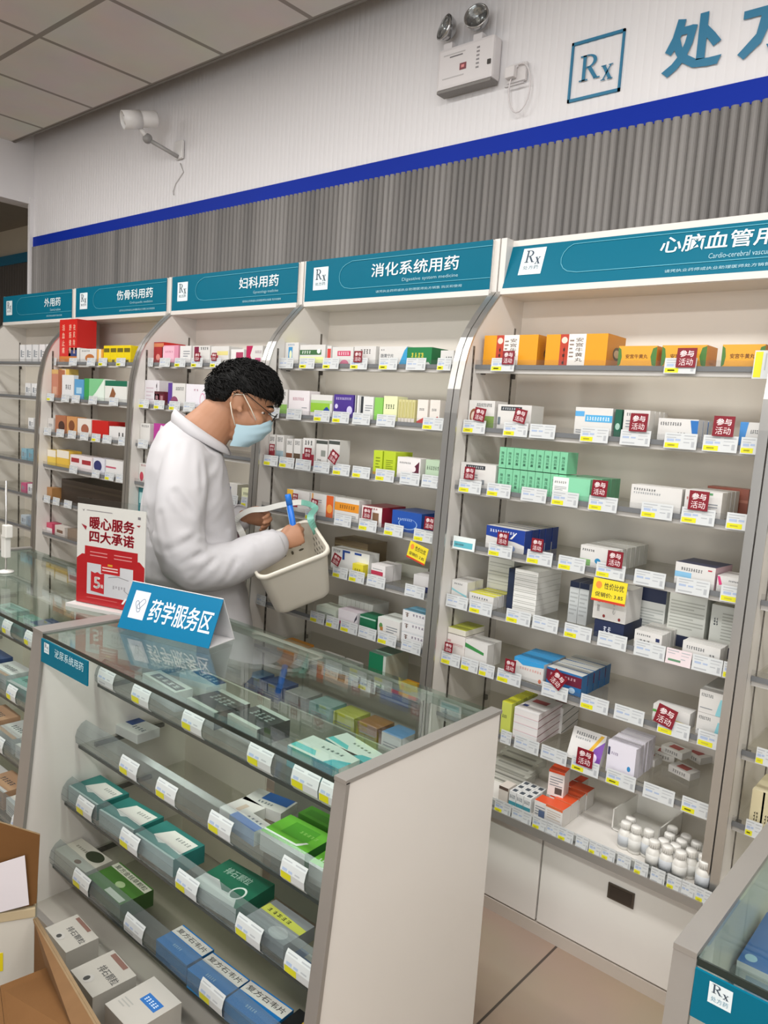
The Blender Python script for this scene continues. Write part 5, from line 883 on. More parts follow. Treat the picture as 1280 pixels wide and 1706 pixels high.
('medicine_box', 'white box with brown picture on top shelf, orthopaedic cabinet', 57,[-4.1782, 2.233, 1.7955],[0.1792, 0.0685, 0.0789], 0, 0, 133),
('medicine_box', 'orange white box on top shelf, orthopaedic cabinet', 57,[-4.0486, 2.233, 1.7955],[0.0619, 0.0685, 0.0761], 0, 0, 134),
('medicine_box', 'first from far end of four bright yellow boxes, top shelf, orthopaedic cabinet', 58,[-3.9749, 2.233, 1.7955],[0.0677, 0.0685, 0.0942], 0, 0, 135),
('medicine_box', 'second from far end of four bright yellow boxes, top shelf, orthopaedic cabinet', 58,[-3.9057, 2.233, 1.7955],[0.0677, 0.0685, 0.0942], 0, 0, 135),
('medicine_box', 'third from far end of four bright yellow boxes, top shelf, orthopaedic cabinet', 58,[-3.8366, 2.233, 1.7955],[0.0677, 0.0685, 0.0942], 0, 0, 135),
('medicine_box', 'fourth from far end of four bright yellow boxes, top shelf, orthopaedic cabinet', 58,[-3.7674, 2.233, 1.7955],[0.0677, 0.0685, 0.0942], 0, 0, 135),
('medicine_box', 'brownish pink bag shaped box on second shelf, orthopaedic cabinet', 59,[-4.4755, 2.188, 1.5855],[0.0814, 0.0785, 0.1665], 0, 0, 136),
('medicine_box', 'yellow white upright box on second shelf, orthopaedic cabinet', 59,[-4.4465, 2.228, 1.5855],[0.1194, 0.0585, 0.1745], 0, 0, 137),
('medicine_box', 'white box with grey print on second shelf, orthopaedic cabinet', 59,[-4.3193, 2.188, 1.5855],[0.1365, 0.0285, 0.1371], 0, 0, 138),
('medicine_box', 'light blue box on second shelf, orthopaedic cabinet', 59,[-4.1895, 2.188, 1.5855],[0.1027, 0.0585, 0.1149], 0, 0, 139),
('medicine_box', 'green fading to white box on second shelf, orthopaedic cabinet', 59,[-4.0232, 2.188, 1.5855],[0.212, 0.0685, 0.1211], 0, 0, 140),
('medicine_box', 'white box with dark green top and brown herb on second shelf, orthopaedic cabinet', 59,[-3.7952, 2.188, 1.5855],[0.2202, 0.0685, 0.114], 0, 0, 141),
('medicine_box', 'grey white box on third shelf, orthopaedic cabinet', 60,[-4.4806, 2.168, 1.3855],[0.0713, 0.0585, 0.0811], 0, 0, 142),
('medicine_box', 'dark brown picture box on third shelf, orthopaedic cabinet', 60,[-4.3595, 2.168, 1.3855],[0.1273, 0.0585, 0.1024], 0, 0, 143),
('medicine_box', 'tan box with brown figure on third shelf, orthopaedic cabinet', 60,[-4.228, 2.168, 1.3855],[0.1165, 0.0585, 0.1017], 0, 0, 144),
('medicine_box', 'white box with brown roundel on third shelf, orthopaedic cabinet', 60,[-4.0848, 2.168, 1.3855],[0.1507, 0.0585, 0.0972], 0, 0, 145),
('medicine_box', 'red carton on third shelf, orthopaedic cabinet', 60,[-3.914, 2.168, 1.3855],[0.1721, 0.0985, 0.0948], 0, 0, 146),
('medicine_box', 'white box with black bars on third shelf, orthopaedic cabinet', 60,[-3.7316, 2.168, 1.3855],[0.1725, 0.0585, 0.0725], 0, 0, 147),
('medicine_box', 'yellow white box at far end on fourth shelf, orthopaedic cabinet', 61,[-4.464, 2.168, 1.1905],[0.1044, 0.0785, 0.0894], 0, 0, 148),
('medicine_box', 'yellow white box, second along on fourth shelf, orthopaedic cabinet', 61,[-4.3264, 2.168, 1.1905],[0.1449, 0.0785, 0.0967], 0, 0, 149),
('medicine_box', 'white pink box with two dark red panels on fourth shelf, orthopaedic cabinet', 61,[-4.1157, 2.168, 1.1905],[0.2441, 0.0785, 0.0822], 0, 0, 150),
('medicine_box', 'white box with navy picture on fourth shelf, orthopaedic cabinet', 61,[-3.9186, 2.168, 1.1905],[0.1198, 0.0685, 0.0856], 0, 0, 151),
('medicine_box', 'white box with pink line on fourth shelf, orthopaedic cabinet', 61,[-3.7581, 2.168, 1.1905],[0.1724, 0.0685, 0.0866], 0, 0, 152),
('medicine_box', 'tan and brown small box on fifth shelf, orthopaedic cabinet', 62,[-4.4844, 2.168, 0.9855],[0.0637, 0.0585, 0.0685], 0, 0, 153),
('medicine_box', 'dark brown wide carton on fifth shelf, orthopaedic cabinet', 62,[-4.0754, 2.208, 0.9855],[0.684, 0.1985, 0.1292], 0, 0, 154),
('medicine_box', 'pink white box on sixth shelf, orthopaedic cabinet', 63,[-4.4806, 2.168, 0.7805],[0.0714, 0.0585, 0.0592], 0, 0, 155),
('medicine_box', 'white box with brown print on sixth shelf, orthopaedic cabinet', 63,[-4.35, 2.168, 0.7805],[0.1197, 0.0585, 0.0592], 0, 0, 156),
('medicine_box', 'grey brown box on sixth shelf, orthopaedic cabinet', 63,[-4.1989, 2.168, 0.7805],[0.1144, 0.0585, 0.0592], 0, 0, 157),
('medicine_box', 'fifth of five pale boxes from near post, top shelf, external medicine cabinet', 64,[-5.01, 2.235, 1.7955],[0.07, 0.07, 0.11], 0, 0, 158),
('medicine_box', 'fourth of five pale boxes from near post, top shelf, external medicine cabinet', 64,[-4.92, 2.235, 1.7955],[0.07, 0.07, 0.11], 0, 0, 159),
('medicine_box', 'third of five pale boxes from near post, top shelf, external medicine cabinet', 64,[-4.83, 2.235, 1.7955],[0.07, 0.07, 0.11], 0, 0, 160),
('medicine_box', 'second of five pale boxes from near post, top shelf, external medicine cabinet', 64,[-4.74, 2.235, 1.7955],[0.07, 0.07, 0.11], 0, 0, 161),
('medicine_box', 'first of five pale boxes from near post, top shelf, external medicine cabinet', 64,[-4.65, 2.235, 1.7955],[0.07, 0.07, 0.11], 0, 0, 162),
('medicine_box', 'third of three pale boxes from near post, second shelf, external medicine cabinet', 65,[-4.83, 2.19, 1.5855],[0.07, 0.07, 0.08], 0, 0, 163),
('medicine_box', 'second of three pale boxes from near post, second shelf, external medicine cabinet', 65,[-4.74, 2.19, 1.5855],[0.07, 0.07, 0.08], 0, 0, 164),
('medicine_box', 'first of three pale boxes from near post, second shelf, external medicine cabinet', 65,[-4.65, 2.19, 1.5855],[0.07, 0.07, 0.08], 0, 0, 165),
('medicine_box', 'second of two pale boxes from near post, third shelf, external medicine cabinet', 66,[-4.74, 2.17, 1.3855],[0.07, 0.07, 0.07], 0, 0, 162),
('medicine_box', 'first of two pale boxes from near post, third shelf, external medicine cabinet', 66,[-4.65, 2.17, 1.3855],[0.07, 0.07, 0.07], 0, 0, 166),
('medicine_box', 'third of three pale boxes from near post, fourth shelf, external medicine cabinet', 67,[-4.83, 2.17, 1.1905],[0.07, 0.07, 0.07], 0, 0, 167),
('medicine_box', 'second of three pale boxes from near post, fourth shelf, external medicine cabinet', 67,[-4.74, 2.17, 1.1905],[0.07, 0.07, 0.07], 0, 0, 168),
('medicine_box', 'first of three pale boxes from near post, fourth shelf, external medicine cabinet', 67,[-4.65, 2.17, 1.1905],[0.07, 0.07, 0.07], 0, 0, 159),
('medicine_box', 'third of three pale boxes from near post, fifth shelf, external medicine cabinet', 68,[-4.83, 2.17, 0.9855],[0.07, 0.07, 0.06], 0, 0, 169),
('medicine_box', 'second of three pale boxes from near post, fifth shelf, external medicine cabinet', 68,[-4.74, 2.17, 0.9855],[0.07, 0.07, 0.06], 0, 0, 159),
('medicine_box', 'first of three pale boxes from near post, fifth shelf, external medicine cabinet', 68,[-4.65, 2.17, 0.9855],[0.07, 0.07, 0.06], 0, 0, 170),
('medicine_box', 'third of three pale boxes from near post, sixth shelf, external medicine cabinet', 69,[-4.83, 2.17, 0.7805],[0.07, 0.07, 0.06], 0, 0, 171),
('medicine_box', 'second of three pale boxes from near post, sixth shelf, external medicine cabinet', 69,[-4.74, 2.17, 0.7805],[0.07, 0.07, 0.06], 0, 0, 172),
('medicine_box', 'first of three pale boxes from near post, sixth shelf, external medicine cabinet', 69,[-4.65, 2.17, 0.7805],[0.07, 0.07, 0.06], 0, 0, 173),
('medicine_box', 'teal white box, far end of three, third shelf, inside the urology counter', 70,[-2.0838, 1.1212, 0.3525],[0.1646, 0.1077, 0.05], 1.3, 0, 174),
('medicine_box', 'teal white box, middle of three, third shelf, inside the urology counter', 70,[-1.8909, 1.1212, 0.3525],[0.1658, 0.1037, 0.05], 4.1, 0, 174),
('medicine_box', 'teal white box, near end of three, third shelf, inside the urology counter', 70,[-1.7014, 1.1241, 0.3525],[0.1789, 0.1025, 0.05], 1.2, 0, 174),
('medicine_box', 'green 排石颗粒 box with white figure roundel inside the urology counter', 71,[-1.433, 1.1198, 0.3525],[0.1683, 0.1351, 0.04], 5.0, 0, 175),
('medicine_box', 'grey box with yellow title band inside the urology counter', 71,[-1.2475, 1.1293, 0.3525],[0.141, 0.0974, 0.035], -0.5, 0, 176),
('medicine_box', 'white box with blue half, second shelf inside the urology counter', 71,[-1.4138, 1.1868, 0.5255],[0.1055, 0.0515, 0.04], -3.0, 0, 177),
('medicine_box', 'white box behind blue half box inside the urology counter', 71,[-1.4884, 1.2059, 0.5255],[0.0825, 0.0871, 0.03], -1.3, 0, 178),
('medicine_box', 'white box with blue lid panel inside the urology counter', 71,[-1.4608, 1.2907, 0.5255],[0.1319, 0.0728, 0.03], 10.6, 0, 179),
('medicine_box', 'bright green box with darker centre inside the urology counter', 71,[-1.2691, 1.1929, 0.5255],[0.1512, 0.105, 0.05], 2.8, 0, 180),
('medicine_box', 'bright green box behind the first inside the urology counter', 71,[-1.2783, 1.3173, 0.5255],[0.1306, 0.0501, 0.05], 2.2, 0, 181),
('medicine_box', 'bright green box against the white panel inside the urology counter', 71,[-1.1378, 1.1878, 0.5255],[0.0597, 0.0602, 0.05], 4.2, 0, 182),
('medicine_box', 'white box with navy corner, second shelf inside the urology counter', 71,[-2.1258, 1.2832, 0.5255],[0.1376, 0.0844, 0.03], 3.7, 0, 183),
('medicine_box', 'white box with dark plant picture inside the urology counter', 71,[-2.0803, 1.0835, 0.1575],[0.1761, 0.0886, 0.05], 2.1, 0, 184),
('medicine_box', 'green 复方金钱草颗粒 box inside the urology counter', 71,[-1.8822, 1.0818, 0.1575],[0.1852, 0.1051, 0.05], -0.7, 0, 185),
('medicine_box', 'blue 复方石韦片 box, far end of three inside the urology counter', 72,[-1.5333, 1.0743, 0.1575],[0.1355, 0.0838, 0.05], 0.1, 0, 186),
('medicine_box', 'blue 复方石韦片 box, middle of three inside the urology counter', 72,[-1.3856, 1.0709, 0.1575],[0.1395, 0.0824, 0.05], 1.8, 0, 186),
('medicine_box', 'blue 复方石韦片 box, near end of three inside the urology counter', 72,[-1.2377, 1.0761, 0.1575],[0.1427, 0.087, 0.05], 3.5, 0, 186),
('medicine_box', 'blue white box behind the grey panel edge inside the urology counter', 71,[-1.2887, 1.2911, 0.1575],[0.1022, 0.038, 0.045], -1.8, 0, 187),
('medicine_box', 'black box with golden ring inside the urology counter', 71,[-1.115, 1.1102, 0.1575],[0.0789, 0.0622, 0.06], 2.0, 0, 188),
('medicine_box', 'white 排石颗粒 box, far end of the deck inside the urology counter', 73,[-1.8603, 0.9313, 0.0505],[0.1317, 0.0905, 0.09], -3.0, 0, 189),
('medicine_box', 'white 排石颗粒 box with red and grey strip inside the urology counter', 73,[-1.6642, 0.9021, 0.0505],[0.1255, 0.1163, 0.09], -3.4, 0, 189),
('medicine_box', 'white box with small blue title label inside the urology counter', 71,[-1.5013, 0.9087, 0.0505],[0.1239, 0.1353, 0.09], -0.6, 0, 190),
('medicine_box', 'white box with dark grey label under glass top inside the urology counter', 71,[-1.9222, 1.2681, 0.7105],[0.1999, 0.0581, 0.06], -4.9, 0, 191),
('medicine_box', 'white box with navy label under glass top inside the urology counter', 71,[-1.8815, 1.361, 0.7105],[0.1601, 0.0695, 0.06], -5.9, 0, 192),
('medicine_box', 'black silver box under glass top, far one inside the urology counter', 74,[-1.7179, 1.2721, 0.7105],[0.1411, 0.1213, 0.05], -3.4, 0, 193),
('medicine_box', 'black silver box under glass top, near one inside the urology counter', 74,[-1.554, 1.2897, 0.7105],[0.1359, 0.1118, 0.05], -3.4, 0, 193),
('medicine_box', 'white turquoise box under glass top, far one inside the urology counter', 75,[-1.2669, 1.2766, 0.7105],[0.1785, 0.0906, 0.055], 0.5, 0, 194),
('medicine_box', 'white turquoise box under glass top, near one inside the urology counter', 75,[-1.2385, 1.3629, 0.7105],[0.1713, 0.0696, 0.055], -10.0, 0, 194),
]
TAGS = [
('yellow patched price tag, first of three from far end, top shelf, cardiovascular cabinet', 76, [-1.4061, 2.2065, 1.821], 0.085, 'Y'),
('yellow patched price tag, second of three from far end, top shelf, cardiovascular cabinet', 76, [-0.8193, 2.2065, 1.821], 0.085, 'Y'),
('tall white tag with yellow strip, third of three from far end, top shelf, cardiovascular cabinet', 76, [-0.5998, 2.2065, 1.821], 0.045, 'V'),
('yellow patched price tag, first of eight from far end, second shelf, cardiovascular cabinet', 77, [-1.4697, 2.1615, 1.611], 0.085, 'Y'),
('yellow patched price tag, second of eight from far end, second shelf, cardiovascular cabinet', 77, [-1.3088, 2.1615, 1.611], 0.085, 'Y'),
('plain white price tag, third of eight from far end, second shelf, cardiovascular cabinet', 77, [-1.2114, 2.1615, 1.611], 0.085, 'W'),
('yellow patched price tag, fourth of eight from far end, second shelf, cardiovascular cabinet', 77, [-1.0361, 2.1615, 1.611], 0.085, 'Y'),
('plain white price tag, fifth of eight from far end, second shelf, cardiovascular cabinet', 77, [-0.9091, 2.1615, 1.611], 0.085, 'W'),
('yellow patched price tag, sixth of eight from far end, second shelf, cardiovascular cabinet', 77, [-0.7787, 2.1615, 1.611], 0.085, 'Y'),
('yellow patched price tag, seventh of eight from far end, second shelf, cardiovascular cabinet', 77, [-0.6726, 2.1615, 1.611], 0.085, 'Y'),
('yellow patched price tag, eighth of eight from far end, second shelf, cardiovascular cabinet', 77, [-0.5847, 2.1615, 1.611], 0.0727, 'Y'),
('yellow patched price tag, first of eight from far end, third shelf, cardiovascular cabinet', 78, [-1.4538, 2.1415, 1.411], 0.085, 'Y'),
('yellow patched price tag, second of eight from far end, third shelf, cardiovascular cabinet', 78, [-1.3401, 2.1415, 1.411], 0.085, 'Y'),
('plain white price tag, third of eight from far end, third shelf, cardiovascular cabinet', 78, [-1.2102, 2.1415, 1.411], 0.085, 'W'),
('yellow patched price tag, fourth of eight from far end, third shelf, cardiovascular cabinet', 78, [-1.1019, 2.1415, 1.411], 0.085, 'Y'),
('yellow patched price tag, fifth of eight from far end, third shelf, cardiovascular cabinet', 78, [-0.9779, 2.1415, 1.411], 0.085, 'Y'),
('yellow patched price tag, sixth of eight from far end, third shelf, cardiovascular cabinet', 78, [-0.8154, 2.1415, 1.411], 0.085, 'Y'),
('yellow patched price tag, seventh of eight from far end, third shelf, cardiovascular cabinet', 78, [-0.7015, 2.1415, 1.411], 0.085, 'Y'),
('yellow patched price tag, eighth of eight from far end, third shelf, cardiovascular cabinet', 78, [-0.582, 2.1415, 1.411], 0.085, 'Y'),
('teal and white shelf card, first of eight from far end, fourth shelf, cardiovascular cabinet', 79, [-1.4595, 2.1415, 1.216], 0.085, 'T'),
('yellow patched price tag, second of eight from far end, fourth shelf, cardiovascular cabinet', 79, [-1.3151, 2.1415, 1.216], 0.085, 'Y'),
('yellow patched price tag, third of eight from far end, fourth shelf, cardiovascular cabinet', 79, [-1.17, 2.1415, 1.216], 0.085, 'Y'),
('yellow patched price tag, fourth of eight from far end, fourth shelf, cardiovascular cabinet', 79, [-1.0588, 2.1415, 1.216], 0.085, 'Y'),
('yellow patched price tag, fifth of eight from far end, fourth shelf, cardiovascular cabinet', 79, [-0.933, 2.1415, 1.216], 0.085, 'Y'),
('plain white price tag, sixth of eight from far end, fourth shelf, cardiovascular cabinet', 79, [-0.815, 2.1415, 1.216], 0.085, 'W'),
('plain white price tag, seventh of eight from far end, fourth shelf, cardiovascular cabinet', 79, [-0.6934, 2.1415, 1.216], 0.085, 'W'),
('yellow patched price tag, eighth of eight from far end, fourth shelf, cardiovascular cabinet', 79, [-0.5744, 2.1415, 1.216], 0.085, 'Y'),
('plain white price tag, first of ten from far end, fifth shelf, cardiovascular cabinet', 80, [-1.4696, 2.1415, 1.011], 0.085, 'W'),
('yellow patched price tag, second of ten from far end, fifth shelf, cardiovascular cabinet', 80, [-1.3722, 2.1415, 1.011], 0.085, 'Y'),
('yellow patched price tag, third of ten from far end, fifth shelf, cardiovascular cabinet', 80, [-1.2262, 2.1415, 1.011], 0.085, 'Y'),
('plain white price tag, fourth of ten from far end, fifth shelf, cardiovascular cabinet', 80, [-1.1288, 2.1415, 1.011], 0.085, 'W'),
('yellow patched price tag, fifth of ten from far end, fifth shelf, cardiovascular cabinet', 80, [-1.0169, 2.1415, 1.011], 0.085, 'Y'),
('plain white price tag, sixth of ten from far end, fifth shelf, cardiovascular cabinet', 80, [-0.9059, 2.1415, 1.011], 0.085, 'W'),
('plain white price tag, seventh of ten from far end, fifth shelf, cardiovascular cabinet', 80, [-0.7925, 2.1415, 1.011], 0.085, 'W'),
('pale pink price tag, eighth of ten from far end, fifth shelf, cardiovascular cabinet', 80, [-0.7094, 2.1415, 1.011], 0.0713, 'P'),
('plain white price tag, ninth of ten from far end, fifth shelf, cardiovascular cabinet', 80, [-0.6315, 2.1415, 1.011], 0.0761, 'W'),
('yellow patched price tag, tenth of ten from far end, fifth shelf, cardiovascular cabinet', 80, [-0.5593, 2.1415, 1.011], 0.0552, 'Y'),
('yellow patched price tag, first of nine from far end, sixth shelf, cardiovascular cabinet', 81, [-1.4769, 2.1415, 0.806], 0.0824, 'Y'),
('yellow patched price tag, second of nine from far end, sixth shelf, cardiovascular cabinet', 81, [-1.397, 2.1415, 0.806], 0.0697, 'Y'),
('yellow patched price tag, third of nine from far end, sixth shelf, cardiovascular cabinet', 81, [-1.3278, 2.1415, 0.806], 0.0611, 'Y'),
('yellow patched price tag, fourth of nine from far end, sixth shelf, cardiovascular cabinet', 81, [-1.241, 2.1415, 0.806], 0.085, 'Y'),
('plain white price tag, fifth of nine from far end, sixth shelf, cardiovascular cabinet', 81, [-1.0742, 2.1415, 0.806], 0.085, 'W'),
('yellow patched price tag, sixth of nine from far end, sixth shelf, cardiovascular cabinet', 81, [-0.9404, 2.1415, 0.806], 0.085, 'Y'),
('plain white price tag, seventh of nine from far end, sixth shelf, cardiovascular cabinet', 81, [-0.8316, 2.1415, 0.806], 0.085, 'W'),
('yellow patched price tag, eighth of nine from far end, sixth shelf, cardiovascular cabinet', 81, [-0.7006, 2.1415, 0.806], 0.085, 'Y'),
('yellow patched price tag, ninth of nine from far end, sixth shelf, cardiovascular cabinet', 81, [-0.5884, 2.1415, 0.806], 0.085, 'Y'),
('plain white price tag, first of eight from far end, seventh shelf, cardiovascular cabinet', 82, [-1.2292, 2.1365, 0.606], 0.045, 'W'),
('plain white price tag, second of eight from far end, seventh shelf, cardiovascular cabinet', 82, [-1.152, 2.1365, 0.606], 0.085, 'W'),
('plain white price tag, third of eight from far end, seventh shelf, cardiovascular cabinet', 82, [-1.0537, 2.1365, 0.606], 0.085, 'W'),
('yellow patched price tag, fourth of eight from far end, seventh shelf, cardiovascular cabinet', 82, [-0.9475, 2.1365, 0.606], 0.085, 'Y'),
('yellow patched price tag, fifth of eight from far end, seventh shelf, cardiovascular cabinet', 82, [-0.8331, 2.1365, 0.606], 0.085, 'Y'),
('plain white price tag, sixth of eight from far end, seventh shelf, cardiovascular cabinet', 82, [-0.7191, 2.1365, 0.606], 0.085, 'W'),
('yellow patched price tag, seventh of eight from far end, seventh shelf, cardiovascular cabinet', 82, [-0.6131, 2.1365, 0.606], 0.076, 'Y'),
('tall white tag with yellow strip, eighth of eight from far end, seventh shelf, cardiovascular cabinet', 82, [-0.5543, 2.1365, 0.606], 0.045, 'V'),
('yellow patched price tag, first of fourteen from far end, bottom deck, cardiovascular cabinet', 83, [-1.1781, 2.0665, 0.405], 0.0611, 'Y'),
('plain white price tag, second of fourteen from far end, bottom deck, cardiovascular cabinet', 83, [-1.1085, 2.0665, 0.405], 0.0653, 'W'),
('yellow patched price tag, third of fourteen from far end, bottom deck, cardiovascular cabinet', 83, [-1.0434, 2.0665, 0.405], 0.0535, 'Y'),
('plain white price tag, fourth of fourteen from far end, bottom deck, cardiovascular cabinet', 83, [-0.9995, 2.0665, 0.405], 0.045, 'W'),
('yellow patched price tag, fifth of fourteen from far end, bottom deck, cardiovascular cabinet', 83, [-0.955, 2.0665, 0.405], 0.0527, 'Y'),
('plain white price tag, sixth of fourteen from far end, bottom deck, cardiovascular cabinet', 83, [-0.9013, 2.0665, 0.405], 0.045, 'W'),
('yellow patched price tag, seventh of fourteen from far end, bottom deck, cardiovascular cabinet', 83, [-0.8587, 2.0665, 0.405], 0.045, 'Y'),
('yellow patched price tag, eighth of fourteen from far end, bottom deck, cardiovascular cabinet', 83, [-0.818, 2.0665, 0.405], 0.045, 'Y'),
('plain white price tag, ninth of fourteen from far end, bottom deck, cardiovascular cabinet', 83, [-0.7707, 2.0665, 0.405], 0.045, 'W'),
('yellow patched price tag, tenth of fourteen from far end, bottom deck, cardiovascular cabinet', 83, [-0.7197, 2.0665, 0.405], 0.045, 'Y'),
('plain white price tag, eleventh of fourteen from far end, bottom deck, cardiovascular cabinet', 83, [-0.6722, 2.0665, 0.405], 0.045, 'W'),
('yellow patched price tag, twelfth of fourteen from far end, bottom deck, cardiovascular cabinet', 83, [-0.6262, 2.0665, 0.405], 0.045, 'Y'),
('plain white price tag, thirteenth of fourteen from far end, bottom deck, cardiovascular cabinet', 83, [-0.5874, 2.0665, 0.405], 0.045, 'W'),
('yellow patched price tag, fourteenth of fourteen from far end, bottom deck, cardiovascular cabinet', 83, [-0.5479, 2.0665, 0.405], 0.045, 'Y'),
('plain white price tag, first of seven from far end, top shelf, digestive cabinet', 84, [-2.4749, 2.2065, 1.821], 0.085, 'W'),
('yellow patched price tag, second of seven from far end, top shelf, digestive cabinet', 84, [-2.348, 2.2065, 1.821], 0.085, 'Y'),
('yellow patched price tag, third of seven from far end, top shelf, digestive cabinet', 84, [-2.2103, 2.2065, 1.821], 0.085, 'Y'),
('yellow patched price tag, fourth of seven from far end, top shelf, digestive cabinet', 84, [-2.0576, 2.2065, 1.821], 0.085, 'Y'),
('yellow patched price tag, fifth of seven from far end, top shelf, digestive cabinet', 84, [-1.9082, 2.2065, 1.821], 0.085, 'Y'),
('plain white price tag, sixth of seven from far end, top shelf, digestive cabinet', 84, [-1.775, 2.2065, 1.821], 0.085, 'W'),
('yellow patched price tag, seventh of seven from far end, top shelf, digestive cabinet', 84, [-1.6476, 2.2065, 1.821], 0.059, 'Y'),
('plain white price tag, first of seven from far end, second shelf, digestive cabinet', 85, [-2.4763, 2.1615, 1.611], 0.0458, 'W'),
('plain white price tag, second of seven from far end, second shelf, digestive cabinet', 85, [-2.3608, 2.1615, 1.611], 0.085, 'W'),
('yellow patched price tag, third of seven from far end, second shelf, digestive cabinet', 85, [-2.1985, 2.1615, 1.611], 0.085, 'Y'),
('yellow patched price tag, fourth of seven from far end, second shelf, digestive cabinet', 85, [-2.0939, 2.1615, 1.611], 0.085, 'Y'),
('plain white price tag, fifth of seven from far end, second shelf, digestive cabinet', 85, [-1.9852, 2.1615, 1.611], 0.085, 'W'),
('plain white price tag, sixth of seven from far end, second shelf, digestive cabinet', 85, [-1.862, 2.1615, 1.611], 0.085, 'W'),
('yellow patched price tag, seventh of seven from far end, second shelf, digestive cabinet', 85, [-1.644, 2.1615, 1.611], 0.085, 'Y'),
('yellow patched price tag, first of nine from far end, third shelf, digestive cabinet', 86, [-2.4681, 2.1415, 1.411], 0.085, 'Y'),
('yellow patched price tag, second of nine from far end, third shelf, digestive cabinet', 86, [-2.3688, 2.1415, 1.411], 0.085, 'Y'),
('plain white price tag, third of nine from far end, third shelf, digestive cabinet', 86, [-2.2698, 2.1415, 1.411], 0.085, 'W'),
('plain white price tag, fourth of nine from far end, third shelf, digestive cabinet', 86, [-2.1642, 2.1415, 1.411], 0.085, 'W'),
('yellow patched price tag, fifth of nine from far end, third shelf, digestive cabinet', 86, [-2.0553, 2.1415, 1.411], 0.085, 'Y'),
('yellow patched price tag, sixth of nine from far end, third shelf, digestive cabinet', 86, [-1.9508, 2.1415, 1.411], 0.085, 'Y'),
('yellow patched price tag, seventh of nine from far end, third shelf, digestive cabinet', 86, [-1.8327, 2.1415, 1.411], 0.085, 'Y'),
('plain white price tag, eighth of nine from far end, third shelf, digestive cabinet', 86, [-1.7141, 2.1415, 1.411], 0.085, 'W'),
('plain white price tag, ninth of nine from far end, third shelf, digestive cabinet', 86, [-1.619, 2.1415, 1.411], 0.0824, 'W'),
('yellow patched price tag, first of five from far end, fourth shelf, digestive cabinet', 87, [-2.2109, 2.1415, 1.216], 0.0582, 'Y'),
('plain white price tag, second of five from far end, fourth shelf, digestive cabinet', 87, [-2.0315, 2.1415, 1.216], 0.085, 'W'),
('yellow patched price tag, third of five from far end, fourth shelf, digestive cabinet', 87, [-1.9008, 2.1415, 1.216], 0.085, 'Y'),
('yellow patched price tag, fourth of five from far end, fourth shelf, digestive cabinet', 87, [-1.7727, 2.1415, 1.216], 0.085, 'Y'),
('yellow patched price tag, fifth of five from far end, fourth shelf, digestive cabinet', 87, [-1.6327, 2.1415, 1.216], 0.085, 'Y'),
('yellow patched price tag, first of four from far end, fifth shelf, digestive cabinet', 88, [-2.0284, 2.1415, 1.011], 0.0814, 'Y'),
('yellow patched price tag, second of four from far end, fifth shelf, digestive cabinet', 88, [-1.9406, 2.1415, 1.011], 0.0827, 'Y'),
('plain white price tag, third of four from far end, fifth shelf, digestive cabinet', 88, [-1.8416, 2.1415, 1.011], 0.085, 'W'),
('plain white price tag, fourth of four from far end, fifth shelf, digestive cabinet', 88, [-1.6553, 2.1415, 1.011], 0.085, 'W'),
('plain white price tag, first of seven from far end, sixth shelf, digestive cabinet', 89, [-2.487, 2.1415, 0.806], 0.0607, 'W'),
('yellow patched price tag, second of seven from far end, sixth shelf, digestive cabinet', 89, [-2.1403, 2.1415, 0.806], 0.0765, 'Y'),
('yellow patched price tag, third of seven from far end, sixth shelf, digestive cabinet', 89, [-2.0536, 2.1415, 0.806], 0.0737, 'Y'),
('yellow patched price tag, fourth of seven from far end, sixth shelf, digestive cabinet', 89, [-1.964, 2.1415, 0.806], 0.085, 'Y'),
('plain white price tag, fifth of seven from far end, sixth shelf, digestive cabinet', 89, [-1.8683, 2.1415, 0.806], 0.085, 'W'),
('yellow patched price tag, sixth of seven from far end, sixth shelf, digestive cabinet', 89, [-1.7691, 2.1415, 0.806], 0.085, 'Y'),
('plain white price tag, seventh of seven from far end, sixth shelf, digestive cabinet', 89, [-1.654, 2.1415, 0.806], 0.085, 'W'),
('plain white price tag, first of four from far end, seventh shelf, digestive cabinet', 90, [-2.2139, 2.1365, 0.606], 0.085, 'W'),
('plain white price tag, second of four from far end, seventh shelf, digestive cabinet', 90, [-2.0467, 2.1365, 0.606], 0.085, 'W'),
('plain white price tag, third of four from far end, seventh shelf, digestive cabinet', 90, [-1.9222, 2.1365, 0.606], 0.0788, 'W'),
('yellow patched price tag, fourth of four from far end, seventh shelf, digestive cabinet', 90, [-1.8489, 2.1365, 0.606], 0.085, 'Y'),
('plain white price tag, first of five from far end, top shelf, gynaecology cabinet', 91, [-3.5191, 2.2065, 1.821], 0.085, 'W'),
('plain white price tag, second of five from far end, top shelf, gynaecology cabinet', 91, [-3.3711, 2.2065, 1.821], 0.085, 'W'),
('yellow patched price tag, third of five from far end, top shelf, gynaecology cabinet', 91, [-3.2416, 2.2065, 1.821], 0.085, 'Y'),
('yellow patched price tag, fourth of five from far end, top shelf, gynaecology cabinet', 91, [-3.1051, 2.2065, 1.821], 0.085, 'Y'),
('yellow patched price tag, fifth of five from far end, top shelf, gynaecology cabinet', 91, [-2.9605, 2.2065, 1.821], 0.0763, 'Y'),
('yellow patched price tag, first of four from far end, second shelf, gynaecology cabinet', 92, [-3.4767, 2.1615, 1.611], 0.085, 'Y'),
('yellow patched price tag, second of four from far end, second shelf, gynaecology cabinet', 92, [-3.3404, 2.1615, 1.611], 0.085, 'Y'),
('yellow patched price tag, third of four from far end, second shelf, gynaecology cabinet', 92, [-3.2095, 2.1615, 1.611], 0.085, 'Y'),
('plain white price tag, fourth of four from far end, second shelf, gynaecology cabinet', 92, [-3.0903, 2.1615, 1.611], 0.085, 'W'),
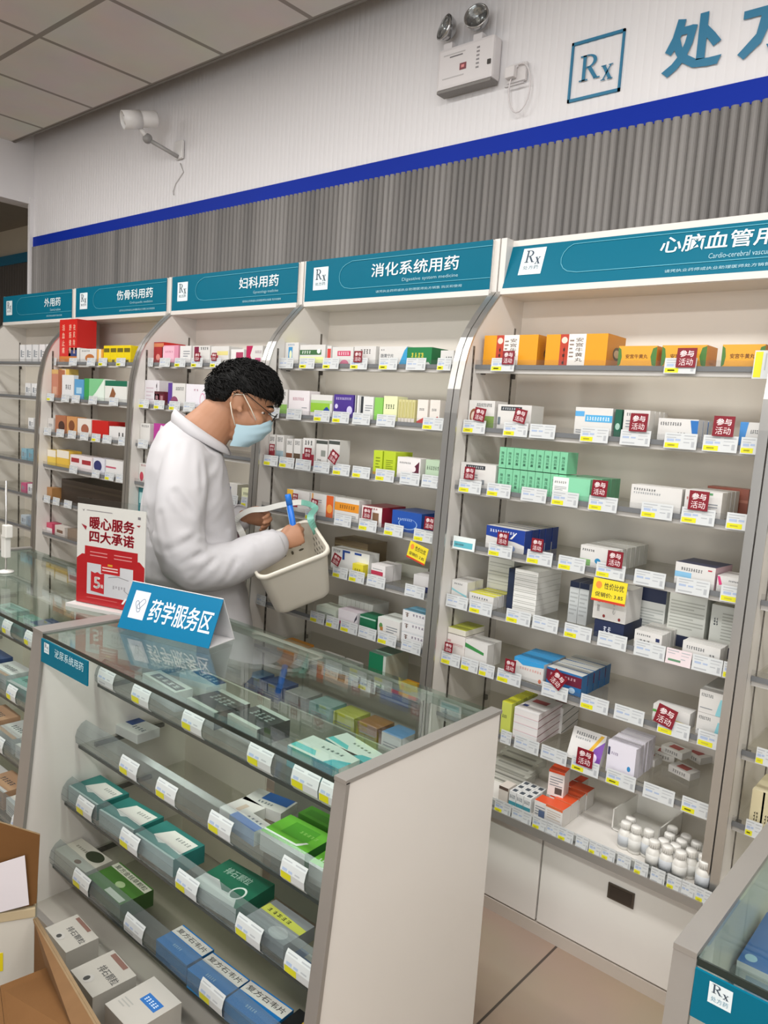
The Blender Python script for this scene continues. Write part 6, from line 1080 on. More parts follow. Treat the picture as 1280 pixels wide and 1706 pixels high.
('plain white price tag, single one from far end, third shelf, gynaecology cabinet', 93, [-3.4427, 2.1415, 1.411], 0.085, 'W'),
('yellow patched price tag, first of two from far end, fourth shelf, gynaecology cabinet', 94, [-2.7201, 2.1415, 1.216], 0.085, 'Y'),
('yellow patched price tag, second of two from far end, fourth shelf, gynaecology cabinet', 94, [-2.616, 2.1415, 1.216], 0.0706, 'Y'),
('yellow patched price tag, single one from far end, fifth shelf, gynaecology cabinet', 95, [-2.6338, 2.1415, 1.011], 0.085, 'Y'),
('plain white price tag, first of five from far end, top shelf, orthopaedic cabinet', 96, [-4.5394, 2.2065, 1.821], 0.085, 'W'),
('plain white price tag, second of five from far end, top shelf, orthopaedic cabinet', 96, [-4.2951, 2.2065, 1.821], 0.085, 'W'),
('plain white price tag, third of five from far end, top shelf, orthopaedic cabinet', 96, [-4.0913, 2.2065, 1.821], 0.085, 'W'),
('yellow patched price tag, fourth of five from far end, top shelf, orthopaedic cabinet', 96, [-3.9654, 2.2065, 1.821], 0.085, 'Y'),
('yellow patched price tag, fifth of five from far end, top shelf, orthopaedic cabinet', 96, [-3.7806, 2.2065, 1.821], 0.085, 'Y'),
('yellow patched price tag, first of five from far end, second shelf, orthopaedic cabinet', 97, [-4.4693, 2.1615, 1.611], 0.085, 'Y'),
('plain white price tag, second of five from far end, second shelf, orthopaedic cabinet', 97, [-4.29, 2.1615, 1.611], 0.085, 'W'),
('plain white price tag, third of five from far end, second shelf, orthopaedic cabinet', 97, [-4.1693, 2.1615, 1.611], 0.085, 'W'),
('plain white price tag, fourth of five from far end, second shelf, orthopaedic cabinet', 97, [-3.9808, 2.1615, 1.611], 0.085, 'W'),
('plain white price tag, fifth of five from far end, second shelf, orthopaedic cabinet', 97, [-3.7644, 2.1615, 1.611], 0.085, 'W'),
('plain white price tag, first of seven from far end, third shelf, orthopaedic cabinet', 98, [-4.4576, 2.1415, 1.411], 0.085, 'W'),
('plain white price tag, second of seven from far end, third shelf, orthopaedic cabinet', 98, [-4.3036, 2.1415, 1.411], 0.085, 'W'),
('plain white price tag, third of seven from far end, third shelf, orthopaedic cabinet', 98, [-4.167, 2.1415, 1.411], 0.085, 'W'),
('plain white price tag, fourth of seven from far end, third shelf, orthopaedic cabinet', 98, [-4.0286, 2.1415, 1.411], 0.085, 'W'),
('yellow patched price tag, fifth of seven from far end, third shelf, orthopaedic cabinet', 98, [-3.9027, 2.1415, 1.411], 0.085, 'Y'),
('plain white price tag, sixth of seven from far end, third shelf, orthopaedic cabinet', 98, [-3.7879, 2.1415, 1.411], 0.085, 'W'),
('plain white price tag, seventh of seven from far end, third shelf, orthopaedic cabinet', 98, [-3.6339, 2.1415, 1.411], 0.0795, 'W'),
('plain white price tag, first of four from far end, fourth shelf, orthopaedic cabinet', 99, [-4.1451, 2.1415, 1.216], 0.085, 'W'),
('plain white price tag, second of four from far end, fourth shelf, orthopaedic cabinet', 99, [-3.8979, 2.1415, 1.216], 0.0803, 'W'),
('yellow patched price tag, third of four from far end, fourth shelf, orthopaedic cabinet', 99, [-3.7568, 2.1415, 1.216], 0.085, 'Y'),
('plain white price tag, fourth of four from far end, fourth shelf, orthopaedic cabinet', 99, [-3.6432, 2.1415, 1.216], 0.085, 'W'),
('plain white price tag, first of three from far end, fifth shelf, orthopaedic cabinet', 100, [-4.4548, 2.1415, 1.011], 0.0795, 'W'),
('plain white price tag, second of three from far end, fifth shelf, orthopaedic cabinet', 100, [-4.3412, 2.1415, 1.011], 0.0846, 'W'),
('plain white price tag, third of three from far end, fifth shelf, orthopaedic cabinet', 100, [-4.2016, 2.1415, 1.011], 0.085, 'W'),
('yellow patched price tag, single one from far end, sixth shelf, near-end cabinet', 101, [-0.4619, 2.1415, 0.806], 0.045, 'Y'),
('yellow patched price tag, single one from far end, seventh shelf, near-end cabinet', 102, [-0.4638, 2.1365, 0.606], 0.045, 'Y'),
]
LIP_TAGS = [
('curved plain white price tag, first from far end, top shelf lip of urology counter', 103, [-2.1025, 1.216, 0.71], 0.085, 'W'),
('curved price tag with yellow patch, second from far end, top shelf lip of urology counter', 103, [-1.9091, 1.216, 0.71], 0.085, 'Y'),
('curved price tag with yellow patch, third from far end, top shelf lip of urology counter', 103, [-1.6546, 1.216, 0.71], 0.085, 'Y'),
('curved price tag with yellow patch, fourth from far end, top shelf lip of urology counter', 103, [-1.3739, 1.216, 0.71], 0.085, 'Y'),
('curved price tag with yellow patch, fifth from far end, top shelf lip of urology counter', 103, [-1.2107, 1.216, 0.71], 0.085, 'Y'),
('curved price tag with yellow patch, sixth from far end, top shelf lip of urology counter', 103, [-1.1266, 1.216, 0.71], 0.0672, 'Y'),
('curved price tag with yellow patch, first from far end, second shelf lip of urology counter', 103, [-1.864, 1.156, 0.525], 0.085, 'Y'),
('curved price tag with yellow patch, second from far end, second shelf lip of urology counter', 103, [-1.6778, 1.156, 0.525], 0.085, 'Y'),
('curved price tag with yellow patch, third from far end, second shelf lip of urology counter', 103, [-1.4422, 1.156, 0.525], 0.085, 'Y'),
('curved price tag with yellow patch below the bright green boxes, second shelf', 103, [-1.1722, 1.156, 0.525], 0.08, 'Y'),
('curved price tag with yellow patch, first from far end, third shelf lip of urology counter', 103, [-2.0282, 1.114, 0.352], 0.085, 'Y'),
('curved price tag with yellow patch, second from far end, third shelf lip of urology counter', 103, [-1.7832, 1.114, 0.352], 0.085, 'Y'),
('curved price tag with yellow patch, third from far end, third shelf lip of urology counter', 103, [-1.5124, 1.114, 0.352], 0.085, 'Y'),
('curved price tag with yellow patch, fourth from far end, third shelf lip of urology counter', 103, [-1.267, 1.114, 0.352], 0.085, 'Y'),
('curved price tag with yellow patch, fifth from far end, third shelf lip of urology counter', 103, [-1.0948, 1.114, 0.352], 0.085, 'Y'),
('curved price tag with yellow patch, first from far end, fourth shelf lip of urology counter', 103, [-1.9756, 1.079, 0.157], 0.085, 'Y'),
('curved plain white price tag, second from far end, fourth shelf lip of urology counter', 103, [-1.6919, 1.079, 0.157], 0.085, 'W'),
('curved price tag with yellow patch, third from far end, fourth shelf lip of urology counter', 103, [-1.3498, 1.079, 0.157], 0.085, 'Y'),
('curved price tag on top lip of second counter, first from the urology counter', 104, [-2.27, 1.216, 0.71], 0.075, 'Y'),
('curved price tag on top lip of second counter, second from the urology counter', 104, [-2.4, 1.216, 0.71], 0.075, 'W'),
('curved price tag on top lip of second counter, third from the urology counter', 104, [-2.62, 1.216, 0.71], 0.075, 'Y'),
('curved price tag on top lip of second counter, fourth from the urology counter', 104, [-2.8, 1.216, 0.71], 0.075, 'Y'),
('curved price tag on second lip of second counter, first from the urology counter', 104, [-2.27, 1.156, 0.525], 0.075, 'W'),
('curved price tag on second lip of second counter, second from the urology counter', 104, [-2.4, 1.156, 0.525], 0.075, 'Y'),
('curved price tag on second lip of second counter, third from the urology counter', 104, [-2.62, 1.156, 0.525], 0.075, 'Y'),
('curved price tag on second lip of second counter, fourth from the urology counter', 104, [-2.8, 1.156, 0.525], 0.075, 'Y'),
('curved price tag on third lip of second counter, first from the urology counter', 104, [-2.27, 1.114, 0.352], 0.075, 'Y'),
('curved price tag on third lip of second counter, second from the urology counter', 104, [-2.4, 1.114, 0.352], 0.075, 'Y'),
('curved price tag on third lip of second counter, third from the urology counter', 104, [-2.62, 1.114, 0.352], 0.075, 'Y'),
('curved price tag on third lip of second counter, fourth from the urology counter', 104, [-2.8, 1.114, 0.352], 0.075, 'W'),
('curved price tag on fourth lip of second counter, first from the urology counter', 104, [-2.27, 1.079, 0.157], 0.075, 'Y'),
('curved price tag on fourth lip of second counter, second from the urology counter', 104, [-2.4, 1.079, 0.157], 0.075, 'Y'),
('curved price tag on fourth lip of second counter, third from the urology counter', 104, [-2.62, 1.079, 0.157], 0.075, 'W'),
('curved price tag on fourth lip of second counter, fourth from the urology counter', 104, [-2.8, 1.079, 0.157], 0.075, 'Y'),
]
PROMO = [
('dark red promotion tag before the first large orange carton, top shelf, cardiovascular cabinet', 105, [-1.3858, 2.2025, 1.8217], 0.056, 0),
('dark red promotion tag before the middle small orange carton, top shelf, cardiovascular cabinet', 105, [-0.8035, 2.2025, 1.8216], 0.068, 0),
('dark red promotion tag over the brown circle box, second shelf, cardiovascular cabinet', 105, [-1.45, 2.1575, 1.6309], 0.055, -8),
('dark red promotion tag on the black striped box, second shelf, cardiovascular cabinet', 105, [-1.2948, 2.1575, 1.6334], 0.055, -10),
('dark red promotion tag on the white box row, second shelf, cardiovascular cabinet', 105, [-0.9028, 2.1575, 1.6337], 0.065, 0),
('dark red promotion tag standing alone beside the pale blue box, second shelf, cardiovascular cabinet', 105, [-0.6679, 2.1575, 1.6362], 0.068, 0),
('dark red promotion tag on the black labelled box, third shelf, cardiovascular cabinet', 105, [-1.4582, 2.1375, 1.434], 0.052, 0),
('dark red promotion tag over the mint boxes, third shelf, cardiovascular cabinet', 105, [-0.9918, 2.1375, 1.4342], 0.06, 0),
('dark red promotion tag on the green striped box, third shelf, cardiovascular cabinet', 105, [-0.7038, 2.1375, 1.432], 0.066, 0),
('dark red promotion tag on the blue and white front box, fourth shelf, cardiovascular cabinet', 105, [-1.3077, 2.1375, 1.2349], 0.052, 0),
('dark red promotion tag at the end of blue boxes, fourth shelf, cardiovascular cabinet', 105, [-1.1807, 2.1375, 1.2334], 0.052, 0),
('dark red promotion tag beside the green banded row, fourth shelf, cardiovascular cabinet', 105, [-0.9223, 2.1375, 1.2324], 0.06, 0),
('dark red promotion tag on the cream boxes, sixth shelf, cardiovascular cabinet', 105, [-1.4881, 2.1375, 0.8244], 0.042, 0),
('dark red promotion tag between white and blue boxes, sixth shelf, cardiovascular cabinet', 105, [-1.239, 2.1375, 0.8249], 0.05, 0),
('dark red promotion tag tilted over the maroon band, sixth shelf, cardiovascular cabinet', 105, [-1.0676, 2.1375, 0.8258], 0.062, -32),
('dark red promotion tag on the yellow swoosh box, sixth shelf, cardiovascular cabinet', 105, [-0.7254, 2.1375, 0.8135], 0.07, -12),
('dark red promotion tag on the heart design box, seventh shelf, cardiovascular cabinet', 105, [-0.9501, 2.1325, 0.6125], 0.066, 0),
('dark red promotion tag on the black title box, top shelf, digestive cabinet', 105, [-2.0622, 2.2025, 1.8258], 0.054, 0),
('dark red promotion tag on the first herb box, third shelf, digestive cabinet', 105, [-2.4625, 2.1375, 1.4433], 0.04, 0),
('dark red promotion tag on the red footed box, third shelf, digestive cabinet', 105, [-2.2448, 2.1375, 1.4394], 0.05, 0),
('dark red promotion tag tilted by the black capped boxes, third shelf, digestive cabinet', 105, [-2.0981, 2.1375, 1.4353], 0.056, -30),
('dark red promotion tag on the yellow cornered box, fourth shelf, digestive cabinet', 105, [-2.3053, 2.1375, 1.2523], 0.04, 0),
('dark red promotion tag on the orange ended box, fourth shelf, digestive cabinet', 105, [-2.1922, 2.1375, 1.2398], 0.048, -8),
('dark red promotion tag on the brown picture box, fourth shelf, digestive cabinet', 105, [-1.9059, 2.1375, 1.24], 0.052, 0),
('dark red promotion tag beside the royal blue carton, fourth shelf, digestive cabinet', 105, [-1.61, 2.1375, 1.243], 0.056, 0),
('dark red promotion tag tilted on the blue marked box, fifth shelf, digestive cabinet', 105, [-2.051, 2.1375, 1.0372], 0.052, -20),
('dark red promotion tag on the maroon bottle box, top shelf, gynaecology cabinet', 105, [-3.1006, 2.2025, 1.8261], 0.052, 0),
('dark red promotion tag on the yellow striped box, top shelf, gynaecology cabinet', 105, [-2.9701, 2.2025, 1.826], 0.045, 0),
]
GROUPS = ['medicine boxes on the top shelf of the cardiovascular cabinet', 'medicine boxes on the second shelf of the cardiovascular cabinet', 'white boxes on second shelf of the cardiovascular cabinet', 'white boxes with blue slanted end on second shelf of the cardiovascular cabinet', 'medicine boxes on the third shelf of the cardiovascular cabinet', 'green carton spines on third shelf of the cardiovascular cabinet', 'green cartons in upper tier on third shelf of the cardiovascular cabinet', 'mint green boxes on third shelf of the cardiovascular cabinet', 'white boxes with green stripe on third shelf of the cardiovascular cabinet', 'blue and white boxes on fourth shelf of the cardiovascular cabinet', 'white boxes with green band on fourth shelf of the cardiovascular cabinet', 'medicine boxes on the fourth shelf of the cardiovascular cabinet', 'white boxes with teal wave on fifth shelf of the cardiovascular cabinet', 'white boxes with yellow lids on fifth shelf of the cardiovascular cabinet', 'stacked flat white boxes on fifth shelf of the cardiovascular cabinet', 'medicine boxes on the fifth shelf of the cardiovascular cabinet', 'grey white boxes in rear stack on fifth shelf of the cardiovascular cabinet', 'white boxes with navy lids on fifth shelf of the cardiovascular cabinet', 'white boxes with navy square on fifth shelf of the cardiovascular cabinet', 'low white boxes on fifth shelf of the cardiovascular cabinet', 'cream boxes on sixth shelf of the cardiovascular cabinet', 'medicine boxes on the sixth shelf of the cardiovascular cabinet', 'white boxes with green bar on sixth shelf of the cardiovascular cabinet', 'white boxes with blue tops on sixth shelf of the cardiovascular cabinet', 'blue boxes with maroon band on sixth shelf of the cardiovascular cabinet', 'white boxes with teal corner on sixth shelf of the cardiovascular cabinet', 'yellow green boxes on seventh shelf of the cardiovascular cabinet', 'stacked white red edged boxes on seventh shelf of the cardiovascular cabinet', 'flat white boxes further back on seventh shelf of the cardiovascular cabinet', 'medicine boxes on the seventh shelf of the cardiovascular cabinet', 'lilac white boxes on seventh shelf of the cardiovascular cabinet', 'small loose boxes on the seventh shelf', 'pale grey flat boxes on the bottom deck', 'medicine boxes on the bottom deck of the cardiovascular cabinet', 'teal footed boxes on bottom deck of the cardiovascular cabinet', 'orange topped boxes, near column on bottom deck of the cardiovascular cabinet', 'orange topped boxes on the bottom deck', 'orange topped boxes, far column on bottom deck of the cardiovascular cabinet', 'cream boxes in the near-end cabinet', 'medicine boxes on the top shelf of the digestive cabinet', 'medicine boxes on the second shelf of the digestive cabinet', 'slim yellowish boxes on second shelf of the digestive cabinet', 'medicine boxes on the third shelf of the digestive cabinet', 'medicine boxes on the fourth shelf of the digestive cabinet', 'medicine boxes on the fifth shelf of the digestive cabinet', 'white boxes with crimson stripe on fifth shelf of the digestive cabinet', 'medicine boxes on the sixth shelf of the digestive cabinet', 'slim grey boxes on sixth shelf of the digestive cabinet', 'white boxes, blue lid on sixth shelf of the digestive cabinet', 'medicine boxes on the seventh shelf of the digestive cabinet', 'medicine boxes on the bottom deck of the digestive cabinet', 'medicine boxes on the top shelf of the gynaecology cabinet', 'medicine boxes on the second shelf of the gynaecology cabinet', 'maroon bottle boxes on second shelf of the gynaecology cabinet', 'medicine boxes on the third shelf of the gynaecology cabinet', 'medicine boxes on the fourth shelf of the gynaecology cabinet', 'medicine boxes on the fifth shelf of the gynaecology cabinet', 'medicine boxes on the top shelf of the orthopaedic cabinet', 'bright yellow boxes on top shelf of the orthopaedic cabinet', 'medicine boxes on the second shelf of the orthopaedic cabinet', 'medicine boxes on the third shelf of the orthopaedic cabinet', 'medicine boxes on the fourth shelf of the orthopaedic cabinet', 'medicine boxes on the fifth shelf of the orthopaedic cabinet', 'medicine boxes on the sixth shelf of the orthopaedic cabinet', 'boxes on the top shelf of the external medicine cabinet', 'boxes on the second shelf of the external medicine cabinet', 'boxes on the third shelf of the external medicine cabinet', 'boxes on the fourth shelf of the external medicine cabinet', 'boxes on the fifth shelf of the external medicine cabinet', 'boxes on the sixth shelf of the external medicine cabinet', 'teal boxes', 'boxes lying in the urology counter', 'blue boxes', 'white stone boxes', 'black silver boxes', 'white turquoise boxes', 'price tags along the top shelf of the cardiovascular cabinet', 'price tags along the second shelf of the cardiovascular cabinet', 'price tags along the third shelf of the cardiovascular cabinet', 'price tags along the fourth shelf of the cardiovascular cabinet', 'price tags along the fifth shelf of the cardiovascular cabinet', 'price tags along the sixth shelf of the cardiovascular cabinet', 'price tags along the seventh shelf of the cardiovascular cabinet', 'price tags along the bottom deck of the cardiovascular cabinet', 'price tags along the top shelf of the digestive cabinet', 'price tags along the second shelf of the digestive cabinet', 'price tags along the third shelf of the digestive cabinet', 'price tags along the fourth shelf of the digestive cabinet', 'price tags along the fifth shelf of the digestive cabinet', 'price tags along the sixth shelf of the digestive cabinet', 'price tags along the seventh shelf of the digestive cabinet', 'price tags along the top shelf of the gynaecology cabinet', 'price tags along the second shelf of the gynaecology cabinet', 'price tags along the third shelf of the gynaecology cabinet', 'price tags along the fourth shelf of the gynaecology cabinet', 'price tags along the fifth shelf of the gynaecology cabinet', 'price tags along the top shelf of the orthopaedic cabinet', 'price tags along the second shelf of the orthopaedic cabinet', 'price tags along the third shelf of the orthopaedic cabinet', 'price tags along the fourth shelf of the orthopaedic cabinet', 'price tags along the fifth shelf of the orthopaedic cabinet', 'price tags along the sixth shelf of the near-end cabinet', 'price tags along the seventh shelf of the near-end cabinet', 'price tags on the acrylic lips of the urology counter', 'price tags on the lips of the second counter', 'dark red promotion tags']
# ================================================================ goods on the shelves
def carton_mesh(w, d, h, D, name):
    b = MB(); c = D['c']
    def mm(x): return M(x, 0.42, var=0.03, scale=20.0)
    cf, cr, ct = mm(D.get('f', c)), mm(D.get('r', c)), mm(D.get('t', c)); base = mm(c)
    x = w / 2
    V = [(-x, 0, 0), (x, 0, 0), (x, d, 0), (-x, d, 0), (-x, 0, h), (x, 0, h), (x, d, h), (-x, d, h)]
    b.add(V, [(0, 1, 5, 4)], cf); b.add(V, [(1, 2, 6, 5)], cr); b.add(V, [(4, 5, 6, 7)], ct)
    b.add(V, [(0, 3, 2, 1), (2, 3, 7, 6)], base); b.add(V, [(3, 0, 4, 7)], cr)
    # closing flap line of the end panel
    lay = {'f': 0, 'r': 0, 't': 0}
    FR = {'f': (Vector((-x, 0, 0)), Vector((w, 0, 0)), Vector((0, 0, h)), Vector((0, -1, 0))),
          'r': (Vector((x, 0, 0)), Vector((0, d, 0)), Vector((0, 0, h)), Vector((1, 0, 0))),
          't': (Vector((-x, 0, h)), Vector((w, 0, 0)), Vector((0, d, 0)), Vector((0, 0, 1)))}
    for q in D['d']:
        fc, k = q[0], q[1]; o, ux, uy, n = FR[fc]; lay[fc] += 1; o = o + n * (0.00022 + 0.00010 * lay[fc])
        a = q[2:]
        if k == 'r': b.plane(o, ux, uy, [(a[0], a[1]), (a[2], a[1]), (a[2], a[3]), (a[0], a[3])], mm(a[4]))
        elif k == 't': b.text(a[4], o + ux * a[0] + uy * a[1], ux * (a[2] - a[0]), uy * (a[3] - a[1]), mm(a[5]), 0.006)
        elif k == 'v':
            st = a[4]; n_ = len(st); hh = (a[3] - a[1]) / n_
            for i, ch in enumerate(st): b.text(ch, o + ux * a[0] + uy * (a[3] - (i + 0.9) * hh), ux * (a[2] - a[0]), uy * hh * 0.8, mm(a[5]), 0.005)
        elif k == 'l':
            n_ = int(a[4]); hh = (a[3] - a[1]) / max(1, n_)
            for i in range(n_):
                v0 = a[3] - (i + 1) * hh; e = a[2] - (0.0 if i % 3 != 2 else 0.3 * (a[2] - a[0]))
                b.plane(o, ux, uy, [(a[0], v0), (e, v0), (e, v0 + hh * 0.38), (a[0], v0 + hh * 0.38)], mm(a[5]))
        elif k == 'c':
            # a line of dense print: each glyph a few strokes
            n_ = int(a[4]); ww = (a[2] - a[0]) / n_; r = random.Random(int(a[0] * 97 + a[1] * 31) + n_)
            for i in range(n_):
                u0 = a[0] + i * ww; u1 = u0 + ww * 0.8; dv = a[3] - a[1]; m_ = mm(a[5])
                for s_ in range(3):
                    v = a[1] + dv * (0.05 + 0.36 * s_ + r.uniform(-.04, .04)); e0 = r.uniform(0, .25) * ww; e1 = r.uniform(0, .25) * ww
                    b.plane(o, ux, uy, [(u0 + e0, v), (u1 - e1, v), (u1 - e1, v + dv * 0.16), (u0 + e0, v + dv * 0.16)], m_)
                um = u0 + ww * r.uniform(.25, .5)
                b.plane(o + n * 0.00004, ux, uy, [(um, a[1]), (um + ww * .15, a[1]), (um + ww * .15, a[3]), (um, a[3])], m_)
        elif k == 'e':
            b.plane(o, ux, uy, [(a[0] + a[2] * math.cos(2 * math.pi * i / 20), a[1] + a[3] * math.sin(2 * math.pi * i / 20)) for i in range(20)], mm(a[4]))
        elif k == 'p': b.plane(o, ux, uy, [tuple(p) for p in a[1]], mm(a[0]))
    return b.mesh(name)
_cm = {}
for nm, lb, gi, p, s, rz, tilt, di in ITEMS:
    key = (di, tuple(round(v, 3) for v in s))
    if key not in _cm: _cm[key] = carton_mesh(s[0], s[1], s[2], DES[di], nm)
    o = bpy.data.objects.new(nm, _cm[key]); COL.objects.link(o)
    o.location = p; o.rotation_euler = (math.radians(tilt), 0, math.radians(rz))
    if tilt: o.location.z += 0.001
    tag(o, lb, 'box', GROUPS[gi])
# ---------------------------------------------------------------- price tags
TW = M('#cdd0d0', 0.35, var=0); TY = M('#d9d51f', 0.4, var=0); TB = M('#a3b2cc', 0.5, var=0); TG = M('#adb0b3', 0.5, var=0); TP = M('#dfd0d2', 0.4, var=0)
def price_card(w, y):
    h = 0.044 if y not in 'V' else 0.075; b = MB(); body = {'P': TP, 'T': M('#dfe6e4', 0.4, var=0)}.get(y, TW)
    if y == 'V': w = 0.05
    b.box(-w / 2, -0.001, -h, w / 2, 0.0004, 0.0, body)
    def q(x0, z0, x1, z1, m): b.plane((-w / 2, -0.0013, -h), (w, 0, 0), (0, 0, h), [(x0, z0), (x1, z0), (x1, z1), (x0, z1)], m)
    if y == 'Y': q(.03, .06, .46, .36, TY); q(.08, .46, .30, .62, TB); q(.34, .5, .5, .62, TB); q(.12, .16, .34, .26, M('#b8b030', 0.4, var=0))
    if y == 'V': q(.05, .05, .42, .95, TY); q(.55, .3, .62, .9, TG); q(.72, .5, .78, .9, TG)
    if y == 'T': q(.05, .15, .9, .6, M('#5fb0bc', 0.4, var=0)); q(.1, .3, .5, .45, TW)
    if y in 'WYP':
        q(.06, .84, .5, .9, TG); q(.62, .66, .66, .16, TG) if False else None
        q(.6, .82, .95, .88, TG); q(.6, .40, .78, .46, TG); q(.84, .15, .93, .5, TG) if y != 'P' else None
        q(.06, .68, .36, .73, TG); q(.6, .64, .9, .68, TG)
    if y == 'W': q(.08, .45, .3, .58, TB); q(.08, .12, .5, .2, TG); q(.36, .46, .52, .56, TB)
    if y == 'P': q(.1, .2, .6, .34, M('#5f8a6a', 0.4, var=0))
    q(-0.0, .96, 1.0, 1.0, G_ACR) if False else None
    return b
_pm = {}
for lb, gi, p, w, y in TAGS:
    key = (round(w, 2), y)
    if key not in _pm: _pm[key] = price_card(key[0], y).mesh('price_tag')
    o = bpy.data.objects.new('price_tag', _pm[key]); COL.objects.link(o)
    o.location = (p[0], p[1], p[2] + (0.02 if y == 'V' else 0)); o.rotation_euler = (math.radians(-5), 0, 0)
    tag(o, lb, 'price tag', GROUPS[gi])
def lip_card(w, y):
    b = MB(); f = 0.0
    pts = [(-0.0055, 0.0), (-0.0155, 0.012), (-0.0175, 0.03), (-0.0125, 0.05), (-0.006, 0.060)]
    b.ribbon(pts, -w / 2, w / 2, 0.0008, TW)
    def q(x0, i, k0, k1, x1, m):
        a, c = pts[i], pts[i + 1]; d = Vector((c[0] - a[0], c[1] - a[1])); n = Vector((-d.y, d.x)).normalized() * 0.0012
        A = (a[0] + d.x * k0 + n.x, a[1] + d.y * k0 + n.y); B = (a[0] + d.x * k1 + n.x, a[1] + d.y * k1 + n.y)
        b.add([(-w / 2 + w * x0, *A), (-w / 2 + w * x1, *A), (-w / 2 + w * x1, *B), (-w / 2 + w * x0, *B)], [(0, 1, 2, 3)], m)
    if y == 'Y': q(.03, 1, .0, .95, .45, TY)
    else: q(.08, 1, .2, .5, .5, TG)
    q(.08, 2, .1, .4, .28, TB); q(.34, 2, .1, .35, .5, TB); q(.55, 3, .3, .55, .95, TG); q(.06, 3, .3, .5, .4, TG); q(.6, 2, .2, .35, .8, TG)
    return b
for lb, gi, p, w, y in LIP_TAGS:
    key = ('lip', round(w, 2), y)
    if key not in _pm: _pm[key] = lip_card(key[1], y).mesh('price_tag')
    o = bpy.data.objects.new('price_tag', _pm[key]); COL.objects.link(o); o.location = (p[0], p[1] - 0.0006, p[2] + 0.002)
    tag(o, lb, 'price tag', GROUPS[gi])
# ---------------------------------------------------------------- dark red promotion tags
PR = M('#7d1424', 0.4, var=0.03); PWH = M('#ecdcdc', 0.5, var=0)
_b = MB(); _b.box(-.5, -0.012, -.5, .5, 0.006, .5, PR)
_b.text('参与', (-.36, -0.016, .04), (.72, 0, 0), (0, 0, .34), PWH, 0.02); _b.text('活动', (-.36, -0.016, -.40), (.72, 0, 0), (0, 0, .36), PWH, 0.0)
_pmesh = _b.mesh('promotion_tag')
for lb, gi, p, s, a in PROMO:
    o = bpy.data.objects.new('promotion_tag', _pmesh); COL.objects.link(o); o.location = p
    o.scale = (s * .8, 0.08, s * .8); o.rotation_euler = (math.radians(-4), math.radians(-a), 0)
    tag(o, lb, 'promotion tag', GROUPS[gi])
# yellow sale signs
def sale_sign(x0, x1, z0, z1, y, rz, label, ry=0.0, detail=True):
    w, h = x1 - x0, z1 - z0; b = MB(); YL = M('#e3cf2c', 0.4, var=0.03)
    b.box(-w / 2, -0.001, -h / 2, w / 2, 0.001, h / 2, YL)
    b.box(-w / 2, -0.0014, -h / 2, w / 2, -0.0008, -h / 2 + h * 0.1, M('#c03a24', 0.4, var=0))
    o = b.build('sale_sign'); o.location = ((x0 + x1) / 2, y, (z0 + z1) / 2); o.rotation_euler = (math.radians(-6), ry, rz)
    L = MB(); k = M('#3a3424', 0.5, var=0)
    L.text('性价比优', (-w * 0.16, -0.0016, h * 0.08), (w * 0.58, 0, 0), (0, 0, h * 0.28), k, 0.006)
    L.text('促销价: 3.85', (-w * 0.4, -0.0016, -h * 0.28), (w * 0.82, 0, 0), (0, 0, h * 0.2), k, 0.006)
    L.plane((-w * .32, -0.0016, h * .22), (w * .09, 0, 0), (0, 0, h * .16), [(math.cos(i), math.sin(i)) for i in [2 * math.pi * j / 14 for j in range(14)]], M('#e88a3a', 0.5, var=0))
    L.build('lettering', o); tag(o, label, 'sign', 'yellow sale signs'); return o
sale_sign(-0.978, -0.873, 1.102, 1.170, 2.128, 0, 'yellow 性价比优 sale sign hanging under the cardiovascular fourth shelf')
sale_sign(-1.672, -1.578, 1.108, 1.168, 2.10, math.radians(-8), 'tilted yellow sale sign under the digestive fourth shelf by the post', math.radians(10))
# ---------------------------------------------------------------- bottles and their tray on the bottom deck
PLW = M('#e2e0da', 0.35, var=0.02)
t = thing('bottle_tray', 'white open plastic tray tipped behind the small bottles, bottom deck', 'tray', (-0.795, 2.25, 0.387), math.radians(-4))
b = MB()
def tray_slab(a, c): b.box(*a, *c, PLW)
b.box(-.075, -.05, 0, .075, .11, .004, PLW); b.box(-.075, .106, 0, .075, .11, .10, PLW); b.box(-.075, -.05, 0, -.071, .11, .065, PLW); b.box(.071, -.05, 0, .075, .11, .065, PLW)
b.build('tray_body', t)
b = MB(); b.box(-.08, .104, .098, .08, .114, .104, PLW); b.build('rim', t)
BP = [(-0.803,2.069),(-0.804,2.105),(-0.771,2.067),(-0.736,2.076),(-0.703,2.029),(-0.686,2.055),(-0.665,2.022),(-0.686,2.102),(-0.694,2.145),(-0.652,2.055),(-0.648,2.092),(-0.649,2.129),(-0.614,2.117),(-0.628,2.020),(-0.610,2.062),(-0.564,2.021),(-0.574,2.060),(-0.571,2.144)]
BD = ['standing in front of the tray', 'inside the tray mouth', 'at the tray corner', 'just past the tray', 'first of the near cluster at the ledge', 'second of the near cluster', 'third of the near cluster at the ledge', 'behind the near cluster', 'furthest back beside the tray', 'in the middle of the cluster', 'behind the middle of the cluster', 'in the back row of the cluster', 'at the back end of the cluster', 'closest to the ledge labels', 'at the outer side of the cluster', 'short and alone by the labels', 'beside the grey post', 'at the back by the grey post']
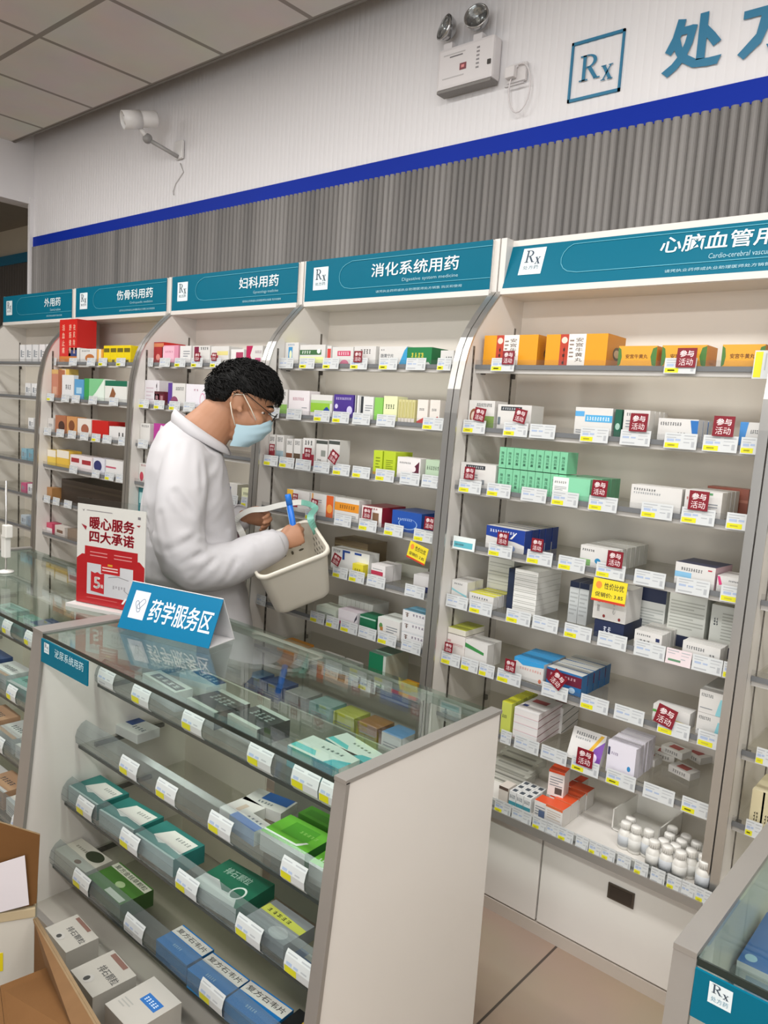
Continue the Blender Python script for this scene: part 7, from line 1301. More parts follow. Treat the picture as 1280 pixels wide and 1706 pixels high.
def bottle_meshes(col):
    a = MB(); a.lathe([(0.0005, 0), (0.0155, 0.0), (0.0165, 0.003), (0.0165, 0.038), (0.012, 0.046), (0.0085, 0.049), (0.0085, 0.052)], M('#d8d6d0', 0.3, var=0), 14)
    l_ = MB(); l_.lathe([(0.0168, 0.008), (0.0168, 0.034)], M(col, 0.45, var=0.05), 14)
    c_ = MB(); c_.lathe([(0.0005, 0.066), (0.0115, 0.066), (0.0122, 0.064), (0.0122, 0.0505), (0.0095, 0.050)], PLW, 14)
    for k in range(14):
        u = 2 * math.pi * k / 14; c_.box(0.0121 * math.cos(u) - .0005, 0.0121 * math.sin(u) - .0005, .0515, 0.0121 * math.cos(u) + .0005, 0.0121 * math.sin(u) + .0005, .0635, PLW)
    return a.mesh('bottle_body'), l_.mesh('label_band'), c_.mesh('cap')
_bm = {}
for i, (x, y) in enumerate(BP):
    col = '#c8cc30' if i == 17 else '#d0cfca' if i % 3 else '#b8bcc0'
    if col not in _bm: _bm[col] = bottle_meshes(col)
    yel = i == 17
    t = thing('medicine_bottle', ('small bottle with yellow label ' if yel else 'small white capped bottle ') + BD[i], 'bottle', (x, max(y + 0.068, 2.099), 0.3855), 0.4 * i, 'white capped bottles on the bottom deck'); t.scale = (1.2, 1.2, 1.2)
    for me, nm in zip(_bm[col], ('bottle_body', 'label_band', 'cap')):
        o = bpy.data.objects.new(nm, me); COL.objects.link(o); o.parent = t
# ================================================================ things on the counters
# blue tent card
t = thing('tent_sign', 'blue folded 药学服务区 tent sign standing on the glass counter', 'sign', (-1.955, 1.345, 0.9025), math.radians(14.5))
w2, dd, hh = 0.178, 0.062, 0.137
fb = Vector((0, -dd, 0)); rid = Vector((0, 0.0, hh)); bb = Vector((0, dd, 0))
BL = M('#046f98', 0.3, var=0.03); WH = M('#e2e0e0', 0.4, var=0.02)
def slab(b, p, q, x0, x1, th, m, inward):
    d = (q - p); n = Vector((0, -d.z, d.y)).normalized() * th * inward
    vs = [Vector((x0, p.y, p.z)), Vector((x1, p.y, p.z)), Vector((x1, q.y, q.z)), Vector((x0, q.y, q.z))]
    vs += [v + n for v in vs]
    b.add(vs, [(0, 1, 2, 3), (7, 6, 5, 4), (0, 4, 5, 1), (1, 5, 6, 2), (2, 6, 7, 3), (3, 7, 4, 0)], m)
b = MB(); slab(b, fb, rid, -w2, w2, 0.0022, BL, -1); fp = b.build('front_panel', t)
b = MB(); slab(b, bb, rid, -w2, w2, 0.0022, WH, 1); slab(b, fb + Vector((0, .004, 0)), bb - Vector((0, .004, 0)), -w2, w2, 0.002, WH, 1); b.build('back_panel', t)
L = MB(); nf = Vector((0, -hh, dd)).normalized(); up = rid - fb
def FP(u, v): return Vector((-w2 + 2 * w2 * u, 0, 0)) + fb + up * v + nf * 0.0006
L.add([FP(.075, .24), FP(.245, .24), FP(.245, .82), FP(.075, .82)], [(0, 1, 2, 3)], M('#d4d8e2', 0.4, var=0))
LT = M('#f0f4f6', 0.4, var=0)
L.text('药学服务区', FP(.29, .25), FP(.96, .25) - FP(.29, .25), FP(.29, .72) - FP(.29, .25), LT, 0.012)
ink = M('#5a6a78', 0.5, var=0)
def stroke(pts, r):
    for p, q in zip(pts[:-1], pts[1:]):
        d = Vector((q[0] - p[0], (q[1] - p[1]) * .4)).normalized(); n = Vector((-d.y, d.x / .4)) * r
        L.add([FP(p[0] - n.x, p[1] - n.y) + nf * .0005, FP(q[0] - n.x, q[1] - n.y) + nf * .0005, FP(q[0] + n.x, q[1] + n.y) + nf * .0005, FP(p[0] + n.x, p[1] + n.y) + nf * .0005], [(0, 1, 2, 3)], ink)
def capsule(cx, cy, a, lx, r):
    pts = []
    for i in range(21):
        u = 2 * math.pi * i / 20; x = r * math.cos(u) + (lx if math.cos(u) > 0 else -lx); yv = r * math.sin(u)
        pts.append((cx + x * math.cos(a) - yv * math.sin(a), cy + (x * math.sin(a) + yv * math.cos(a)) * 2.6))
    stroke(pts, 0.0022)
capsule(.18, .56, .85, .028, .02); capsule(.15, .5, 2.1, .03, .018)
L.build('lettering', fp)
# poster in acrylic stand
pa = math.radians(18)
t = thing('poster_stand', 'acrylic stand with red and white 暖心服务 四大承诺 poster on the second counter', 'poster stand', (-2.422, 1.256, 0.9025), pa)
AC = glass('acrylic_stand', '#fcfdfd', 1.22, 0.02)
b = MB(); b.box(-0.012, -0.02, 0, 0.30, 0.05, 0.012, M('#cfcdca', 0.25, var=0)); b.build('base', t)
b = MB(); b.box(0.0, 0.010, 0.012, 0.288, 0.0125, 0.368, AC); b.box(0.0, 0.0165, 0.012, 0.288, 0.019, 0.368, AC); b.build('acrylic_panel', t)
b = MB(); PWt = M('#e4e0da', 0.4, var=0.01); RD = M('#b8161e', 0.4, var=0.02); RD2 = M('#a01a22', 0.4, var=0)
b.box(0.002, 0.0130, 0.014, 0.286, 0.016, 0.348, PWt)
ps = b.build('poster', t)
L = MB(); PW_, PH_ = 0.284, 0.334
def pq(pts, m, k=0): L.plane((0.002, 0.0127 - k * 0.0002, 0.014), (PW_, 0, 0), (0, 0, PH_), pts, m)
def pr_(x0, z0, x1, z1, m, k=0): pq([(x0, z0), (x1, z0), (x1, z1), (x0, z1)], m, k)
def pt(st, x0, z0, x1, z1, m, k=1):
    for dx, dz in ((0, 0), (.006, 0), (-.006, 0), (0, .004), (0, -.004)):
        L.text(st, (0.002 + PW_ * (x0 + dx), 0.0127 - k * 0.0002, 0.014 + PH_ * (z0 + dz)), (PW_ * (x1 - x0), 0, 0), (0, 0, PH_ * (z1 - z0)), m)
pq([(0, 0), (1, 0), (1, .45), (.93, .5), (.9, .5), (.9, .585), (.12, .585), (.12, .5), (.08, .5), (0, .45)], RD)
pt('暖心服务', .19, .765, .84, .885, M('#a81a2c', 0.4, var=0)); pt('四大承诺', .19, .63, .84, .745, M('#a81a2c', 0.4, var=0))
pr_(.16, .10, .84, .415, M('#dcdadc', 0.4, var=0), 1); pr_(.37, .33, .65, .425, RD, 2); pr_(.47, .41, .54, .43, M('#d8a030', 0.4, var=0), 3)
pq([(.22, .135), (.42, .12), (.42, .33), (.36, .318), (.32, .335), (.28, .32), (.22, .335)], M('#b82028', 0.4, var=0), 2)
pt('5', .27, .17, .36, .28, M('#f0ece8', 0.4, var=0), 3); pt('元', .375, .18, .405, .21, M('#f0ece8', 0.4, var=0), 3)
for (a_, c_) in (((.48, .295), (.62, .315)), ((.62, .315), (.78, .295))):
    pq([a_, c_, (c_[0], c_[1] + .006), (a_[0], a_[1] + .006)], M('#7a7476', 0.5, var=0), 2)
for i in range(5): pr_(.55 + i * .04, .19 + (i % 2) * .012, .572 + i * .04, .225, M('#a8a4a8', 0.5, var=0), 2)
pq([(.72, .185), (.79, .155), (.79, .162), (.72, .192)], M('#8a8488', 0.5, var=0), 2)
pq([(.68, .055), (.71, .055), (.76, .115), (.735, .12)], M('#f2f0ee', 0.4, var=0), 3)
for r_ in range(2):
    for c_ in range(2): pr_(.2 + c_ * .36, .525 - r_ * .035, .46 + c_ * .36, .535 - r_ * .035, M('#d88a88', 0.5, var=0), 2)
for r_ in range(2): pr_(.39, .385 - r_ * .028, .62, .397 - r_ * .028, M('#e8c8c4', 0.5, var=0), 3)
pr_(.16, .06, .62, .068, M('#c85a58', 0.5, var=0), 2)
pq([(.06, .80), (.145, .78), (.13, .74)], M('#9a2030', 0.5, var=0), 2); pq([(.87, .855), (.93, .862), (.91, .84)], M('#9a2030', 0.5, var=0), 2)
pq([(.07, .955), (.09, .94), (.115, .955), (.092, .93)], M('#6a6468', 0.5, var=0), 2); pr_(.14, .94, .52, .947, M('#8a8488', 0.5, var=0), 2); pr_(.89, .915, .93, .94, M('#7a7478', 0.5, var=0), 2)
L.build('lettering', ps)
# clip stand at the far counter
t = thing('clip_stand', 'slim metal pole stand with white clip on the second counter', 'stand', (-3.02, 1.29, 0.9025))
b = MB(); b.lathe([(0.0005, 0.0), (0.03, 0.0), (0.03, 0.006), (0.006, 0.012)], PLW, 18); b.build('base', t)
b = MB(); b.tube([(0, 0, 0.01), (0, 0, 0.36)], 0.004, METAL); b.build('pole', t)
b = MB(); b.box(-.018, -.012, .06, .018, .012, .15, PLW, .004); b.box(-.006, -.014, .14, .03, .014, .19, PLW, .004); b.build('clip', t)
# blue box in the near counter, boxes in the second counter
def loose(name, label, p, s, rz, D, group, cat='box'):
    o = bpy.data.objects.new(name, carton_mesh(s[0], s[1], s[2], D, name)); COL.objects.link(o); o.location = p; o.rotation_euler = (0, 0, math.radians(rz)); tag(o, label, cat, group); return o
loose('medicine_box', 'blue and white box under the glass of the near-end counter', (-0.192, 1.235, 0.7105), (0.15, 0.17, 0.085), 0, dict(c='#3f6cb0', t='#3f6cb0', f='#c8ccd4', d=[['t', 'r', .3, .3, .55, .5, '#d8c8c0'], ['t', 'e', .1, .12, .06, .06, '#a8c4dc'], ['f', 'r', .1, .2, .4, .8, '#8aa4cc']]), 'boxes in the near-end counter')
loose('medicine_box', 'cream box behind the blue box in near-end counter', (-0.19, 1.42, 0.7105), (0.11, 0.08, 0.06), 0, dict(c='#d8d2c0', d=[]), 'boxes in the near-end counter')
CC = ['#d8d8d4', '#a8c4c0', '#c8ccc8', '#e0dcd4', '#3a4f78', '#c09a7a', '#dadada', '#7aa89c']
wd_ = ['white', 'pale teal', 'grey', 'cream', 'navy', 'tan', 'pale', 'green']
pos_ = ['nearest the man, front', 'second along, front', 'third along, front', 'fourth along, front', 'fifth along, front']
for s_, (z, f) in enumerate(LIP):
    for j in range(5):
        k = (s_ * 3 + j * 2 + (j // 3)) % 8
        loose('medicine_box', '%s flat box, %s, %s shelf of the second counter' % (wd_[k], ('first', 'second', 'third', 'fourth', 'fifth')[j] + ' from the urology counter', ('top', 'second', 'third', 'fourth')[s_]), (-2.33 - j * 0.165, f + 0.02, z + 0.0005), (0.145, 0.10, 0.045 + 0.01 * ((s_ + j) % 3)), (s_ * 3 + j * 5) % 7 - 3, dict(c=CC[k], d=[['t', 'c', .2, .4, .8, .6, 5, '#4a5056'], ['t', 'r', 0, 0, 1, .15, CC[(k + 3) % 8]], ['f', 'l', .1, .3, .9, .7, 3, '#9a9a9a']]), 'boxes lying in the second counter')
# ================================================================ cardboard cartons in front of the counter
def kraft():
    m = M('#6e4c2a', 0.75, var=0.12, scale=9.0, spec=0.2, bump=0.15); return m
KR = kraft(); KE = M('#857054', 0.8, var=0.15, scale=40, spec=0.2); PAP = M('#dcd6da', 0.6, var=0.02)
def board(b, pts, th, m, me):
    P = [Vector(p) for p in pts]; n = (P[1] - P[0]).cross(P[3] - P[0]).normalized() * th
    vs = P + [p + n for p in P]; b.add(vs, [(0, 1, 2, 3)], m); b.add(vs, [(7, 6, 5, 4)], m); b.add(vs, [(0, 4, 5, 1), (1, 5, 6, 2), (2, 6, 7, 3), (3, 7, 4, 0)], me)
RC = math.radians(62)
t = thing('white_carton', 'white carton with yellow mark, standing beside the counter under the brown carton', 'carton', (-1.703, 0.80, 0.0), RC)
b = MB(); b.box(-.34, 0, 0, 0, .13, .372, M('#c9c4b8', 0.6, var=0.05), .003); b.box(-.12, -.001, .225, -.068, .0, .272, M('#dcc814', 0.5, var=0.05)); b.build('carton_body', t)
b = MB(); b.box(-.34, -.003, .352, .002, .10, .376, M('#b9a888', 0.3, var=0.08), .002); b.build('packing_tape', t)
t = thing('brown_carton', 'brown cardboard carton with a white paper sheet, on top of the white carton', 'carton', (-1.703, 0.80, 0.378), RC)
b = MB(); board(b, [(-.34, 0, 0), (.004, 0, 0.008), (.010, -.004, .185), (-.34, -.004, .36)], -.006, KR, KE); board(b, [(.0, .008, 0.0), (.0, .12, 0.0), (-.03, .12, .10), (.006, .008, .14)], -.005, KR, KE); b.build('carton_wall', t)
b = MB(); b.box(-.34, .115, .0, -.004, .12, .10, KR); b.box(-.34, .006, .0, -.004, .115, .006, KR); b.build('carton_body', t)
b = MB(); board(b, [(-.34, -.0075, -.03), (-.012, -.0075, .012), (-.022, -.012, .142), (-.34, -.012, .075)], -.0012, PAP, PAP); b.build('paper_sheet', t)
t = thing('open_carton', 'open brown carton nearest the camera, its wall and inner flap showing', 'carton', (-1.40, 0.60, 0.0))
b = MB()
def W3(p): return (p[0] + 1.40, p[1] - 0.60, p[2])
A_, B_ = W3((-1.689, .800, .358)), W3((-1.207, .700, .425)); C_, E_ = W3((-1.556, .770, .316)), W3((-1.227, .670, .410))
board(b, [(A_[0], A_[1], 0), (B_[0], B_[1], 0), B_, A_], .006, KR, KE)
board(b, [(-.30, -.30, 0), (.20, -.40, 0), (.20, -.40, .20), (-.30, -.30, .20)], .006, KR, KE); board(b, [(B_[0], B_[1], 0), (.20, -.40, 0), (.20, -.40, .2), B_], .006, KR, KE); board(b, [(A_[0], A_[1], 0), (-.30, -.30, 0), (-.30, -.30, .08), (A_[0], A_[1], .10)], .006, KR, KE)
b.build('carton_body', t)
b = MB(); board(b, [C_, E_, B_, A_], .010, M('#745638', 0.8, var=0.12, scale=30, spec=0.2), KE); b.build('folded_edge', t)
L1_, L2_, F1_, F2_ = W3((-1.562, .66, .325)), W3((-1.596, .60, .319)), W3((-1.30, .57, .335)), W3((-1.34, .50, .325))
b = MB(); board(b, [L1_, F1_, E_, C_], .005, KR, KE); board(b, [L2_, F2_, F1_, L1_], .005, KR, KE); b.build('inner_flap', t)
# ================================================================ fittings on the wall and ceiling
t = thing('emergency_light', 'white emergency light with two round lamp heads on the upper wall', 'emergency light', (-1.87, YW - 0.0005, 2.952))
GR = M('#b9b6b6', 0.4, var=0.03)
b = MB(); b.box(-.13, -.062, -.076, .13, -.005, .076, M('#d6d2d2', 0.4, var=0.02), .012); bd = b.build('housing', t)
b = MB(); b.box(-.125, -.06, -.086, .125, -.01, -.0765, M('#77736f', 0.5)); b.box(-.02, -.0635, -.02, .01, -.0622, .004, M('#7a3a40', 0.4)); b.box(-.012, -.0645, -.013, .002, -.0637, -.003, M('#d88a8a', 0.4))
for z_, x0_, x1_, m_ in ((.045, -.1, 0.0, GR), (.035, -.07, -.01, M('#6a6668', 0.5)), (-.04, -.1, .0, GR)): b.box(x0_, -.0632, z_, x1_, -.0622, z_ + .004, m_)
for k in range(6): b.box(.055, -.0632, -.03 + k * .014, .068, -.0622, -.024 + k * .014, M('#8a8688', 0.5))
b.box(.108, -.0665, -.028, .122, -.0622, -.012, DARK); b.build('panel_marks', bd)
CHR = M('#b8b8b8', 0.12, 0.9, var=0); LENS = glass('lamp_lens', '#f4f6f6', 1.5, 0.03, 0.05, '#e0e0e0')
for i, x in enumerate((-.094, .045)):
    b = MB(); b.box(x - .02, -.05, .074, x + .02, -.025, .10, M('#d6d2d2', 0.4, var=0)); nk = b.build('lamp_neck', t)
    hd_ = bpy.data.objects.new('lamp_head', None); 
    b = MB()
    b.lathe([(0.0005, -.03), (.02, -.028), (.04, -.012), (.048, .012), (.048, .02), (.044, .02), (.036, .002), (.018, -.016), (.0005, -.02)], CHR, 20)
    b.sphere((0, 0, -.006), .008, .008, .012, M('#e8e4d8', 0.2, var=0), 10, 6)
    o = b.build('lamp_head', t); o.location = (x, -.058, .147); o.rotation_euler = (math.radians(78), 0, math.radians((-24, 14)[i]))
    b = MB(); b.lathe([(.044, .0195), (.030, .026), (.0005, .029)], LENS, 20); b.build('lens', o)
t = thing('power_socket', 'white wall socket with cable loop beside the emergency light', 'socket', (-1.655, YW - 0.0005, 2.885))
b = MB(); b.box(-.045, -.02, -.03, .035, -.005, .035, M('#d2cecd', 0.4, var=0.02), .004); b.box(-.04, -.045, -.02, -.0, -.0205, .02, M('#d2cecd', 0.4, var=0), .004); b.build('socket_body', t)
b = MB(); b.box(-.03, -.0212, .024, .02, -.0202, .028, GR); b.box(-.045, -.03, -.045, .035, -.02, -.04, GR); b.build('socket_marks', t)
b = MB(); b.tube([(.02 + .045 * math.sin(u) * (1 if u > 0 else 1), -.03, -.06 + .085 * math.cos(u)) for u in [i * 0.3 for i in range(-1, 21)]], .003, M('#cfcaca', 0.4, var=0), 6); b.build('cable', t)
# surveillance camera on a bracket
t = thing('security_camera', 'white bullet security camera on an angled wall bracket', 'camera', (-3.80, YW - 0.0005, 2.955))
CW = M('#dcdad8', 0.35, var=0.02)
b = MB(); b.box(-.035, -.022, -.03, .035, -.005, .065, CW, .006); b.build('wall_plate', t)
b = MB(); b.tube([(0, -.02, -.02), (-.085, -.15, .045)], .011, M('#9a9896', 0.4, var=0)); b.build('bracket_arm', t)
b = MB(); b.sphere((-.09, -.155, .05), .026, .026, .026, M('#8a8886', 0.4, var=0)); b.tube([(-.09, -.155, .05), (-.092, -.20, .09)], .013, CW); b.build('swivel_joint', t)
ax = (Vector((-0.62, -2.2, 2.9)) - Vector((-3.88, 2.28, 3.06))); ax = Vector((-.30, -.92, -.26)).normalized()
o = bpy.data.objects.new('camera_body', None)
b = MB(); b.lathe([(.0005, -.11), (.036, -.11), (.041, -.10), (.041, .05), (.0005, .0505)], CW, 20)
b.lathe([(.043, -.02), (.046, -.02), (.046, .075), (.043, .075), (.043, -.02)], CW, 20, cap=False); o = b.build('camera_body', t)
o.location = (-.085, -.225, .125); o.rotation_euler = ax.to_track_quat('Z', 'Y').to_euler()
b = MB(); b.lathe([(.0005, .051), (.037, .051), (.037, .058), (.0005, .060)], M('#4a4846', 0.3, var=0), 20); fce = b.build('front_glass', o)
b = MB(); b.lathe([(.0005, .0605), (.018, .0605), (.018, .068), (.0005, .070)], M('#d8d6d4', 0.1, var=0), 14); b.build('lens', o)
b = MB()
b.tube([(.0, -.006, -.05), (.03, -.004, -.10), (-.04, -.004, -.15), (-.06, -.006, -.19), (-.05, -.008, -.21)], .0025, M('#b8b4b2', 0.5, var=0), 6); b.build('cable', t)
# ================================================================ the man in the white coat
def fuse(b, name, voxel, it=4, fac=0.5, mat=None):
    me = b.mesh('tmp'); o = bpy.data.objects.new('tmp', me); COL.objects.link(o)
    r = o.modifiers.new('r', 'REMESH'); r.mode = 'VOXEL'; r.voxel_size = voxel; r.use_smooth_shade = True
    s = o.modifiers.new('s', 'SMOOTH'); s.iterations = it; s.factor = fac
    bpy.context.view_layer.update()
    out = bpy.data.meshes.new_from_object(o.evaluated_get(bpy.context.evaluated_depsgraph_get()))
    bpy.data.objects.remove(o); bpy.data.meshes.remove(me)
    out.name = name; out.materials.clear(); out.materials.append(mat)
    for p in out.polygons: p.material_index = 0; p.use_smooth = True
    return out
def link(me, name, parent):
    o = bpy.data.objects.new(name, me); COL.objects.link(o); o.parent = parent; return o
def loft(b, rings, m, n=24, pw=2.0):
    """rings: (centre, half-width vector, half-depth vector)"""
    vs = []; fs = []
    for c, a, d in rings:
        c, a, d = Vector(c), Vector(a), Vector(d)
        for j in range(n):
            t = 2 * math.pi * j / n; ct, st = math.cos(t), math.sin(t)
            vs.append(c + a * (abs(ct) ** (2 / pw) * (1 if ct >= 0 else -1)) + d * (abs(st) ** (2 / pw) * (1 if st >= 0 else -1)))
    k = len(rings)
    for i in range(k - 1):
        for j in range(n): fs.append((i * n + j, i * n + (j + 1) % n, (i + 1) * n + (j + 1) % n, (i + 1) * n + j))
    fs += [tuple(range(n))[::-1], tuple(range((k - 1) * n, k * n))]
    b.add(vs, fs, m, True)
def limb(b, pts, rs, m, n=20):
    # rounded tapering tube with spline smoothing
    P = [Vector(p) for p in pts]; Q = []; R = []
    for i in range(len(P) - 1):
        p0, p1, p2, p3 = P[max(i - 1, 0)], P[i], P[i + 1], P[min(i + 2, len(P) - 1)]
        for k in range(6):
            t = k / 6; t2 = t * t; t3 = t2 * t
            Q.append(0.5 * ((2 * p1) + (p2 - p0) * t + (2 * p0 - 5 * p1 + 4 * p2 - p3) * t2 + (3 * p1 - p0 - 3 * p2 + p3) * t3)); R.append(rs[i] * (1 - t) + rs[i + 1] * t)
    Q.append(P[-1]); R.append(rs[-1])
    b.tube(Q, 0, m, n, True, R)
    b.sphere(Q[0], R[0], R[0], R[0], m, n, 10); b.sphere(Q[-1], R[-1], R[-1], R[-1], m, n, 10)
SKIN = M('#aa7a5c', 0.5, var=0.06, scale=14.0, bump=0.05, bscale=400)
COAT = M('#c2c0c2', 0.8, var=0.02, spec=0.2, bump=0.06, bscale=500)
HAIR = M('#070605', 0.55, var=0.3, scale=60, spec=0.2)
man = thing('person', 'person in white coat, blue mask and glasses holding a cream basket, bent over', 'person', (-2.431, 1.76, 0.0), math.radians(-40))
S = SKIN; b = MB()
# head and neck (x to his right, y forward, z up)
b.sphere((0, .146, 1.655), .082, .126, .105, S, 28, 18)
b.sphere((0, .163, 1.562), .066, .078, .088, S, 28, 18)
b.sphere((0, .150, 1.500), .050, .052, .036, S, 24, 14)
b.sphere((0, .246, 1.556), .015, .018, .026, S, 14, 10); b.sphere((0, .250, 1.600), .060, .018, .012, S, 18, 8)
for sx in (-1, 1):
    b.sphere((sx * .044, .198, 1.556), .024, .032, .032, S, 16, 10)
    # ear
    b.sphere((sx * .080, .130, 1.622), .008, .022, .034, S, 16, 10)
    b.tube([(sx * (.088 + .006 * math.sin(u)), .130 - .024 * math.cos(u) * (1.0), 1.626 + .036 * math.sin(u)) for u in [-1.2 + .3 * i for i in range(13)]], .0055, S, 8)
    b.sphere((sx * .083, .141, 1.592), .007, .010, .012, S, 12, 8)
loft(b, [((0, .085, 1.60), (.058, 0, 0), (0, .066, -.035)), ((0, .045, 1.545), (.062, 0, 0), (0, .070, -.045)), ((0, .005, 1.495), (.074, 0, 0), (0, .082, -.05)), ((0, -.03, 1.44), (.10, 0, 0), (0, .09, -.03))], S)
# trunk, arms and legs
loft(b, [((0, -.035, 1.43), (.15, 0, 0), (0, .085, 0)), ((0, -.05, 1.30), (.165, 0, 0), (0, .105, 0)), ((0, -.04, 1.12), (.15, 0, 0), (0, .10, 0)), ((0, .0, .96), (.155, 0, 0), (0, .105, 0)), ((0, .02, .86), (.15, 0, 0), (0, .10, 0))], S)
for sx in (-1, 1):
    limb(b, [(sx * .085, .02, .88), (sx * .09, .04, .50), (sx * .09, .02, .10)], [.082, .058, .042], S)
    limb(b, [(sx * .09, .0, .06), (sx * .095, .10, .035), (sx * .10, .17, .03)], [.036, .036, .028], S)
limb(b, [(.17, -.04, 1.40), (.225, -.04, 1.22), (.235, -.01, 1.05), (.19, .15, 1.07), (.125, .30, 1.105)], [.055, .048, .044, .038, .029], S)
limb(b, [(-.17, -.03, 1.40), (-.24, -.02, 1.24), (-.25, .03, 1.09), (-.19, .10, 1.13), (-.125, .165, 1.165)], [.055, .048, .044, .038, .028], S)
def hand(b, wr, fwd, up, back, curl, thumb_tip, scale=1.0, spread=1.0):
    """palm plus four curled fingers and a thumb; fwd along the palm, up towards the index side, back = back of the hand"""
    W_, f, u, k = Vector(wr), Vector(fwd).normalized(), Vector(up).normalized(), Vector(back).normalized(); s = scale
    loft(b, [(W_ - f * .02 * s, u * .027 * s, k * .022 * s), (W_ + f * .02 * s, u * .034 * s, k * .019 * s), (W_ + f * .055 * s, u * .042 * s, k * .017 * s), (W_ + f * .085 * s, u * .040 * s, k * .014 * s)], S, 18)
    for i, (o, L, r) in enumerate(((.031, .082, .0095), (.0105, .09, .0098), (-.0105, .084, .0093), (-.031, .066, .0085))):
        p = W_ + f * (.082 - .006 * abs(i - 1)) * s + u * o * s * spread; d = f.copy(); pts = [p - f * .02 * s, p]; a = 0
        for j, (frac, ang) in enumerate(((.45, curl[0]), (.32, curl[1]), (.23, curl[2]))):
            a += math.radians(ang + i * 2)
            d = f * math.cos(a) - k * math.sin(a); p = p + d * (L * frac * s); pts.append(p)
        limb(b, pts, [r * 1.08 * s, r * 1.12 * s, r * s, r * .92 * s, r * .8 * s], S, 10)
    t0 = W_ + f * .015 * s + u * .024 * s; t2 = Vector(thumb_tip); mid = (t0 + t2) / 2 + u * .014 * s + k * .004
    limb(b, [t0, mid, t2], [.016 * s, .012 * s, .0085 * s], S, 10)
# hand on the pen: pen stands upright in the fist
PEN0, PEN1 = Vector((.098, .362, 1.150)), Vector((.098, .330, 1.290))
hand(b, (.122, .315, 1.108), (-.18, .80, .42), (-.22, -.42, .88), (.95, .16, .26), (62, 70, 45), (.088, .372, 1.166), 1.0)
hand(b, (-.118, .175, 1.168), (.25, .93, .02), (.35, -.10, .93), (-.9, .28, .3), (40, 48, 30), (-.07, .255, 1.195), 0.98)
link(fuse(b, 'body', .0045, 3, .5, SKIN), 'body', man)
# hair
def zline(y):
    T = [(-.05, 1.605), (.03, 1.606), (.08, 1.612), (.112, 1.648), (.17, 1.655), (.215, 1.640), (.25, 1.632), (.32, 1.622)]
    for (a, p), (c, q) in zip(T[:-1], T[1:]):
        if y <= c: return p + (q - p) * max(0, (y - a) / (c - a))
    return T[-1][1]
b = MB(); n, k = 96, 60; vs = []; fs = []
for i in range(k + 1):
    ph = math.pi * i / k - math.pi / 2
    for j in range(n):
        t = 2 * math.pi * j / n
        d = Vector((math.cos(ph) * math.cos(t), math.cos(ph) * math.sin(t), math.sin(ph)))
        P = Vector((d.x * .092, .150 + d.y * .139, 1.662 + d.z * .118)); I = Vector((d.x * .074, .148 + d.y * .112, 1.655 + d.z * .095))
        w = min(1, max(0, (P.z - zline(P.y) + .004) / .02)); w = w * w * (3 - 2 * w)
        nz = noise.noise(Vector((P.x * 38, P.y * 26, P.z * 38))) * .006 + noise.noise(P * 90) * .004
        vs.append(I.lerp(P + d * nz, w))
for i in range(k):
    for j in range(n): fs.append((i * n + j, i * n + (j + 1) % n, (i + 1) * n + (j + 1) % n, (i + 1) * n + j))
b.add(vs, fs, HAIR, True)
rh = random.Random(3)
for _ in range(2400):
    t = rh.uniform(0, 2 * math.pi); ph = math.asin(rh.uniform(-.25, 1))
    d = Vector((math.cos(ph) * math.cos(t), math.cos(ph) * math.sin(t), math.sin(ph)))
    P = Vector((d.x * .090, .150 + d.y * .137, 1.662 + d.z * .116))
    if P.z < zline(P.y) + .012: continue
    nrm = Vector((d.x / .09, d.y / .137, d.z / .116)).normalized()
    flow = Vector((d.x * .6 + rh.uniform(-.4, .4), .55 + rh.uniform(-.5, .5), -.5 + rh.uniform(-.4, .4))); flow = (flow - nrm * flow.dot(nrm)).normalized()
    ln = rh.uniform(.018, .042) * (1.0 if d.z > .1 or d.y > .3 else .5)
    q1 = P + flow * ln * .5 + nrm * rh.uniform(.002, .010); q2 = P + flow * ln + nrm * rh.uniform(-.001, .012)
    b.tube([P - nrm * .003, q1, q2], 0, HAIR, 4, False, [.003, .0022, .0003])
b.build('hair', man)
# eyes and brows
for sx in (-1, 1):
    b = MB(); b.sphere((sx * .031, .219, 1.588), .012, .010, .008, M('#d8d2cc', 0.2, var=0), 14, 10); b.sphere((sx * .031, .2275, 1.586), .0055, .004, .0055, M('#1a120e', 0.1, var=0), 12, 8); b.build('eye', man)
    b = MB(); limb(b, [(sx * .014, .262, 1.603), (sx * .034, .258, 1.612), (sx * .055, .238, 1.611)], [.0035, .0042, .002], HAIR, 8); b.build('eyebrow', man)
# mask
MK = M('#a9c4cf', 0.7, var=0.03, spec=0.2); b = MB(); vs = []; fs = []; NS, NT = 40, 16
def q3(p, q, r, t): return Vector(p) * (2 * (t - .5) * (t - 1)) + Vector(q) * (4 * t * (1 - t)) + Vector(r) * (2 * t * (t - .5))
for off in (0.0, -.0015):
    for i in range(NS + 1):
        s = -1 + 2 * i / NS; c = max(0, math.cos(s * math.pi / 2)) ** .75
        for j in range(NT + 1):
            t = j / NT
            ce = q3((0, .256, 1.562), (0, .252, 1.512), (0, .178, 1.455), t); si = q3((0, .128, 1.540), (0, .122, 1.50), (0, .110, 1.458), t)
            P = si.lerp(ce, c); P.x = (.075 + off) * math.sin(s * math.pi / 2) * (1 + .03 * math.sin(math.pi * t))
            P.y += off + .0022 * math.sin(t * 6 * math.pi) * (.4 + c) + .002 * noise.noise(Vector((s * 6, t * 5, 1))); P.z += -.012 * (1 - c) * c * 4 * (1 - t)
            vs.append(P)
m0 = (NS + 1) * (NT + 1)
for o in (0, m0):
    for i in range(NS):
        for j in range(NT): fs.append((o + i * (NT + 1) + j, o + (i + 1) * (NT + 1) + j, o + (i + 1) * (NT + 1) + j + 1, o + i * (NT + 1) + j + 1))
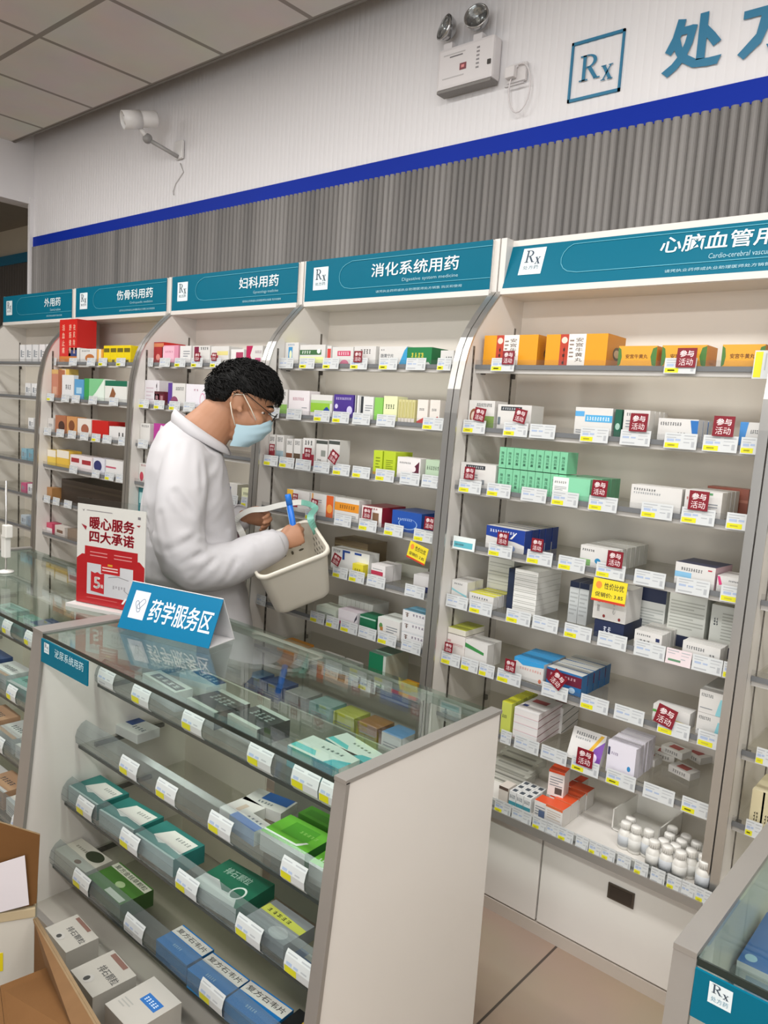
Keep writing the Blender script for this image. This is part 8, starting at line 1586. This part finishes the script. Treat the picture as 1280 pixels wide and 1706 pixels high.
b.add(vs, fs, MK, True); mk = b.build('face_mask', man)
for sx in (-1, 1):
    b = MB(); LP = M('#e0d8c8', 0.6, var=0)
    b.tube([(sx * .076, .200, 1.558), (sx * .082, .178, 1.602), (sx * .089, .150, 1.650), (sx * .090, .118, 1.648), (sx * .090, .104, 1.615), (sx * .084, .112, 1.575), (sx * .076, .124, 1.535)], .0022, LP, 6); b.build('ear_loop', mk)
# glasses
FR_ = M('#20201f', 0.3, 0.3, var=0); b = MB()
gl = thing('glasses', 'thin dark framed glasses worn by the person in the white coat', 'glasses', (-2.431, 1.76, 0.0), math.radians(-40))
fv = Vector((0, .83, -.55)); gv = Vector((0, .55, .83)); xv = Vector((1, 0, 0)); gc = Vector((0, .272, 1.568))
for sx in (-1, 1):
    c = gc + xv * sx * .033 - fv * .004
    b = MB(); b.tube([c + xv * .025 * math.cos(u) * (abs(math.cos(u)) ** -.25 if abs(math.cos(u)) > .05 else 1) + gv * .018 * math.sin(u) for u in [2 * math.pi * i / 28 + .01 for i in range(29)]], .0014, FR_, 6, False); b.build('rim', gl)
    b = MB(); b.add([c + xv * .025 * math.cos(u) + gv * .018 * math.sin(u) for u in [2 * math.pi * i / 24 for i in range(24)]], [tuple(range(24))], glass('lens_glass', '#f0f4f6', 1.5, 0.02)); b.build('lens', gl)
    b = MB(); b.tube([c + xv * sx * .026 + gv * .006, Vector((sx * .066, .258, 1.580)), Vector((sx * .084, .165, 1.650)), Vector((sx * .086, .125, 1.660)), Vector((sx * .084, .106, 1.640))], .0016, FR_, 6); b.build('temple_arm', gl)
b = MB(); b.tube([gc - xv * .008 + gv * .006, gc + gv * .010, gc + xv * .008 + gv * .006], .0015, FR_, 6); b.build('bridge', gl)
# coat: trunk and sleeves as one cloth surface
b = MB(); c_ = COAT
loft(b, [((0, -.002, 1.502), (.076, 0, 0), (0, .080, -.054)), ((0, -.020, 1.482), (.105, 0, 0), (0, .098, -.05)), ((0, -.045, 1.462), (.150, 0, 0), (0, .112, -.03)), ((0, -.050, 1.43), (.195, 0, 0), (0, .130, 0)), ((0, -.045, 1.36), (.218, 0, 0), (0, .148, 0)), ((0, -.040, 1.24), (.222, 0, 0), (0, .166, 0)), ((0, -.030, 1.10), (.208, 0, 0), (0, .178, 0)), ((0, -.018, .96), (.205, 0, 0), (0, .190, 0)), ((0, .03, .88), (.185, 0, 0), (0, .165, 0)), ((0, .055, .74), (.18, 0, 0), (0, .165, 0)), ((0, .06, .55), (.185, 0, 0), (0, .17, 0))], c_, 40, 2.25)
limb(b, [(.145, -.045, 1.415), (.215, -.045, 1.29), (.238, -.045, 1.13), (.228, .0, 1.035), (.205, .11, 1.035), (.165, .22, 1.075), (.135, .285, 1.100)], [.075, .086, .088, .088, .080, .066, .056], c_, 24)
limb(b, [(-.145, -.04, 1.415), (-.225, -.03, 1.29), (-.255, .0, 1.15), (-.245, .05, 1.095), (-.20, .10, 1.125), (-.15, .145, 1.155)], [.075, .084, .080, .074, .062, .052], c_, 24)
me = fuse(b, 'coat', .0075, 7, .5, COAT)
CREASE = [((.30, .09, 1.115), (.315, -.03, 1.06), .013, .009), ((.29, .10, 1.09), (.30, .01, 1.00), .012, .008), ((.31, .03, 1.16), (.32, -.08, 1.10), .012, .008), ((.27, .16, 1.07), (.27, .10, .98), .012, .007),
          ((.20, .02, 1.45), (.27, .03, 1.30), .012, .006), ((.20, -.06, 1.46), (.29, -.05, 1.26), .014, .006), ((.30, -.06, 1.30), (.31, .02, 1.20), .014, .008), ((.29, -.10, 1.22), (.31, -.06, 1.08), .014, .008),
          ((.10, -.21, 1.36), (.17, -.20, 1.10), .014, .008), ((.0, -.20, 1.30), (.10, -.21, .96), .014, .008), ((.17, -.17, 1.14), (.20, -.12, .92), .013, .009), ((.17, .12, 1.34), (.17, .14, 1.16), .012, .007), ((.21, .20, 1.10), (.18, .24, 1.02), .010, .006), ((.19, .24, 1.13), (.16, .27, 1.05), .009, .005)]
for v in me.vertices:
    p = v.co; a = 0.0
    # creases: diagonal folds on sleeve and hanging folds on the trunk
    rg = lambda q: 1 - abs(noise.noise(q)) * 2
    a += .0055 * rg(Vector((p.x * 5 + p.z * 3, p.y * 9, p.z * 4)))
    el = math.exp(-((p - Vector((.235, .0, 1.04))).length / .13) ** 2); a += el * .014 * rg(Vector((p.x * 6, p.y * 11 + p.z * 8, p.z * 11 - p.y * 7)))
    cu = math.exp(-((p - Vector((.16, .22, 1.08))).length / .10) ** 2); a += cu * .009 * rg(Vector((p.y * 18 + p.z * 6, p.x * 8, p.z * 5)))
    ar = math.exp(-((p - Vector((.15, .04, 1.30))).length / .10) ** 2); a += ar * .013 * rg(Vector((p.x * 12 + p.z * 14, p.y * 16, p.z * 5)))
    if p.z < 1.15: a += .008 * rg(Vector((p.x * 6, p.y * 6, p.z * 1.4)))
    bk = math.exp(-((p.y + .2) / .08) ** 2); a += bk * .008 * rg(Vector((p.x * 7, 3.1, p.z * 7 + p.x * 4)))
    for (q0, q1, wd_c, dp) in CREASE:
        A3, B3 = Vector(q0), Vector(q1); t_ = max(0, min(1, (p - A3).dot(B3 - A3) / (B3 - A3).length_squared)); ds = (p - A3.lerp(B3, t_)).length
        if ds < wd_c * 3: a += dp * (-math.exp(-(ds / wd_c) ** 2) + .7 * math.exp(-((ds - wd_c * 1.6) / wd_c) ** 2)) * (1 - .5 * abs(2 * t_ - 1))
    v.co = p + v.normal * (a - .004)
bm = bmesh.new(); bm.from_mesh(me)
for _ in range(3): bmesh.ops.smooth_vert(bm, verts=bm.verts, factor=0.5, use_axis_x=True, use_axis_y=True, use_axis_z=True)
bm.to_mesh(me); bm.free(); me.update(); ct = link(me, 'coat', man)
# collar: stand and turned-down leaf, open at the throat
b = MB(); N_ = 44; vs = []; fs = []
prof = [(.0, -.012, .0), (.004, .020, .003), (.002, .038, .004), (.012, .044, .004), (.024, .024, .002), (.032, -.006, .0), (.028, -.008, .0)]
for i in range(N_ + 1):
    u = -math.pi * .5 + .28 + (2 * math.pi - .56) * i / N_ + math.pi   # starts and ends at the throat
    ca, sa = math.cos(u), math.sin(u); fr = (1 + sa) / 2
    c0 = Vector((ca * .080, .0 + sa * .082, 1.480 - .056 * sa)); rad = Vector((ca, sa, 0))
    for (r, h, e) in prof: vs.append(c0 + rad * r + Vector((0, -.2, 1)).normalized() * h * (1 - .25 * fr))
    # lapel length grows towards the throat
w = len(prof)
for i in range(N_):
    for j in range(w - 1): fs.append((i * w + j, (i + 1) * w + j, (i + 1) * w + j + 1, i * w + j + 1))
b.add(vs, fs, COAT, True); o = b.build('collar', ct)
sm = o.modifiers.new('thick', 'SOLIDIFY'); sm.thickness = .003
# cuffs
for pts, r in (([(.147, .262, 1.090), (.128, .300, 1.107)], .056), ([(-.165, .13, 1.148), (-.135, .158, 1.163)], .052)):
    b = MB(); d = (Vector(pts[1]) - Vector(pts[0])).normalized(); a = d.cross(Vector((0, 0, 1))).normalized(); e = d.cross(a)
    vs = []; fs = []; rr = [(0, r), (.5, r + .003), (1.0, r + .002), (1.0, r - .004), (.4, r - .008)]; n = 28
    for t, q in rr:
        for j in range(n):
            u = 2 * math.pi * j / n; vs.append(Vector(pts[0]).lerp(Vector(pts[1]), t) + a * (q * math.cos(u)) + e * (q * math.sin(u)))
    for i in range(len(rr) - 1):
        for j in range(n): fs.append((i * n + j, i * n + (j + 1) % n, (i + 1) * n + (j + 1) % n, (i + 1) * n + j))
    b.add(vs, fs, COAT, True); b.build('cuff', ct)
# trousers and shoes
TR = M('#2c2e36', 0.8, var=0.05)
for sx in (-1, 1):
    b = MB(); limb(b, [(sx * .088, .03, .86), (sx * .092, .045, .50), (sx * .092, .025, .09)], [.092, .075, .062], TR); b.build('trouser_leg', man)
    b = MB(); limb(b, [(sx * .092, -.01, .045), (sx * .096, .10, .045), (sx * .10, .20, .038)], [.043, .045, .036], M('#1a1a1a', 0.4)); b.build('shoe', man)
# pen
MW = man.matrix_basis
def toworld(p): return Vector((-2.431, 1.76, 0)) + Matrix.Rotation(math.radians(-40), 3, 'Z') @ Vector(p)
t = thing('marker_pen', 'blue marker pen upright in the fist of the person', 'pen', toworld(PEN0), 0)
dv = toworld(PEN1) - toworld(PEN0); t.rotation_euler = dv.to_track_quat('Z', 'Y').to_euler(); Lp = dv.length
PB = M('#1f6fd0', 0.3, var=0.05)
b = MB(); b.lathe([(.0005, -.02), (.010, -.02), (.0115, 0), (.0115, Lp * .72)], PB, 14); b.build('barrel', t)
b = MB(); b.lathe([(.0122, Lp * .72), (.0122, Lp * .97), (.0105, Lp), (.0005, Lp)], M('#2a7ad8', 0.25, var=0), 14); b.build('cap', t)
b = MB(); b.box(-.002, -.0128, .02, .002, -.0112, Lp * .6, M('#9ac4ee', 0.4, var=0)); b.build('print_strip', t)
# ---------------------------------------------------------------- basket
bt = thing('plastic_basket', 'cream plastic basket held in front of the person, perforated sides', 'basket', (-2.109, 1.920, 1.094))
bt.rotation_mode = 'XYZ'
ra, rt_, rr_ = 1.197, .376, -.411
bt.rotation_mode = 'QUATERNION'
bt.rotation_quaternion = (Matrix.Rotation(ra, 3, 'Z') @ Matrix.Rotation(rt_, 3, 'X') @ Matrix.Rotation(rr_, 3, 'Y')).to_quaternion()
CR = M('#dcd6c8', 0.45, var=0.03)
def rrect(w, d, r, n=6):
    out = []
    for cx, cy, a0 in ((w - r, d - r, 0), (-w + r, d - r, 90), (-w + r, -d + r, 180), (w - r, -d + r, 270)):
        for i in range(n + 1):
            a = math.radians(a0 + 90 * i / n); out.append((cx + r * math.cos(a), cy + r * math.sin(a)))
    return out
def shell(b, rings, m, close=True):
    n = len(rings[0]); vs = [p for r in rings for p in r]; fs = []
    for i in range(len(rings) - 1):
        for j in range(n): fs.append((i * n + j, i * n + (j + 1) % n, (i + 1) * n + (j + 1) % n, (i + 1) * n + j))
    b.add(vs, fs, m, True)
W_, D_, H_ = .1365, .115, .23
def ring(k, z, r=.035, off=0): return [(x, y, z) for x, y in rrect(W_ * k + off, D_ * k + off, r)]
b = MB()
outer = [ring(1 - .2 * t, -H_ * t) for t in [0, .1, .3, .5, .7, .85, .93]] + [ring(.80, -H_ * .975, .04, -.004), ring(.80, -H_, .04, -.018)]
inner = [ring(.80, -H_ + .004, .036, -.02), ring(.80, -H_ * .96, .036, -.008)] + [ring(1 - .2 * t, -H_ * t, .033, -.003) for t in [.85, .5, .2, 0]]
shell(b, outer, CR); shell(b, inner, CR)
n_ = len(outer[0]); b.add(outer[-1], [tuple(range(n_))[::-1]], CR); b.add(inner[0], [tuple(range(n_))], CR)
b.build('basket_body', bt)
b = MB(); shell(b, [ring(1, .0, .035, -.004), ring(1, .004, .036, .0), ring(1, .003, .038, .007), ring(1, -.012, .038, .008), ring(1, -.016, .036, .002)], CR); b.build('rim', bt)
# pierced pattern of the inner faces
HO = M('#5c5648', 0.7, var=0); b = MB()
for side in (0, 1, 2):
    for i in range(5):
        for j in range(4):
            u = (-.6 + .3 * i); z = -.035 - .026 * j; t = -z / H_; k = 1 - .2 * t
            if side == 0: c = Vector((u * W_ * k, D_ * k - .0038, z)); ax, ay = Vector((1, 0, 0)), Vector((0, 0, 1))
            elif side == 1: c = Vector((W_ * k - .0038, u * D_ * k, z)); ax, ay = Vector((0, 1, 0)), Vector((0, 0, 1))
            else: c = Vector((-W_ * k + .0038, u * D_ * k, z)); ax, ay = Vector((0, 1, 0)), Vector((0, 0, 1))
            s1, s2 = (.011, .005) if (i + j) % 2 else (.005, .010)
            b.add([c + ax * s1 * math.cos(q) + ay * s2 * math.sin(q) for q in [2 * math.pi * m_ / 10 for m_ in range(10)]], [tuple(range(10))], HO)
b.build('pierced_pattern', bt)
# carrying band: white outside, green inside, looped over the other hand
Rb = bt.rotation_quaternion.to_matrix(); bc = Vector((-2.109, 1.920, 1.094))
pth = [bc + Rb @ Vector((-.13, .06, -.02)), toworld((-.075, .165, 1.105)), toworld((-.075, .140, 1.158)), toworld((-.06, .188, 1.200)), toworld((-.045, .250, 1.212)), toworld((-.04, .315, 1.232)), toworld((-.035, .39, 1.246)), toworld((-.03, .445, 1.228)), bc + Rb @ Vector((.13, .05, .055)), bc + Rb @ Vector((.1365, .045, -.02))]
Q = []
for i in range(len(pth) - 1):
    p0, p1, p2, p3 = pth[max(i - 1, 0)], pth[i], pth[i + 1], pth[min(i + 2, len(pth) - 1)]
    for k in range(7):
        t = k / 7; Q.append(0.5 * ((2 * p1) + (p2 - p0) * t + (2 * p0 - 5 * p1 + 4 * p2 - p3) * t * t + (3 * p1 - p0 - 3 * p2 + p3) * t ** 3))
Q.append(pth[-1])

Mi = Matrix.Translation(bc) @ Rb.to_4x4(); Mi.invert()
cut = int(len(Q) * .66)
for nm, col, i0, i1 in (('white_band', '#d6d6d0', 0, cut + 1), ('green_band', '#79b7a6', cut, len(Q))):
    b = MB(); vs = []; fs = []
    for i in range(i0, i1):
        p = Q[i]; d = (Q[min(i + 1, len(Q) - 1)] - Q[max(i - 1, 0)]).normalized(); wd = d.cross(Vector((.45, -.60, .65))).normalized() * .013; n = d.cross(wd).normalized()
        for s in (-1, 1):
            for e in (-1, 1): vs.append(Mi @ (p + wd * s + n * (.0009 * e)))
    for i in range(i1 - i0 - 1):
        a, c = i * 4, i * 4 + 4
        fs += [(a, c, c + 2, a + 2), (a + 1, a + 3, c + 3, c + 1), (a, a + 1, c + 1, c), (a + 2, c + 2, c + 3, a + 3)]
    b.add(vs, fs, M(col, 0.45, var=0.03)); b.build(nm, bt)
